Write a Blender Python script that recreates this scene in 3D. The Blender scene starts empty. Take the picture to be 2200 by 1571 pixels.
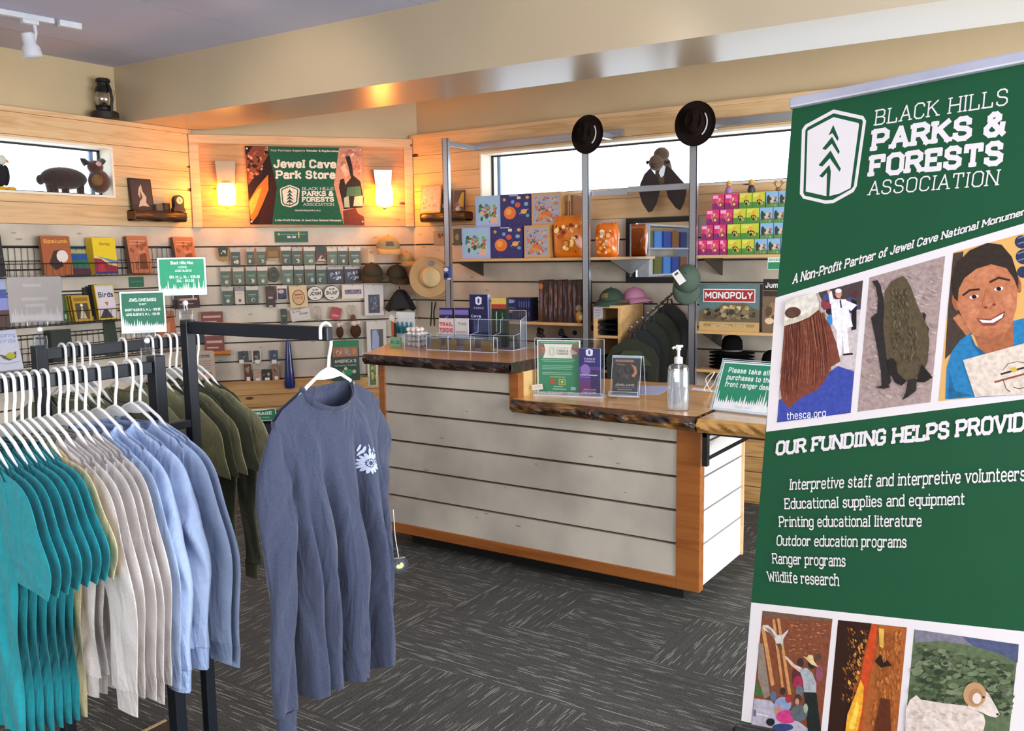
import bpy, bmesh, math, random
from mathutils import Matrix, Vector
from math import sin, cos, pi, sqrt, radians as RAD
SC = bpy.context.scene; COL = SC.collection
random.seed(7)

# ---------------------------------------------------------------- camera
FPX, CX, CY, EYE = 1929.33, 1100.0, 785.5, 1.6
PITCH, ROLL, YA, CWA = [RAD(a) for a in (6.83491703, -0.82149289, -56.669302, 74.13117115)]
def _rot():
    cp, sp, cr, sr = cos(PITCH), sin(PITCH), cos(ROLL), sin(ROLL)
    r0 = Matrix(((1, 0, 0), (0, -sp, -cp), (0, cp, -sp)))
    rr = Matrix(((cr, -sr, 0), (sr, cr, 0), (0, 0, 1)))
    xw = Vector((-sin(YA), -cos(YA), 0)); yw = Vector((-xw.y, xw.x, 0))
    w = Matrix((xw, yw, (0, 0, 1)))
    return rr @ r0 @ w.transposed()
RC = _rot()                                   # rows: right, down, forward
cam = bpy.data.cameras.new('camera'); co = bpy.data.objects.new('camera', cam); COL.objects.link(co)
cam.sensor_width = 36.0; cam.lens = FPX / 2200 * 36.0; cam.clip_start = .05
co.matrix_world = Matrix(((RC[0][0], -RC[1][0], -RC[2][0], 0), (RC[0][1], -RC[1][1], -RC[2][1], 0),
                          (RC[0][2], -RC[1][2], -RC[2][2], EYE), (0, 0, 0, 1)))
SC.camera = co
# ---------------------------------------------------------------- light and exposure
SC.view_settings.view_transform = 'Standard'; SC.view_settings.look = 'None'
SC.view_settings.gamma = 1; SC.view_settings.exposure = -0.5; SC.view_settings.use_curve_mapping = False
wd = bpy.data.worlds.new('sky'); SC.world = wd; wd.use_nodes = True
wd.node_tree.nodes['Background'].inputs[0].default_value = (.88, .94, 1, 1)
wd.node_tree.nodes['Background'].inputs[1].default_value = 6.0
try:
    SC.cycles.max_bounces = 8; SC.cycles.diffuse_bounces = 4; SC.cycles.glossy_bounces = 3
    SC.cycles.transparent_max_bounces = 24; SC.cycles.transmission_bounces = 4
    SC.cycles.caustics_reflective = False; SC.cycles.caustics_refractive = False
    SC.cycles.sample_clamp_indirect = 4.0; SC.cycles.use_denoising = True
except Exception: pass
def lamp(name, typ, loc, look, energy, col, size=None, size_y=None, spot=None, blend=.5, radius=None):
    l = bpy.data.lights.new(name, typ); o = bpy.data.objects.new(name, l); COL.objects.link(o)
    o.location = loc; d = Vector(look) - Vector(loc); o.rotation_euler = d.to_track_quat('-Z', 'Y').to_euler()
    l.energy = energy; l.color = col
    if typ == 'AREA':
        l.shape = 'RECTANGLE'; l.size = size; l.size_y = size_y
    if typ == 'SPOT': l.spot_size = RAD(spot); l.spot_blend = blend
    if radius is not None: l.shadow_soft_size = radius
    return o
# daylight through the big shop-front windows on the right and behind the camera, plus an added ceiling fill
lamp('daylight_right', 'AREA', (3.05, 2.4, 1.5), (-6, 2.4, 1.0), 430, (.88, .94, 1), 4.8, 2.2)
lamp('ceiling_fill_right', 'AREA', (3.0, 2.4, .7), (-3, 2.6, 3.6), 95, (.93, .95, 1), 4.8, .8)  # added upward fill that brightens the ceiling
lamp('daylight_back', 'AREA', (-.6, -2.85, 1.7), (-1.0, 6, 1.2), 50, (1, .97, .93), 5.0, 2.0)
# ceiling track spots between the camera and the beam
for sx, sy, tx, ty, tz, e in ((-2.2, 2.9, -2.6, 6.0, 1.9, 18), (-4.0, 2.9, -4.6, 6.0, 1.7, 36), (-4.4, 1.6, -6.1, 2.9, 1.5, 50), (-3.2, 2.2, -5.6, 5.2, 1.3, 40), (-1.2, 1.2, -2.4, 3.7, .6, 50)):
    lamp('track_spot', 'SPOT', (sx, sy, 2.93), (tx, ty, tz), e, (1, .86, .68), spot=75, blend=.8, radius=.06)
# ---------------------------------------------------------------- pixel rays onto real planes
def ray(px, py): return RC.transposed() @ Vector(((px - CX) / FPX, (py - CY) / FPX, 1))
EYEV = Vector((0, 0, EYE))
def hit(px, py, p, n):
    d = ray(px, py); n = Vector(n); t = (Vector(p) - EYEV).dot(n) / d.dot(n); return EYEV + d * t
def onz(px, py, z): return hit(px, py, (0, 0, z), (0, 0, 1))
def onx(px, py, x): return hit(px, py, (x, 0, 0), (1, 0, 0))
def ony(px, py, y): return hit(px, py, (0, y, 0), (0, 1, 0))
XL, YR = -6.096, 6.015
TC = CWA - YA                                  # direction of the centre wall
_a = Vector((-sin(YA), -cos(YA), 0)); _b = Vector((-_a.y, _a.x, 0)); _d = Vector((sin(CWA), cos(CWA), 0))
DCW = Vector((_d.dot(_a), _d.dot(_b), 0)); NCW = Vector((DCW.y, -DCW.x, 0))
_r = ray(650, 490); PCW = EYEV + _r * (7.4 / (Vector(RC[2]).dot(_r)))
RZC, RZL, RZR = math.atan2(DCW.y, DCW.x), pi / 2, 0.0
CL = Vector((XL, PCW.y + DCW.y * (XL - PCW.x) / DCW.x, 0)); CR = Vector((PCW.x + DCW.x * (YR - PCW.y) / DCW.y, YR, 0))

# ---------------------------------------------------------------- materials
def lin(c): return c / 12.92 if c <= .04045 else ((c + .055) / 1.055) ** 2.4
def hx(h):
    h = h.lstrip('#'); return tuple(lin(int(h[i:i + 2], 16) / 255) for i in (0, 2, 4)) + (1,)
_M = {}
def N(nt, t, **k):
    n = nt.nodes.new(t)
    for a, v in k.items():
        if a.startswith('i_'):
            key = a[2:]; n.inputs[int(key) if key.isdigit() else key.replace('_', ' ')].default_value = v
        else: setattr(n, a, v)
    return n
def newmat(name):
    m = bpy.data.materials.new(name); m.use_nodes = True; nt = m.node_tree
    return m, nt, nt.nodes['Principled BSDF']
def M(name, col, rough=.6, metal=0, var=.12, scale=6, bump=0, bscale=120, coat=0, emit=None, estr=0, stretch=(1, 1, 1), spec=.5, sheen=0, alpha=1, wr=0):
    if name in _M: return _M[name]
    m, nt, b = newmat(name); c = hx(col) if isinstance(col, str) else col
    tc = N(nt, 'ShaderNodeTexCoord'); mp = N(nt, 'ShaderNodeMapping'); mp.inputs['Scale'].default_value = stretch
    nt.links.new(tc.outputs['Object'], mp.inputs[0])
    no = N(nt, 'ShaderNodeTexNoise', i_Scale=scale, i_Detail=4.0); nt.links.new(mp.outputs[0], no.inputs['Vector'])
    r = N(nt, 'ShaderNodeValToRGB'); e = r.color_ramp.elements
    e[0].position = .3; e[1].position = .7
    e[0].color = tuple(x * (1 - var) for x in c[:3]) + (1,); e[1].color = tuple(min(1, x * (1 + var)) for x in c[:3]) + (1,)
    nt.links.new(no.outputs[0], r.inputs[0]); nt.links.new(r.outputs[0], b.inputs['Base Color'])
    b.inputs['Roughness'].default_value = rough; b.inputs['Metallic'].default_value = metal
    b.inputs['Coat Weight'].default_value = coat; b.inputs['Specular IOR Level'].default_value = spec
    if sheen: b.inputs['Sheen Weight'].default_value = sheen
    if emit: b.inputs['Emission Color'].default_value = hx(emit); b.inputs['Emission Strength'].default_value = estr
    if bump:
        n2 = N(nt, 'ShaderNodeTexNoise', i_Scale=bscale, i_Detail=3.0); nt.links.new(mp.outputs[0], n2.inputs['Vector'])
        bp = N(nt, 'ShaderNodeBump', i_Strength=bump, i_Distance=.01); nt.links.new(n2.outputs[0], bp.inputs['Height']); nt.links.new(bp.outputs[0], b.inputs['Normal'])
        if wr:                                  # soft creases in cloth
            m3 = N(nt, 'ShaderNodeMapping'); m3.inputs['Scale'].default_value = (11, 11, 4.5); m3.inputs['Rotation'].default_value = (0, .35, 0); nt.links.new(tc.outputs['Object'], m3.inputs[0])
            n4 = N(nt, 'ShaderNodeTexNoise', i_Scale=1.0, i_Detail=3.0, i_Distortion=.8); nt.links.new(m3.outputs[0], n4.inputs['Vector'])
            b2 = N(nt, 'ShaderNodeBump', i_Strength=wr, i_Distance=.05); nt.links.new(n4.outputs[0], b2.inputs['Height']); nt.links.new(b2.outputs[0], bp.inputs['Normal'])
    if alpha < 1: b.inputs['Alpha'].default_value = alpha
    _M[name] = m; return m
def C(h, rough=.45):                           # printed paper or card of one ink
    return M('print_' + h.lstrip('#').lower() + ('' if rough == .45 else '_%d' % int(rough * 100)), h, rough, var=.04, scale=30)
def clearmat(name, tint='#eef6ff', op=.12, rough=.05):   # thin clear acrylic or window glass
    if name in _M: return _M[name]
    m, nt, b = newmat(name)
    out = nt.nodes['Material Output']; tr = N(nt, 'ShaderNodeBsdfTransparent'); tr.inputs[0].default_value = hx(tint)
    gl = N(nt, 'ShaderNodeBsdfGlossy', i_Roughness=rough)
    lw = N(nt, 'ShaderNodeLayerWeight', i_Blend=.35); mx = N(nt, 'ShaderNodeMixShader')
    ma = N(nt, 'ShaderNodeMath', operation='MULTIPLY_ADD'); ma.inputs[1].default_value = .45; ma.inputs[2].default_value = op
    nt.links.new(lw.outputs['Facing'], ma.inputs[0]); nt.links.new(ma.outputs[0], mx.inputs[0])
    nt.links.new(tr.outputs[0], mx.inputs[1]); nt.links.new(gl.outputs[0], mx.inputs[2]); nt.links.new(mx.outputs[0], out.inputs[0])
    nt.nodes.remove(b); _M[name] = m; return m
def pine(name, c1, c2, rough=.45, board=.1563, knots=True, coat=0, seed=0.0, grain=(1, 1, 1)):
    if name in _M: return _M[name]
    m, nt, b = newmat(name); L = nt.links.new
    tc = N(nt, 'ShaderNodeTexCoord'); sx = N(nt, 'ShaderNodeSeparateXYZ'); L(tc.outputs['Object'], sx.inputs[0])
    fl = N(nt, 'ShaderNodeMath', operation='MULTIPLY_ADD', i_1=1 / board, i_2=seed); L(sx.outputs['Z'], fl.inputs[0])
    f2 = N(nt, 'ShaderNodeMath', operation='FLOOR'); L(fl.outputs[0], f2.inputs[0])
    wn = N(nt, 'ShaderNodeTexWhiteNoise', noise_dimensions='1D'); L(f2.outputs[0], wn.inputs['W'])
    add = N(nt, 'ShaderNodeVectorMath', operation='ADD'); L(tc.outputs['Object'], add.inputs[0]); L(wn.outputs['Color'], add.inputs[1])
    mp = N(nt, 'ShaderNodeMapping'); mp.inputs['Scale'].default_value = (1.1 * grain[0], 9 * grain[1], 14 * grain[2]); L(add.outputs[0], mp.inputs[0])
    no = N(nt, 'ShaderNodeTexNoise', i_Scale=1.6, i_Detail=5.0, i_Distortion=1.4); L(mp.outputs[0], no.inputs['Vector'])
    r = N(nt, 'ShaderNodeValToRGB'); e = r.color_ramp.elements
    e[0].position = .25; e[0].color = hx(c2); e[1].position = .55; e[1].color = hx(c1); L(no.outputs[0], r.inputs[0])
    mx = N(nt, 'ShaderNodeMix', data_type='RGBA', blend_type='MULTIPLY'); mx.inputs[0].default_value = .35
    bw = N(nt, 'ShaderNodeValToRGB'); bw.color_ramp.elements[0].color = (.72, .66, .6, 1); bw.color_ramp.elements[1].color = (1, 1, 1, 1)
    L(wn.outputs['Value'], bw.inputs[0]); L(r.outputs[0], mx.inputs[6]); L(bw.outputs[0], mx.inputs[7])
    last = mx.outputs[2]
    if knots:
        m2 = N(nt, 'ShaderNodeMapping'); m2.inputs['Scale'].default_value = (2.6, 2.6, 6.5); L(add.outputs[0], m2.inputs[0])
        vo = N(nt, 'ShaderNodeTexVoronoi', i_Scale=1.0, i_Randomness=1.0); L(m2.outputs[0], vo.inputs['Vector'])
        kr = N(nt, 'ShaderNodeValToRGB'); k = kr.color_ramp.elements
        k[0].position = .07; k[0].color = (1, 1, 1, 1); k[1].position = .11; k[1].color = (0, 0, 0, 1); L(vo.outputs['Distance'], kr.inputs[0])
        mk = N(nt, 'ShaderNodeMix', data_type='RGBA'); mk.inputs[7].default_value = hx('#4a2410'); L(kr.outputs[0], mk.inputs[0]); L(last, mk.inputs[6]); last = mk.outputs[2]
    L(last, b.inputs['Base Color']); b.inputs['Roughness'].default_value = rough; b.inputs['Coat Weight'].default_value = coat
    b.inputs['Coat Roughness'].default_value = .08
    bp = N(nt, 'ShaderNodeBump', i_Strength=.12, i_Distance=.01); L(no.outputs[0], bp.inputs['Height']); L(bp.outputs[0], b.inputs['Normal'])
    _M[name] = m; return m
def concrete(name, c):
    if name in _M: return _M[name]
    m, nt, b = newmat(name); L = nt.links.new; tc = N(nt, 'ShaderNodeTexCoord')
    n1 = N(nt, 'ShaderNodeTexNoise', i_Scale=2.2, i_Detail=7.0); L(tc.outputs['Object'], n1.inputs['Vector'])
    r = N(nt, 'ShaderNodeValToRGB'); e = r.color_ramp.elements; cc = hx(c)
    e[0].position = .33; e[0].color = tuple(x * .72 for x in cc[:3]) + (1,); e[1].position = .66; e[1].color = tuple(min(1, x * 1.18) for x in cc[:3]) + (1,)
    L(n1.outputs[0], r.inputs[0])
    mp = N(nt, 'ShaderNodeMapping'); mp.inputs['Scale'].default_value = (6, 6, 20); L(tc.outputs['Object'], mp.inputs[0])
    vo = N(nt, 'ShaderNodeTexVoronoi', i_Scale=1.0); L(mp.outputs[0], vo.inputs['Vector'])
    n3 = N(nt, 'ShaderNodeTexNoise', i_Scale=3.0); L(tc.outputs['Object'], n3.inputs['Vector'])
    th = N(nt, 'ShaderNodeMath', operation='MULTIPLY_ADD', i_1=.34, i_2=-.08); L(n3.outputs[0], th.inputs[0])
    lt = N(nt, 'ShaderNodeMath', operation='LESS_THAN'); L(vo.outputs['Distance'], lt.inputs[0]); L(th.outputs[0], lt.inputs[1])
    mk = N(nt, 'ShaderNodeMix', data_type='RGBA'); mk.inputs[7].default_value = tuple(x * .45 for x in cc[:3]) + (1,)
    m5 = N(nt, 'ShaderNodeMath', operation='MULTIPLY', i_1=.75); L(lt.outputs[0], m5.inputs[0]); L(m5.outputs[0], mk.inputs[0]); L(r.outputs[0], mk.inputs[6])
    L(mk.outputs[2], b.inputs['Base Color']); b.inputs['Roughness'].default_value = .7
    bp = N(nt, 'ShaderNodeBump', i_Strength=.25, i_Distance=.004); L(n1.outputs[0], bp.inputs['Height']); L(bp.outputs[0], b.inputs['Normal'])
    _M[name] = m; return m
def carpet(name, axis):
    m, nt, b = newmat(name); L = nt.links.new; tc = N(nt, 'ShaderNodeTexCoord'); sx = N(nt, 'ShaderNodeSeparateXYZ'); L(tc.outputs['Object'], sx.inputs[0])
    al, ac = ('X', 'Y') if axis == 'x' else ('Y', 'X')
    row = N(nt, 'ShaderNodeMath', operation='MULTIPLY', i_1=125.0); L(sx.outputs[ac], row.inputs[0])
    fl = N(nt, 'ShaderNodeMath', operation='FLOOR'); L(row.outputs[0], fl.inputs[0]); fr = N(nt, 'ShaderNodeMath', operation='FRACT'); L(row.outputs[0], fr.inputs[0])
    av = N(nt, 'ShaderNodeMath', operation='MULTIPLY', i_1=7.0); L(sx.outputs[al], av.inputs[0]); rv = N(nt, 'ShaderNodeMath', operation='MULTIPLY', i_1=7.31); L(fl.outputs[0], rv.inputs[0])
    cb = N(nt, 'ShaderNodeCombineXYZ'); L(av.outputs[0], cb.inputs[0]); L(rv.outputs[0], cb.inputs[1])
    n1 = N(nt, 'ShaderNodeTexNoise', noise_dimensions='2D', i_Scale=1.0, i_Detail=1.0); L(cb.outputs[0], n1.inputs['Vector'])
    mk = N(nt, 'ShaderNodeMapRange', i_1=.58, i_2=.70); mk.clamp = True; L(n1.outputs[0], mk.inputs[0])
    ln = N(nt, 'ShaderNodeMath', operation='LESS_THAN', i_1=.38); L(fr.outputs[0], ln.inputs[0]); mm = N(nt, 'ShaderNodeMath', operation='MULTIPLY'); L(mk.outputs[0], mm.inputs[0]); L(ln.outputs[0], mm.inputs[1])
    n2 = N(nt, 'ShaderNodeTexNoise', i_Scale=210.0, i_Detail=3.0); L(tc.outputs['Object'], n2.inputs['Vector'])
    r = N(nt, 'ShaderNodeValToRGB'); e = r.color_ramp.elements; e[0].position = .3; e[0].color = hx('#31302e'); e[1].position = .72; e[1].color = hx('#67655f'); L(n2.outputs[0], r.inputs[0])
    rw = N(nt, 'ShaderNodeTexWhiteNoise', noise_dimensions='1D'); L(fl.outputs[0], rw.inputs['W']); br = N(nt, 'ShaderNodeMath', operation='MULTIPLY_ADD', i_1=.3, i_2=.82); L(rw.outputs['Value'], br.inputs[0])
    sc = N(nt, 'ShaderNodeVectorMath', operation='SCALE'); L(r.outputs[0], sc.inputs[0]); L(br.outputs[0], sc.inputs['Scale'])
    mx = N(nt, 'ShaderNodeMix', data_type='RGBA'); mx.inputs[7].default_value = hx('#a9a69b'); L(mm.outputs[0], mx.inputs[0]); L(sc.outputs[0], mx.inputs[6])
    L(mx.outputs[2], b.inputs['Base Color']); b.inputs['Roughness'].default_value = .95; b.inputs['Specular IOR Level'].default_value = .15
    bp = N(nt, 'ShaderNodeBump', i_Strength=.4, i_Distance=.003); L(n2.outputs[0], bp.inputs['Height']); L(bp.outputs[0], b.inputs['Normal'])
    return m

# ---------------------------------------------------------------- mesh builder
class MB:
    def __init__(s): s.v = []; s.f = []; s.m = []; s.s = []; s.mats = []; s.X = None
    def mi(s, m):
        if isinstance(m, str): m = C(m)
        if m not in s.mats: s.mats.append(m)
        return s.mats.index(m)
    def add(s, vs, fs, m, smooth=False):
        k = len(s.v); i = s.mi(m)
        for p in vs:
            p = Vector(p)
            s.v.append(tuple(s.X @ p) if s.X else tuple(p))
        for f in fs: s.f.append([a + k for a in f]); s.m.append(i); s.s.append(smooth)
        return s
    def box(s, x0, y0, z0, x1, y1, z1, m, bev=0):
        if bev:
            bm = bmesh.new(); bmesh.ops.create_cube(bm, size=1)
            for v in bm.verts: v.co = Vector(((x0 + x1) / 2 + v.co.x * (x1 - x0), (y0 + y1) / 2 + v.co.y * (y1 - y0), (z0 + z1) / 2 + v.co.z * (z1 - z0)))
            bmesh.ops.bevel(bm, geom=bm.edges[:], offset=bev, segments=2, affect='EDGES', profile=.6)
            bm.verts.index_update(); s.add([v.co.copy() for v in bm.verts], [[v.index for v in f.verts] for f in bm.faces], m); bm.free(); return s
        vs = [(x, y, z) for x in (x0, x1) for y in (y0, y1) for z in (z0, z1)]
        return s.add(vs, [(0, 1, 3, 2), (4, 6, 7, 5), (0, 4, 5, 1), (2, 3, 7, 6), (0, 2, 6, 4), (1, 5, 7, 3)], m)
    def tube(s, pts, r, m, n=8, closed=False, sec=None):
        P = [Vector(p) for p in pts]; L = len(P)
        if not isinstance(r, (list, tuple)): r = [r] * L
        if sec is None: sec = [(cos(2 * pi * i / n), sin(2 * pi * i / n)) for i in range(n)]
        n = len(sec); vs = []; up = None
        for i in range(L):
            t = (P[(i + 1) % L] - P[i - 1]) if closed or 0 < i < L - 1 else (P[1] - P[0] if i == 0 else P[-1] - P[-2])
            t.normalize()
            if up is None:
                up = Vector((0, 0, 1)) if abs(t.z) < .9 else Vector((1, 0, 0))
            u = up - t * up.dot(t)
            if u.length < 1e-5: u = t.orthogonal()
            u.normalize(); w = t.cross(u); up = u
            for a, b in sec: vs.append(P[i] + (w * a + u * b) * r[i])
        fs = []
        for i in range(L if closed else L - 1):
            j = (i + 1) % L
            for k in range(n): fs.append((i * n + k, i * n + (k + 1) % n, j * n + (k + 1) % n, j * n + k))
        if not closed: fs += [tuple(range(n))[::-1], tuple((L - 1) * n + k for k in range(n))]
        return s.add(vs, fs, m, len(sec) > 5)
    def lathe(s, prof, m, n=24, c=(0, 0, 0), sx=1, sy=1, smooth=True):
        vs = []; fs = []
        for r, z in prof:
            for i in range(n): a = 2 * pi * i / n; vs.append((c[0] + r * cos(a) * sx, c[1] + r * sin(a) * sy, c[2] + z))
        for j in range(len(prof) - 1):
            for i in range(n): k = (i + 1) % n; fs.append((j * n + i, j * n + k, (j + 1) * n + k, (j + 1) * n + i))
        if prof[0][0] > 1e-6: fs.append(tuple(range(n))[::-1])
        if prof[-1][0] > 1e-6: fs.append(tuple((len(prof) - 1) * n + i for i in range(n)))
        return s.add(vs, fs, m, smooth)
    def ball(s, c, r, m, n=16, k=10):
        if not isinstance(r, (list, tuple)): r = (r, r, r)
        vs = []; fs = []
        for j in range(k + 1):
            b = -pi / 2 + pi * j / k
            for i in range(n): a = 2 * pi * i / n; vs.append((c[0] + r[0] * cos(b) * cos(a), c[1] + r[1] * cos(b) * sin(a), c[2] + r[2] * sin(b)))
        for j in range(k):
            for i in range(n): q = (i + 1) % n; fs.append((j * n + i, j * n + q, (j + 1) * n + q, (j + 1) * n + i))
        return s.add(vs, fs, m, True)
    def grid(s, fn, nu, nv, m, smooth=True, wrap=False):
        vs = [fn(i / (nu if wrap else nu - 1), j / (nv - 1)) for j in range(nv) for i in range(nu)]
        fs = []
        for j in range(nv - 1):
            for i in range(nu if wrap else nu - 1):
                q = (i + 1) % nu; fs.append((j * nu + i, j * nu + q, (j + 1) * nu + q, (j + 1) * nu + i))
        return s.add(vs, fs, m, smooth)
    def poly(s, pts, m, y=0.0):                # flat shape in the local xz plane, facing -y
        a = sum(pts[i - 1][0] * pts[i][1] - pts[i][0] * pts[i - 1][1] for i in range(len(pts)))
        if a < 0: pts = pts[::-1]
        return s.add([(x, y, z) for x, z in pts], [tuple(range(len(pts)))], m)
    def prism(s, pts, y0, y1, m, smooth=False):
        n = len(pts); a = sum(pts[i - 1][0] * pts[i][1] - pts[i][0] * pts[i - 1][1] for i in range(n))
        if a < 0: pts = pts[::-1]
        vs = [(x, y0, z) for x, z in pts] + [(x, y1, z) for x, z in pts]
        fs = [tuple(range(n)), tuple(range(n, 2 * n))[::-1]]
        s.add(vs, fs, m)
        return s.add(vs, [(i, n + i, n + (i + 1) % n, (i + 1) % n) for i in range(n)], m, smooth)
    def obj(s, name, parent=None, loc=(0, 0, 0), rz=0, sharp=40):
        me = bpy.data.meshes.new(name); me.from_pydata(s.v, [], s.f)
        for m in s.mats: me.materials.append(m)
        me.polygons.foreach_set('material_index', s.m); me.polygons.foreach_set('use_smooth', s.s)
        me.validate(); me.update()
        if any(s.s): me.set_sharp_from_angle(angle=RAD(sharp))
        o = bpy.data.objects.new(name, me); COL.objects.link(o); o.location = loc; o.rotation_euler = (0, 0, rz)
        if parent: o.parent = parent
        return o
def ell(cx, cz, rx, rz, n=24, a0=0, a1=360, rot=0):
    o = []
    for i in range(n):
        a = RAD(a0 + (a1 - a0) * i / (n if a1 - a0 == 360 else n - 1)); x, z = rx * cos(a), rz * sin(a); c, d = cos(RAD(rot)), sin(RAD(rot))
        o.append((cx + x * c - z * d, cz + x * d + z * c))
    return o
def rrect(x0, z0, x1, z1, r, n=5):
    o = []
    for cx, cz, a in ((x1 - r, z1 - r, 0), (x0 + r, z1 - r, 90), (x0 + r, z0 + r, 180), (x1 - r, z0 + r, 270)):
        o += [(cx + r * cos(RAD(a + 90 * i / n)), cz + r * sin(RAD(a + 90 * i / n))) for i in range(n + 1)]
    return o
def T(name, label, cat, loc=(0, 0, 0), rz=0, group=None):
    o = bpy.data.objects.new(name, None); COL.objects.link(o); o.location = loc; o.rotation_euler = (0, 0, rz); o.empty_display_size = .05
    return tag(o, label, cat, group)
def tag(o, label, cat, group=None):
    o['label'] = label; o['category'] = cat
    if group: o['group'] = group
    return o
def struct(o): o['kind'] = 'structure'; return o
def lab(o, t): o['label'] = t; return o
def dup(root, loc, rz, label, group=None):
    r = root.copy(); COL.objects.link(r); r.location = loc; r.rotation_euler = (0, 0, rz); r['label'] = label
    if group: r['group'] = group
    for ch in list(root.children):
        c = ch.copy(); COL.objects.link(c); c.parent = r
        for g in list(ch.children):
            d = g.copy(); COL.objects.link(d); d.parent = c
    return r

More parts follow.
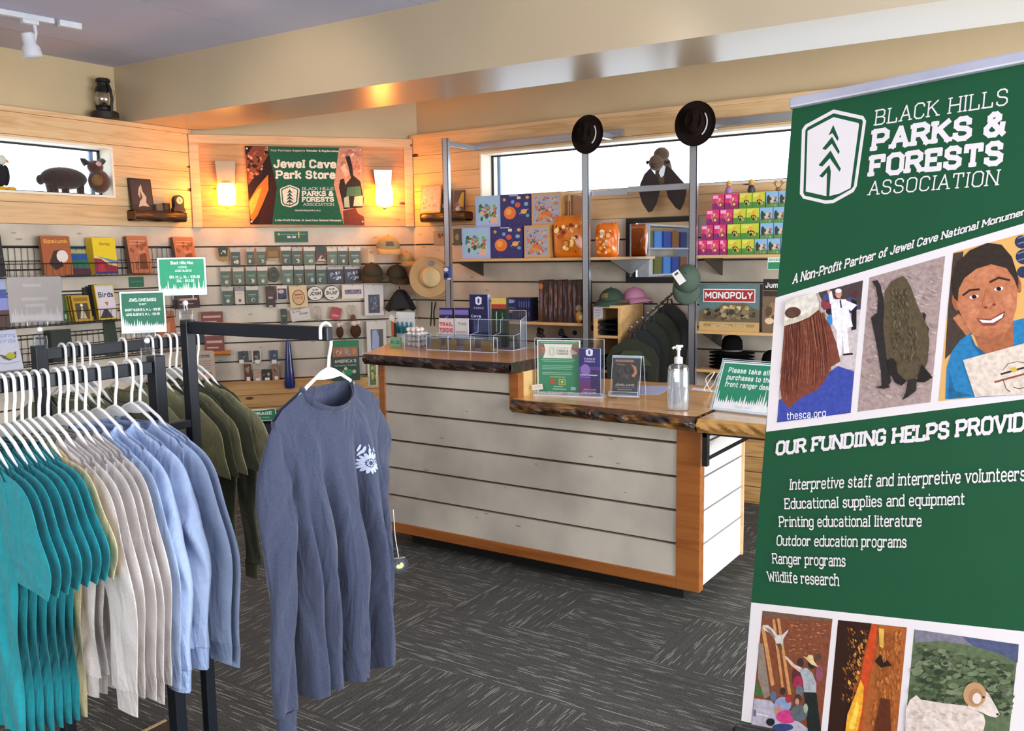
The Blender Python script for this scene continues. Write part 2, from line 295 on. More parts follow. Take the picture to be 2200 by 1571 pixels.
# ---------------------------------------------------------------- slab-serif stroke lettering
GL = {}
def _g(ch, w, st, serif=1): GL[ch] = (w, [[tuple(float(q) for q in p.split(',')) for p in l.split()] for l in st.split('|')], serif)
for a in '''A 6.4 0,0 3.2,10 6.4,0|1.1,3.4 5.3,3.4
B 6 0,0 0,10|0,10 4,10 5.4,9 5.4,6.4 4.2,5.2 0,5.2|4.2,5.2 5.8,4 5.8,1.2 4.4,0 0,0
C 6 5.8,7.6 5.8,8.6 4.4,10 1.6,10 0,8.4 0,1.6 1.6,0 4.4,0 5.8,1.4 5.8,2.4 *
D 6 0,0 0,10|0,10 4,10 6,8 6,2 4,0 0,0
E 5.6 0,0 0,10|0,10 5.4,10 5.4,7.6|0,5.2 3.6,5.2|0,0 5.6,0 5.6,2.4
F 5.4 0,0 0,10|0,10 5.4,10 5.4,7.6|0,5 3.6,5
G 6.2 5.8,7.6 5.8,8.6 4.4,10 1.6,10 0,8.4 0,1.6 1.6,0 4.4,0 6,1.4 6,4.4 3.6,4.4 *
H 6.4 0,0 0,10|6.4,0 6.4,10|0,5 6.4,5
I 1 .5,0 .5,10
J 5 4.4,10 4.4,1.6 3,0 1.2,0 0,1.4 0,2.8
K 6.2 0,0 0,10|5.8,10 0,4.6|2,6.2 6.2,0
L 5.2 0,10 0,0|0,0 5.2,0 5.2,2.6
M 8 0,0 0,10|0,10 4,3 8,10|8,10 8,0
N 6.6 0,0 0,10|0,10 6.6,0|6.6,0 6.6,10
O 6.2 1.6,0 0,1.6 0,8.4 1.6,10 4.6,10 6.2,8.4 6.2,1.6 4.6,0 1.6,0
P 5.8 0,0 0,10|0,10 4.2,10 5.8,8.6 5.8,6 4.2,4.4 0,4.4
Q 6.2 1.6,0 0,1.6 0,8.4 1.6,10 4.6,10 6.2,8.4 6.2,1.6 4.6,0 1.6,0|3.6,2.6 6.6,-.8
R 6.2 0,0 0,10|0,10 4.2,10 5.8,8.6 5.8,6.4 4.2,5 0,5|3.4,5 6.2,0
S 5.8 5.4,7.6 5.4,8.8 4,10 1.6,10 .2,8.8 .2,6.6 1.4,5.4 4.4,4.8 5.8,3.6 5.8,1.4 4.2,0 1.6,0 0,1.2 0,2.4 *
T 6.2 3.1,0 3.1,10|0,7.6 0,10 6.2,10 6.2,7.6
U 6.2 0,10 0,1.6 1.6,0 4.6,0 6.2,1.6 6.2,10
V 6.4 0,10 3.2,0 6.4,10
W 9 0,10 2.2,0 4.5,8 6.8,0 9,10
X 6.2 0,0 6.2,10|0,10 6.2,0
Y 6.2 0,10 3.1,4.6 6.2,10|3.1,4.6 3.1,0
Z 5.6 .2,7.8 .2,10 5.6,10 0,0 5.6,0 5.6,2.2
a 4.8 .4,6.2 1.4,7 3.2,7 4.4,6 4.4,0 4.9,0|4.4,4 1.4,4 0,3 0,1 1,0 3,0 4.4,1.2 *
b 4.8 -.6,10 0,10 0,0|0,5.8 1.4,7 3.4,7 4.8,5.6 4.8,1.4 3.4,0 1.4,0 0,1.2 *
c 4.4 4.4,5.2 4.4,6 3.2,7 1.4,7 0,5.6 0,1.4 1.4,0 3.2,0 4.4,1.2 *
d 4.8 4.2,10 4.8,10 4.8,0 5.4,0|4.8,5.8 3.4,7 1.4,7 0,5.6 0,1.4 1.4,0 3.4,0 4.8,1.2 *
e 4.6 0,3.6 4.6,3.6 4.6,5.6 3.2,7 1.4,7 0,5.6 0,1.4 1.4,0 3.4,0 4.6,1 *
f 3.4 3.6,9.2 2.8,10 1.8,10 1,9 1,0|0,6.8 3,6.8|0,0 2.4,0 *
g 4.8 4.8,7 4.8,-1.8 3.6,-3 1,-3 0,-2|4.8,5.8 3.4,7 1.4,7 0,5.6 0,1.6 1.4,.2 3.4,.2 4.8,1.4 *
h 5 0,10 0,0|0,5.6 1.6,7 3.6,7 5,5.6 5,0
i 1 .5,7 .5,0|.5,9 .5,9.8
j 2 1.5,7 1.5,-2 .5,-3 -.5,-3|1.5,9 1.5,9.8 *
k 5 0,0 0,10|4.6,7 0,3|1.6,4.4 5,0
l 1 .5,10 .5,0
m 8 0,7 0,0|0,5.6 1.4,7 2.8,7 4,5.6 4,0|4,5.6 5.4,7 6.8,7 8,5.6 8,0
n 5 0,7 0,0|0,5.6 1.6,7 3.6,7 5,5.6 5,0
o 4.8 1.4,0 0,1.4 0,5.6 1.4,7 3.4,7 4.8,5.6 4.8,1.4 3.4,0 1.4,0
p 4.8 0,7 0,-3|0,5.6 1.4,7 3.4,7 4.8,5.6 4.8,1.6 3.4,.2 1.4,.2 0,1.4
q 4.8 4.8,7 4.8,-3|4.8,5.6 3.4,7 1.4,7 0,5.6 0,1.6 1.4,.2 3.4,.2 4.8,1.4
r 3.6 0,7 0,0|0,5 1.4,6.6 3.4,6.8 3.4,5.6
s 4.2 4,5.4 4,6 3,7 1.2,7 .2,6 .2,4.8 1.2,3.8 3.2,3.4 4.2,2.4 4.2,1 3,0 1.2,0 0,.8 0,1.6 *
t 3.2 1,9.4 1,1 2,0 3.2,.4|0,6.8 3,6.8 *
u 5 0,7 0,1.4 1.4,0 3.4,0 5,1.6|5,7 5,0
v 5 0,7 2.5,0 5,7
w 7 0,7 1.8,0 3.5,6 5.2,0 7,7
x 4.8 0,0 4.8,7|0,7 4.8,0
y 5 0,7 2.5,.4|5,7 2,-2.4 1,-3 0,-3
z 4.4 .2,5.4 .2,7 4.4,7 0,0 4.4,0 4.4,1.6
& 7 6.8,0 1.2,7.4 1.2,8.8 2.4,10 3.6,10 4.8,8.8 4.8,7.6 1.2,5 0,3.4 0,1.4 1.4,0 3.6,0 6.2,2.6 6.4,5 *
0 5 1.4,0 0,1.4 0,8.6 1.4,10 3.6,10 5,8.6 5,1.4 3.6,0 1.4,0
1 2.6 .2,8.4 1.6,10 1.6,0
2 5 0,8.4 1.4,10 3.6,10 5,8.6 5,6.6 0,0 5,0 *
3 5 0,8.8 1.4,10 3.6,10 5,8.6 5,6.4 3.8,5.2 2,5.2|3.8,5.2 5,4 5,1.4 3.6,0 1.4,0 0,1.2 *
4 5.2 3.8,0 3.8,10 0,3 5.4,3
5 5 4.8,10 .4,10 .2,5.6 3.6,6 5,4.6 5,1.4 3.6,0 1.4,0 0,1.2 *
6 5 4.6,9 3.6,10 1.4,10 0,8.4 0,1.4 1.4,0 3.6,0 5,1.4 5,4.2 3.6,5.6 1.4,5.6 0,4.4 *
7 5 0,8 0,10 5,10 1.6,0
8 5 1.4,5.2 .2,6.6 .2,8.8 1.4,10 3.6,10 4.8,8.8 4.8,6.6 3.6,5.2 1.4,5.2 0,3.8 0,1.4 1.4,0 3.6,0 5,1.4 5,3.8 3.6,5.2 *
9 5 .4,1 1.4,0 3.6,0 5,1.6 5,8.6 3.6,10 1.4,10 0,8.6 0,5.8 1.4,4.4 3.6,4.4 5,5.6 *
. 1 .5,0 .5,.7 *
, 1 .6,.6 .2,-1.4 *
- 3.4 .2,4.2 3.2,4.2 *
: 1 .5,0 .5,.7|.5,5 .5,5.7 *
' 1 .5,8 .5,10 *
$ 5 4.6,7.8 4.6,8.6 3.6,9.4 1.4,9.4 .2,8.4 .2,6.4 1.4,5.4 3.6,4.8 5,3.6 5,1.8 3.6,.6 1.4,.6 0,1.8|2.5,-.6 2.5,10.6 *'''.split('\n'):
    if ' ' in a:
        ch, w, st = a.split(' ', 2); no = st.endswith('*'); _g(ch, float(w), st.rstrip(' *'), 0 if no else 1)
def text_quads(s, wt=1.2, serif=True, gap=2.0):
    out = []; x = 0.0
    sc_ = 10 / (10 + wt)
    def seg(a, b, w, e):
        a, b = (a[0], (a[1] + wt / 2) * sc_), (b[0], (b[1] + wt / 2) * sc_); w *= .5 + .5 * sc_
        dx, dy = b[0] - a[0], b[1] - a[1]; l = math.hypot(dx, dy) or 1; dx /= l; dy /= l; h = w / 2
        out.append([(x + a[0] - dx * e - dy * h, a[1] - dy * e + dx * h), (x + b[0] + dx * e - dy * h, b[1] + dy * e + dx * h),
                    (x + b[0] + dx * e + dy * h, b[1] + dy * e - dx * h), (x + a[0] - dx * e + dy * h, a[1] - dy * e - dx * h)])
    for ch in s:
        if ch == ' ': x += 3.2 + gap * .6; continue
        w, st, sf = GL.get(ch, GL['o'])
        for pl in st:
            for a, b in zip(pl, pl[1:]): seg(a, b, wt, wt * .3)
            if serif and sf:
                for p, q in ((pl[0], pl[1]), (pl[-1], pl[-2])):
                    if abs(p[1] - q[1]) > 1.5 * abs(p[0] - q[0]) * .9 and (p[1] in (0, 10, 7, -3)):
                        dy = wt * .15 * (1 if q[1] > p[1] else -1)
                        seg((p[0] - 1.1 - wt * .25, p[1] + dy), (p[0] + 1.1 + wt * .25, p[1] + dy), wt * .8, 0)
        x += w + gap + (wt * .5)
    return out, x - gap - wt * .5
def acr(mb, x0, y0, z0, x1, y1, z1, m, edge, w=.0016):
    mb.box(x0, y0, z0, x1, y1, z1, m); d = (x1 - x0, y1 - y0, z1 - z0); k = d.index(min(d)); lo, hi = [x0, y0, z0], [x1, y1, z1]; ax = [i for i in range(3) if i != k]
    for i, j in (ax, ax[::-1]):
        for e in (lo[j], hi[j]):
            a, b = lo[:], hi[:]; a[j] = e - w / 2; b[j] = e + w / 2; a[k] -= .0003; b[k] += .0003; mb.box(*a, *b, edge)
    return mb
class Art:
    """flat printing on one face: f maps the caller's 2-D coordinates to local (x, z); every layer lies a hair in front of the last"""
    def __init__(s, mb, f=None, y=0.0, step=.00004): s.mb = mb; s.f = f or (lambda a, b: (a, b)); s.y = y; s.st = step
    def nx(s): s.y -= s.st; return s.y
    def poly(s, pts, c): s.mb.poly([s.f(*p) for p in pts], c, s.nx()); return s
    def rect(s, x0, y0, x1, y1, c): return s.poly([(x0, y0), (x1, y0), (x1, y1), (x0, y1)], c)
    def ell(s, cx, cy, rx, ry, c, rot=0, n=22): return s.poly(ell(cx, cy, rx, ry, n, rot=rot), c)
    def line(s, pts, w, c):
        y = s.nx()
        for i, (a, b) in enumerate(zip(pts, pts[1:])):
            y -= 4e-6; dx, dy = b[0] - a[0], b[1] - a[1]; l = math.hypot(dx, dy) or 1; dx *= w / 2 / l; dy *= w / 2 / l
            s.mb.poly([s.f(*p) for p in ((a[0] - dx - dy, a[1] - dy + dx), (b[0] + dx - dy, b[1] + dy + dx), (b[0] + dx + dy, b[1] + dy - dx), (a[0] - dx + dy, a[1] - dy - dx))], c, y)
        return s
    def text(s, t, p0, p1, h, c, wt=1.2, serif=True, gap=2.0, up=None):
        """baseline from p0 to p1, cap height h (signed along the caller's up); up: optional direction of the stems"""
        q, w = text_quads(t, wt, serif, gap); bx, by = (p1[0] - p0[0]) / w, (p1[1] - p0[1]) / w
        ux, uy = (0, h / 10) if up is None else (up[0] / 10, up[1] / 10); y = s.nx()
        for i, k in enumerate(q): s.mb.poly([s.f(p0[0] + bx * a + ux * b, p0[1] + by * a + uy * b) for a, b in k], c, y - i * 5e-6)
        s.y -= len(q) * 5e-6
        return s
    def scatter(s, x0, y0, x1, y1, n, cols, r0, r1, seed=1):
        g = random.Random(seed)
        y = s.nx()
        for _ in range(n):
            r = min(g.uniform(r0, r1), (x1 - x0) * .45, (y1 - y0) * .45); cx, cy = g.uniform(x0 + r, x1 - r), g.uniform(y0 + r, y1 - r); y -= 8e-6
            s.mb.poly([s.f(*p) for p in ell(cx, cy, r, r * g.uniform(.5, 1.0), 7, rot=g.uniform(0, 90))], g.choice(cols), y)
        s.y = y
        return s
def facemap(o, rz):                            # photo pixel -> local (x, z) on the plane through o whose front faces local -y
    n = Vector((sin(rz), -cos(rz), 0)); ux = Vector((cos(rz), sin(rz), 0)); o = Vector(o)
    def f(px, py):
        p = hit(px, py, o, n) - o; return (p.dot(ux), p.z)
    return f
# ================================================================ the setting
def holed(mb, x0, x1, z0, z1, y0, y1, hole, m):
    if hole is None: return mb.box(x0, y0, z0, x1, y1, z1, m)
    a, b, c, d = hole
    if a > x0: mb.box(x0, y0, z0, a, y1, z1, m)
    if b < x1: mb.box(b, y0, z0, x1, y1, z1, m)
    if c > z0: mb.box(a, y0, z0, b, y1, c, m)
    if d < z1: mb.box(a, y0, d, b, y1, z1, m)
ZB, DB = 1.873, .1563
PAINT = M('wall_paint', '#cbb48c', .55, var=.03, scale=3, bump=.05, bscale=300)
CONC = concrete('concrete_board', '#cbc0af'); GROOVE = M('groove_shadow_gap', '#4a3f33', .9)
PINEW = pine('pine_board', '#e4c090', '#d0a26c', .42); PINEO = pine('pine_panel', '#d89a5c', '#b8743a', .4, seed=3.3)
PINET = pine('pine_trim', '#e2be90', '#d0a26c', .42, board=.9, knots=True)
WHITEP = M('white_paint', '#e6e2da', .5); BLK = M('black_metal', '#17171a', .4)
GLASS = clearmat('window_glass', '#f4faff', .02, .02)
def cladding(parent, x0, x1, hole, zlow, y0=0.0, hi=2.606):
    mb = MB(); z = ZB; k = 0
    while z > zlow + .02:
        mb.box(x0, y0, max(z - DB + .012, zlow), x1, y0 + .02, z, CONC); z -= DB
    mb.box(x0, y0 + .02, zlow, x1, y0 + .03, ZB, GROOVE)
    mb.obj('concrete_slat_boards', parent)
    mb = MB(); n = 5; h = (hi - ZB) / n
    for i in range(n):
        a, b = ZB + i * h + (.004 if i == 0 else .0015), ZB + (i + 1) * h - .0015
        if hole and hole[3] > a and hole[2] < b:
            if hole[2] > a: mb.box(hole[0], y0 - .004, a, hole[1], y0 + .02, hole[2], PINEW)
            if hole[3] < b: mb.box(hole[0], y0 - .004, hole[3], hole[1], y0 + .02, b, PINEW)
            if hole[0] > x0: mb.box(x0, y0 - .004, a, hole[0], y0 + .02, b, PINEW)
            if hole[1] < x1: mb.box(hole[1], y0 - .004, a, x1, y0 + .02, b, PINEW)
        else: mb.box(x0, y0 - .004, a, x1, y0 + .02, b, PINEW)
    mb.obj('pine_boards', parent)
REV = M('sunlit_reveal_wood', '#f0e2cc', .5, var=.03)  # pale tone paints the sunlight onto the wooden reveal
def window(name, wall, rz, loc, x0, x1, z0, z1):
    w = bpy.data.objects.new(name, None); COL.objects.link(w); w.location = loc; w.rotation_euler = (0, 0, rz); struct(w)
    t = .016; mb = MB()
    mb.box(x0, -.012, z0 - t, x1, .13, z0, REV).box(x0, -.012, z1, x1, .13, z1 + t, REV)
    mb.box(x0 - t, -.012, z0 - t, x0, .13, z1 + t, REV).box(x1, -.012, z0 - t, x1 + t, .13, z1 + t, REV); mb.obj('sunlit_reveal', w)
    mb = MB(); f = .016
    mb.box(x0, .131, z0, x1, .145, z0 + f, BLK).box(x0, .13, z1 - f * .8, x1, .145, z1, BLK).box(x0, .13, z0, x0 + f, .145, z1, BLK).box(x1 - f, .13, z0, x1, .145, z1, BLK)
    mb.obj('black_frame', w)
    MB().box(x0 + f, .148, z0 + f, x1 - f, .150, z1 - f * .8, GLASS).obj('glass_pane', w)
    mb = MB(); k = M('outer_frame_grey', '#7d93b5', .4)
    mb.box(x0 + .022, .18, z0, x0 + .05, .2, z1, k).box(x1 - .05, .18, z0, x1 - .022, .2, z1, k); mb.obj('outer_frame', w)
# floor: carpet tiles, quarter-turned
CARX, CARY = carpet('carpet_streaks_along', 'x'), carpet('carpet_streaks_across', 'y')
mb = MB(); gt = random.Random(3)
spec = {(0, 0): 1, (-1, 0): 0, (-1, -1): 0, (0, -1): 0, (-1, -2): 1, (-2, -2): 1, (0, -2): 0, (-2, -1): 0, (-2, 0): 1, (-3, -1): 1, (-3, -2): 1, (-3, 0): 0, (1, 0): 1, (1, -1): 0, (0, 1): 0, (1, 1): 1}
for i in range(-11, 10):
    for j in range(-13, 7):
        x, y = -1.44 + .5 * i, 3.14 + .5 * j; v = spec.get((i, j), int(gt.random() < .5))
        mb.add([(x, y, 0), (x + .5, y, 0), (x + .5, y + .5, 0), (x, y + .5, 0)], [(0, 1, 2, 3)], CARY if v else CARX)
struct(mb.obj('floor'))
CEILM = M('ceiling_paint', '#c6c8de', .8, var=.05, scale=1.2)
mb = MB().box(-6.3, -3.1, 3.05, 3.3, 6.3, 3.12, CEILM)
for k in range(6): mb.box(-6.3 + 1.2 * k + .55, -3.1, 3.0485, -6.3 + 1.2 * k + .555, 6.3, 3.0505, M('ceiling_joint', '#9c98a4', .8))
struct(mb.obj('ceiling'))
XP = lambda h: (h[0] - .017, h[1] + .017, h[2] - .017, h[3] + .017)
# left wall
HL = (-.9, 3.985, 2.093, 2.427); yl = CL.y
wl = struct(bpy.data.objects.new('wall_left', None)); COL.objects.link(wl); wl.location = (XL, 0, 0); wl.rotation_euler = (0, 0, RZL)
mb = MB(); holed(mb, -3.1, yl + .2, 0, 2.61, .022, .17, XP(HL), PAINT); mb.box(-3.1, .15, 2.61, yl + .3, .25, 3.05, PAINT); mb.obj('plaster', wl)
cladding(wl, -3.0, yl, XP(HL), .1)
mb = MB().box(-3.0, -.018, 2.606, yl + .01, .16, 2.638, PINET); mb.obj('pine_ledge', wl)
window('window_1', wl, RZL, (XL, 0, 0), *HL)
# right wall
HR = (-4.215, .9, 2.09, 2.425)
wr = struct(bpy.data.objects.new('wall_right', None)); COL.objects.link(wr); wr.location = (0, YR, 0)
mb = MB(); holed(mb, CR.x - .2, 3.25, 0, 2.6, .022, .17, XP(HR), PAINT); mb.box(CR.x - .3, .06, 2.6, 3.25, .2, 3.05, PAINT); mb.obj('plaster', wr)
cladding(wr, CR.x, 3.2, XP(HR), .1)
MB().box(CR.x - .01, -.018, 2.602, 3.2, .07, 2.632, PINET).obj('pine_ledge', wr)
window('window_2', wr, 0, (0, YR, 0), *HR)
# centre wall with its framed pine panel
WC = (CR - CL).length
wc = struct(bpy.data.objects.new('wall_center', None)); COL.objects.link(wc); wc.location = CL; wc.rotation_euler = (0, 0, RZC)
mb = MB().box(-.15, .03, 0, WC + .15, .16, 3.05, PAINT); mb.obj('plaster', wc)
mb = MB(); z = ZB
while z > .62:
    mb.box(0, 0, max(z - DB + .012, .62), WC, .02, z, CONC); z -= DB
mb.box(0, .02, .62, WC, .03, ZB, GROOVE); mb.obj('concrete_slat_boards', wc)
mb = MB()
for k in range(4): mb.box(.03, -.004, ZB + .006 + k * .165, WC - .03, .025, ZB + .006 + (k + 1) * .165 - .002, PINEO)
mb.obj('pine_panel_boards', wc)
mb = MB().box(0, -.02, ZB + .004, .07, .03, 2.535, PINET).box(WC - .07, -.02, ZB + .004, WC, .03, 2.535, PINET).box(-.0, -.022, 2.535, WC, .03, 2.585, PINET).box(0, -.03, 2.585, WC, .04, 2.6, PINET)
mb.obj('pine_panel_frame', wc)
DARKW = pine('base_cabinet_wood', '#c99a5e', '#a06a34', .5, board=.11, seed=5)
mb = MB()
for k in range(5): mb.box(.0, -.05, .09 + k * .105, 1.06, .0, .09 + (k + 1) * .105 - .004, DARKW).box(1.06, -.03, .09 + k * .105, WC, .0, .09 + (k + 1) * .105 - .004, DARKW)
mb.box(0, -.06, .61, 1.06, .0, .625, DARKW).obj('pine_wainscot', wc)
# front and back walls with the shop-front windows behind the camera
for nm, loc, rz, x0, x1, hole in (('wall_front', (3.2, 0, 0), -pi / 2, -6.2, 3.1, (-4.9, .1, .35, 2.62)), ('wall_back', (0, -3.0, 0), pi, -3.3, 6.3, (-1.9, 3.2, .6, 2.7))):
    w = struct(bpy.data.objects.new(nm, None)); COL.objects.link(w); w.location = loc; w.rotation_euler = (0, 0, rz)
    mb = MB(); holed(mb, x0, x1, 0, 3.05, 0, .15, hole, PAINT); mb.obj('plaster', w)
# the painted ceiling beam
BEAMM = M('beam_paint', '#c0ad90', .3, var=.03, scale=2, spec=.6)
yf = lambda x: 4.161 + .0175 * (x + 6.09)
yr = lambda x: 4.770 + .0145 * (x + 6.09)
mb = MB(); a, b = -6.3, 3.25
mb.add([(a, yf(a), 2.64), (b, yf(b), 2.64), (b, yr(b), 2.64), (a, yr(a), 2.64), (a, yf(a), 3.06), (b, yf(b), 3.06), (b, yr(b), 3.06), (a, yr(a), 3.06)],
       [(3, 2, 1, 0), (0, 1, 5, 4), (2, 3, 7, 6), (1, 2, 6, 5), (3, 0, 4, 7)], BEAMM)
struct(mb.obj('trim_1'))

# ================================================================ the sales counter
TRIM = pine('counter_trim_wood', '#a8642c', '#8a4a18', .38, board=3, knots=False, coat=.3)
SLABT = pine('varnished_slab_top', '#dc9446', '#b46a2c', .3, board=9, knots=False, coat=.45, grain=(1, 1, 1))
def barkmat(name, c1, c2, c3, coat):
    m, nt, b = newmat(name); L = nt.links.new; tc = N(nt, 'ShaderNodeTexCoord')
    mp = N(nt, 'ShaderNodeMapping'); mp.inputs['Scale'].default_value = (3.2, 20, 26); L(tc.outputs['Object'], mp.inputs[0])
    n1 = N(nt, 'ShaderNodeTexNoise', i_Scale=1.4, i_Detail=6.0, i_Distortion=.8); L(mp.outputs[0], n1.inputs['Vector'])
    r = N(nt, 'ShaderNodeValToRGB'); e = r.color_ramp.elements; e[0].position = .42; e[0].color = hx(c1); e[1].position = .56; e[1].color = hx(c2)
    k = e.new(.7); k.color = hx(c3); L(n1.outputs[0], r.inputs[0]); L(r.outputs[0], b.inputs['Base Color'])
    b.inputs['Roughness'].default_value = .35; b.inputs['Coat Weight'].default_value = coat; b.inputs['Coat Roughness'].default_value = .12
    bp = N(nt, 'ShaderNodeBump', i_Strength=.8, i_Distance=.01); L(n1.outputs[0], bp.inputs['Height']); L(bp.outputs[0], b.inputs['Normal'])
    return m
BARKD = barkmat('dark_bark_edge', '#1c0f08', '#32190c', '#4f2c14', .6); BARKL = barkmat('streaked_bark_edge', '#1d120a', '#6b421a', '#c08a3c', .5)
def slab(name, label, x0, x1, yf, yb, zt, th, bark, topm=SLABT, seed=1, wav=.02, skew=0):
    g = random.Random(seed); ph = [g.uniform(0, 6) for _ in range(5)]
    e = lambda x: yf + wav * (sin(3.1 * x + ph[0]) * .6 + sin(7.7 * x + ph[1]) * .35 + sin(17 * x + ph[2]) * .18)
    t = T(name, label, 'countertop', ((x0 + x1) / 2, yf, zt - th)); cx = (x0 + x1) / 2; n = 60
    mb = MB(); X = [x0 + (x1 - x0) * i / n for i in range(n + 1)]
    mb.add([(x - cx, e(x) - yf, th) for x in X] + [(x - cx - skew * (x1 - x) / (x1 - x0), yb - yf, th) for x in X], [(i, i + 1, n + 2 + i, n + 1 + i) for i in range(n)], topm)
    mb.add([(x - cx, e(x) - yf, 0) for x in X] + [(x - cx - skew * (x1 - x) / (x1 - x0), yb - yf, 0) for x in X], [(n + 1 + i, n + 2 + i, i + 1, i) for i in range(n)], topm)
    mb.add([(x0 - cx - skew, yb - yf, 0), (x1 - cx, yb - yf, 0), (x1 - cx, yb - yf, th), (x0 - cx - skew, yb - yf, th)], [(3, 2, 1, 0)], topm)
    for x, q in ((x0, skew), (x1, 0)): mb.add([(x - cx, e(x) - yf, 0), (x - cx - q, yb - yf, 0), (x - cx - q, yb - yf, th), (x - cx, e(x) - yf, th)], [(0, 1, 2, 3) if x == x1 else (3, 2, 1, 0)], bark)
    mb.obj('slab', t)
    def f(u, v):
        x = x0 + (x1 - x0) * u; o = .016 * sin(pi * v) + .006 * sin(40 * x + ph[3] + 5 * v) * sin(pi * v) + .004 * sin(95 * x + 9 * v)* sin(pi * v)
        return (x - cx, e(x) - yf - o - .0005, th * v)
    MB().grid(f, 110, 9, bark).obj('bark_edge', t)
    return t, e
CF = 3.715; CX0, CX1, CXS = -3.33, -1.45, -2.435
ct = T('sales_counter', 'stepped shop counter of grey concrete boards framed in orange-brown wood', 'counter', (0, 0, 0))
mb = MB()
zg = [1.03] + [.919 - .1563 * k for k in range(6)]
for k in range(6):
    zt_, zb_ = zg[k] - (.006 if k else 0), (zg[k + 1] + .006 if k < 5 else .139)
    mb.box(CX0 + .04, CF + .008, zb_, CXS if zt_ > .86 else CX1 - .1, CF + .03, zt_, CONC)
mb.box(CXS + .0005, CF + .008, .769, CX1 - .1, CF + .03, .842, CONC); mb.box(CX0 + .04, CF + .03, .14, CX1 - .1, CF + .036, .84, GROOVE).box(CX0 + .04, CF + .03, .84, CXS, CF + .036, 1.03, GROOVE); mb.obj('front_boards', ct)
mb = MB(); SIDEM = M('side_board_daylit', '#e8e6e2', .6, var=.04)  # near-white tone paints strong daylight onto the counter's side boards
for k in range(6):
    zt_, zb_ = min(zg[k] - .005, .838), (zg[k + 1] + .005 if k < 5 else .1)
    if zt_ > zb_: mb.box(CX1 - .03, CF + .012, zb_, CX1 - .008, 4.28, zt_, SIDEM)
mb.box(CX1 - .04, CF + .012, .1, CX1 - .03, 4.28, .838, GROOVE); mb.obj('side_boards', ct)
MB().box(CX0, CF, .085, CX0 + .042, CF + .05, 1.03, TRIM, .003).obj('corner_post', ct)
MB().box(CX1 - .115, CF, .085, CX1, CF + .05, .84, TRIM, .003).obj('corner_post', ct)
MB().box(CXS - .028, CF, .84, CXS + .028, CF + .05, 1.03, TRIM, .003).obj('step_post', ct)
MB().box(CX0 + .042, CF, .085, CX1 - .115, CF + .05, .14, TRIM, .003).obj('bottom_rail', ct)
MB().box(CX1 - .03, 4.28, .1, CX1 + .004, 4.297, .84, PINET).obj('rear_edge_strip', ct)
MB().box(CX0 + .12, CF + .11, 0, CX1 - .12, 4.2, .085, M('toe_kick_black', '#050505', .7)).obj('toe_kick', ct)
MB().box(CX0 + .01, CF + .05, .085, CX1 - .05, 4.27, .11, DARKW).box(CX0, CF + .05, .11, CX0 + .02, 4.27, 1.03, DARKW).obj('carcass', ct)
PLY = M('plywood_side', '#e3bd7c', .5, var=.06, scale=4, stretch=(1, 1, 8))
mb = MB(); Y0, Y1 = CF + .05, 4.25
hol = ell(CF + .22, .945, .035, .05, 20)
mb.X = Matrix.Rotation(pi / 2, 4, 'Z') @ Matrix.Translation((0, -(CXS + .0), 0))
mb.prism([(Y0, .905), (Y1, .905), (Y1, 1.03), (Y0, 1.03)], -.02, 0, PLY); mb.X = None
mb.obj('step_side_panel', ct)
mb = MB(); mb.X = Matrix.Translation((CXS + .0215, 0, 0)) @ Matrix.Rotation(pi / 2, 4, 'Z'); mb.poly(ell(CF + .25, .955, .05, .035, 24), '#6d6560', 0); mb.obj('cable_hole', ct)
slab('raised_counter_slab', 'raised dark bark-edged wooden slab on the left half of the counter', CX0 - .06, CXS + .012, 3.672, 4.3, 1.085, .055, BARKD, seed=4, skew=.34)
LSL = pine('lower_slab_top', '#f0b468', '#d48e48', .3, board=9, knots=False, coat=.4)
_, LE = slab('lower_counter_slab', 'lower varnished live-edge wooden slab with a red knot in its bark', CXS + .012, CX1 + .005, 3.664, 4.55, .905, .065, BARKL, LSL, seed=11)
kn = _.children[1]; p = ony(1265, 890, 3.655); MB().ball((p.x - _.location.x, .001, p.z - _.location.z), (.024, .02, .026), M('red_knot', '#4a1a0c', .2, coat=.8)).obj('knot', _)
t, e = slab('hinged_counter_leaf', 'honey-coloured wooden flap on a black bracket at the counter end', -1.43, -.86, 3.63, 4.2, .9, .06, barkmat('leaf_edge', '#a87636', '#c89248', '#d8a860', .2), pine('leaf_top', '#e0a860', '#c88c44', .2, knots=False, board=9, coat=.6), seed=5, wav=.006)
mb = MB().box(-.285, .05, -.018, .28, .09, 0, BLK).box(-.285, .05, -.16, -.262, .08, -.018, BLK)
mb.tube([(-.27, .07, -.13), (-.08, .45, -.012)], .008, BLK, 6).box(-.285, .05, -.03, -.265, .55, -.005, BLK); mb.obj('folding_bracket', t)
# ================================================================ the roll-up banner
def text4(a, t, bl, br, tl, tr, c, wt=1.2, serif=True, gap=2.0, sub=None):
    q, w = text_quads(t, wt, serif, gap)
    if sub: w = text_quads(sub, wt, serif, gap)[1]
    y = a.nx(); bl, br, tl, tr = [Vector(a.f(*p)) for p in (bl, br, tl, tr)]
    for k in q:
        pts = []
        for u, v in k:
            u /= w; v /= 10; pts.append(tuple((bl * (1 - u) + br * u) * (1 - v) + (tl * (1 - u) + tr * u) * v))
        a.mb.poly(pts, c, y); y -= 5e-6
    a.y = y
BL = onz(1592, 1552, .07); _q = ray(1703, 233)
TL = EYEV + _q * (Vector(RC[2]).dot(BL - EYEV) * 1.02 / Vector(RC[2]).dot(_q))
ex = Vector((.9953, -.0525, .0815)).normalized(); ez = (TL - BL); ez = (ez - ex * ez.dot(ex)).normalized(); ey = ez.cross(ex)
BW, BH = .85, (TL - BL).dot(ez)
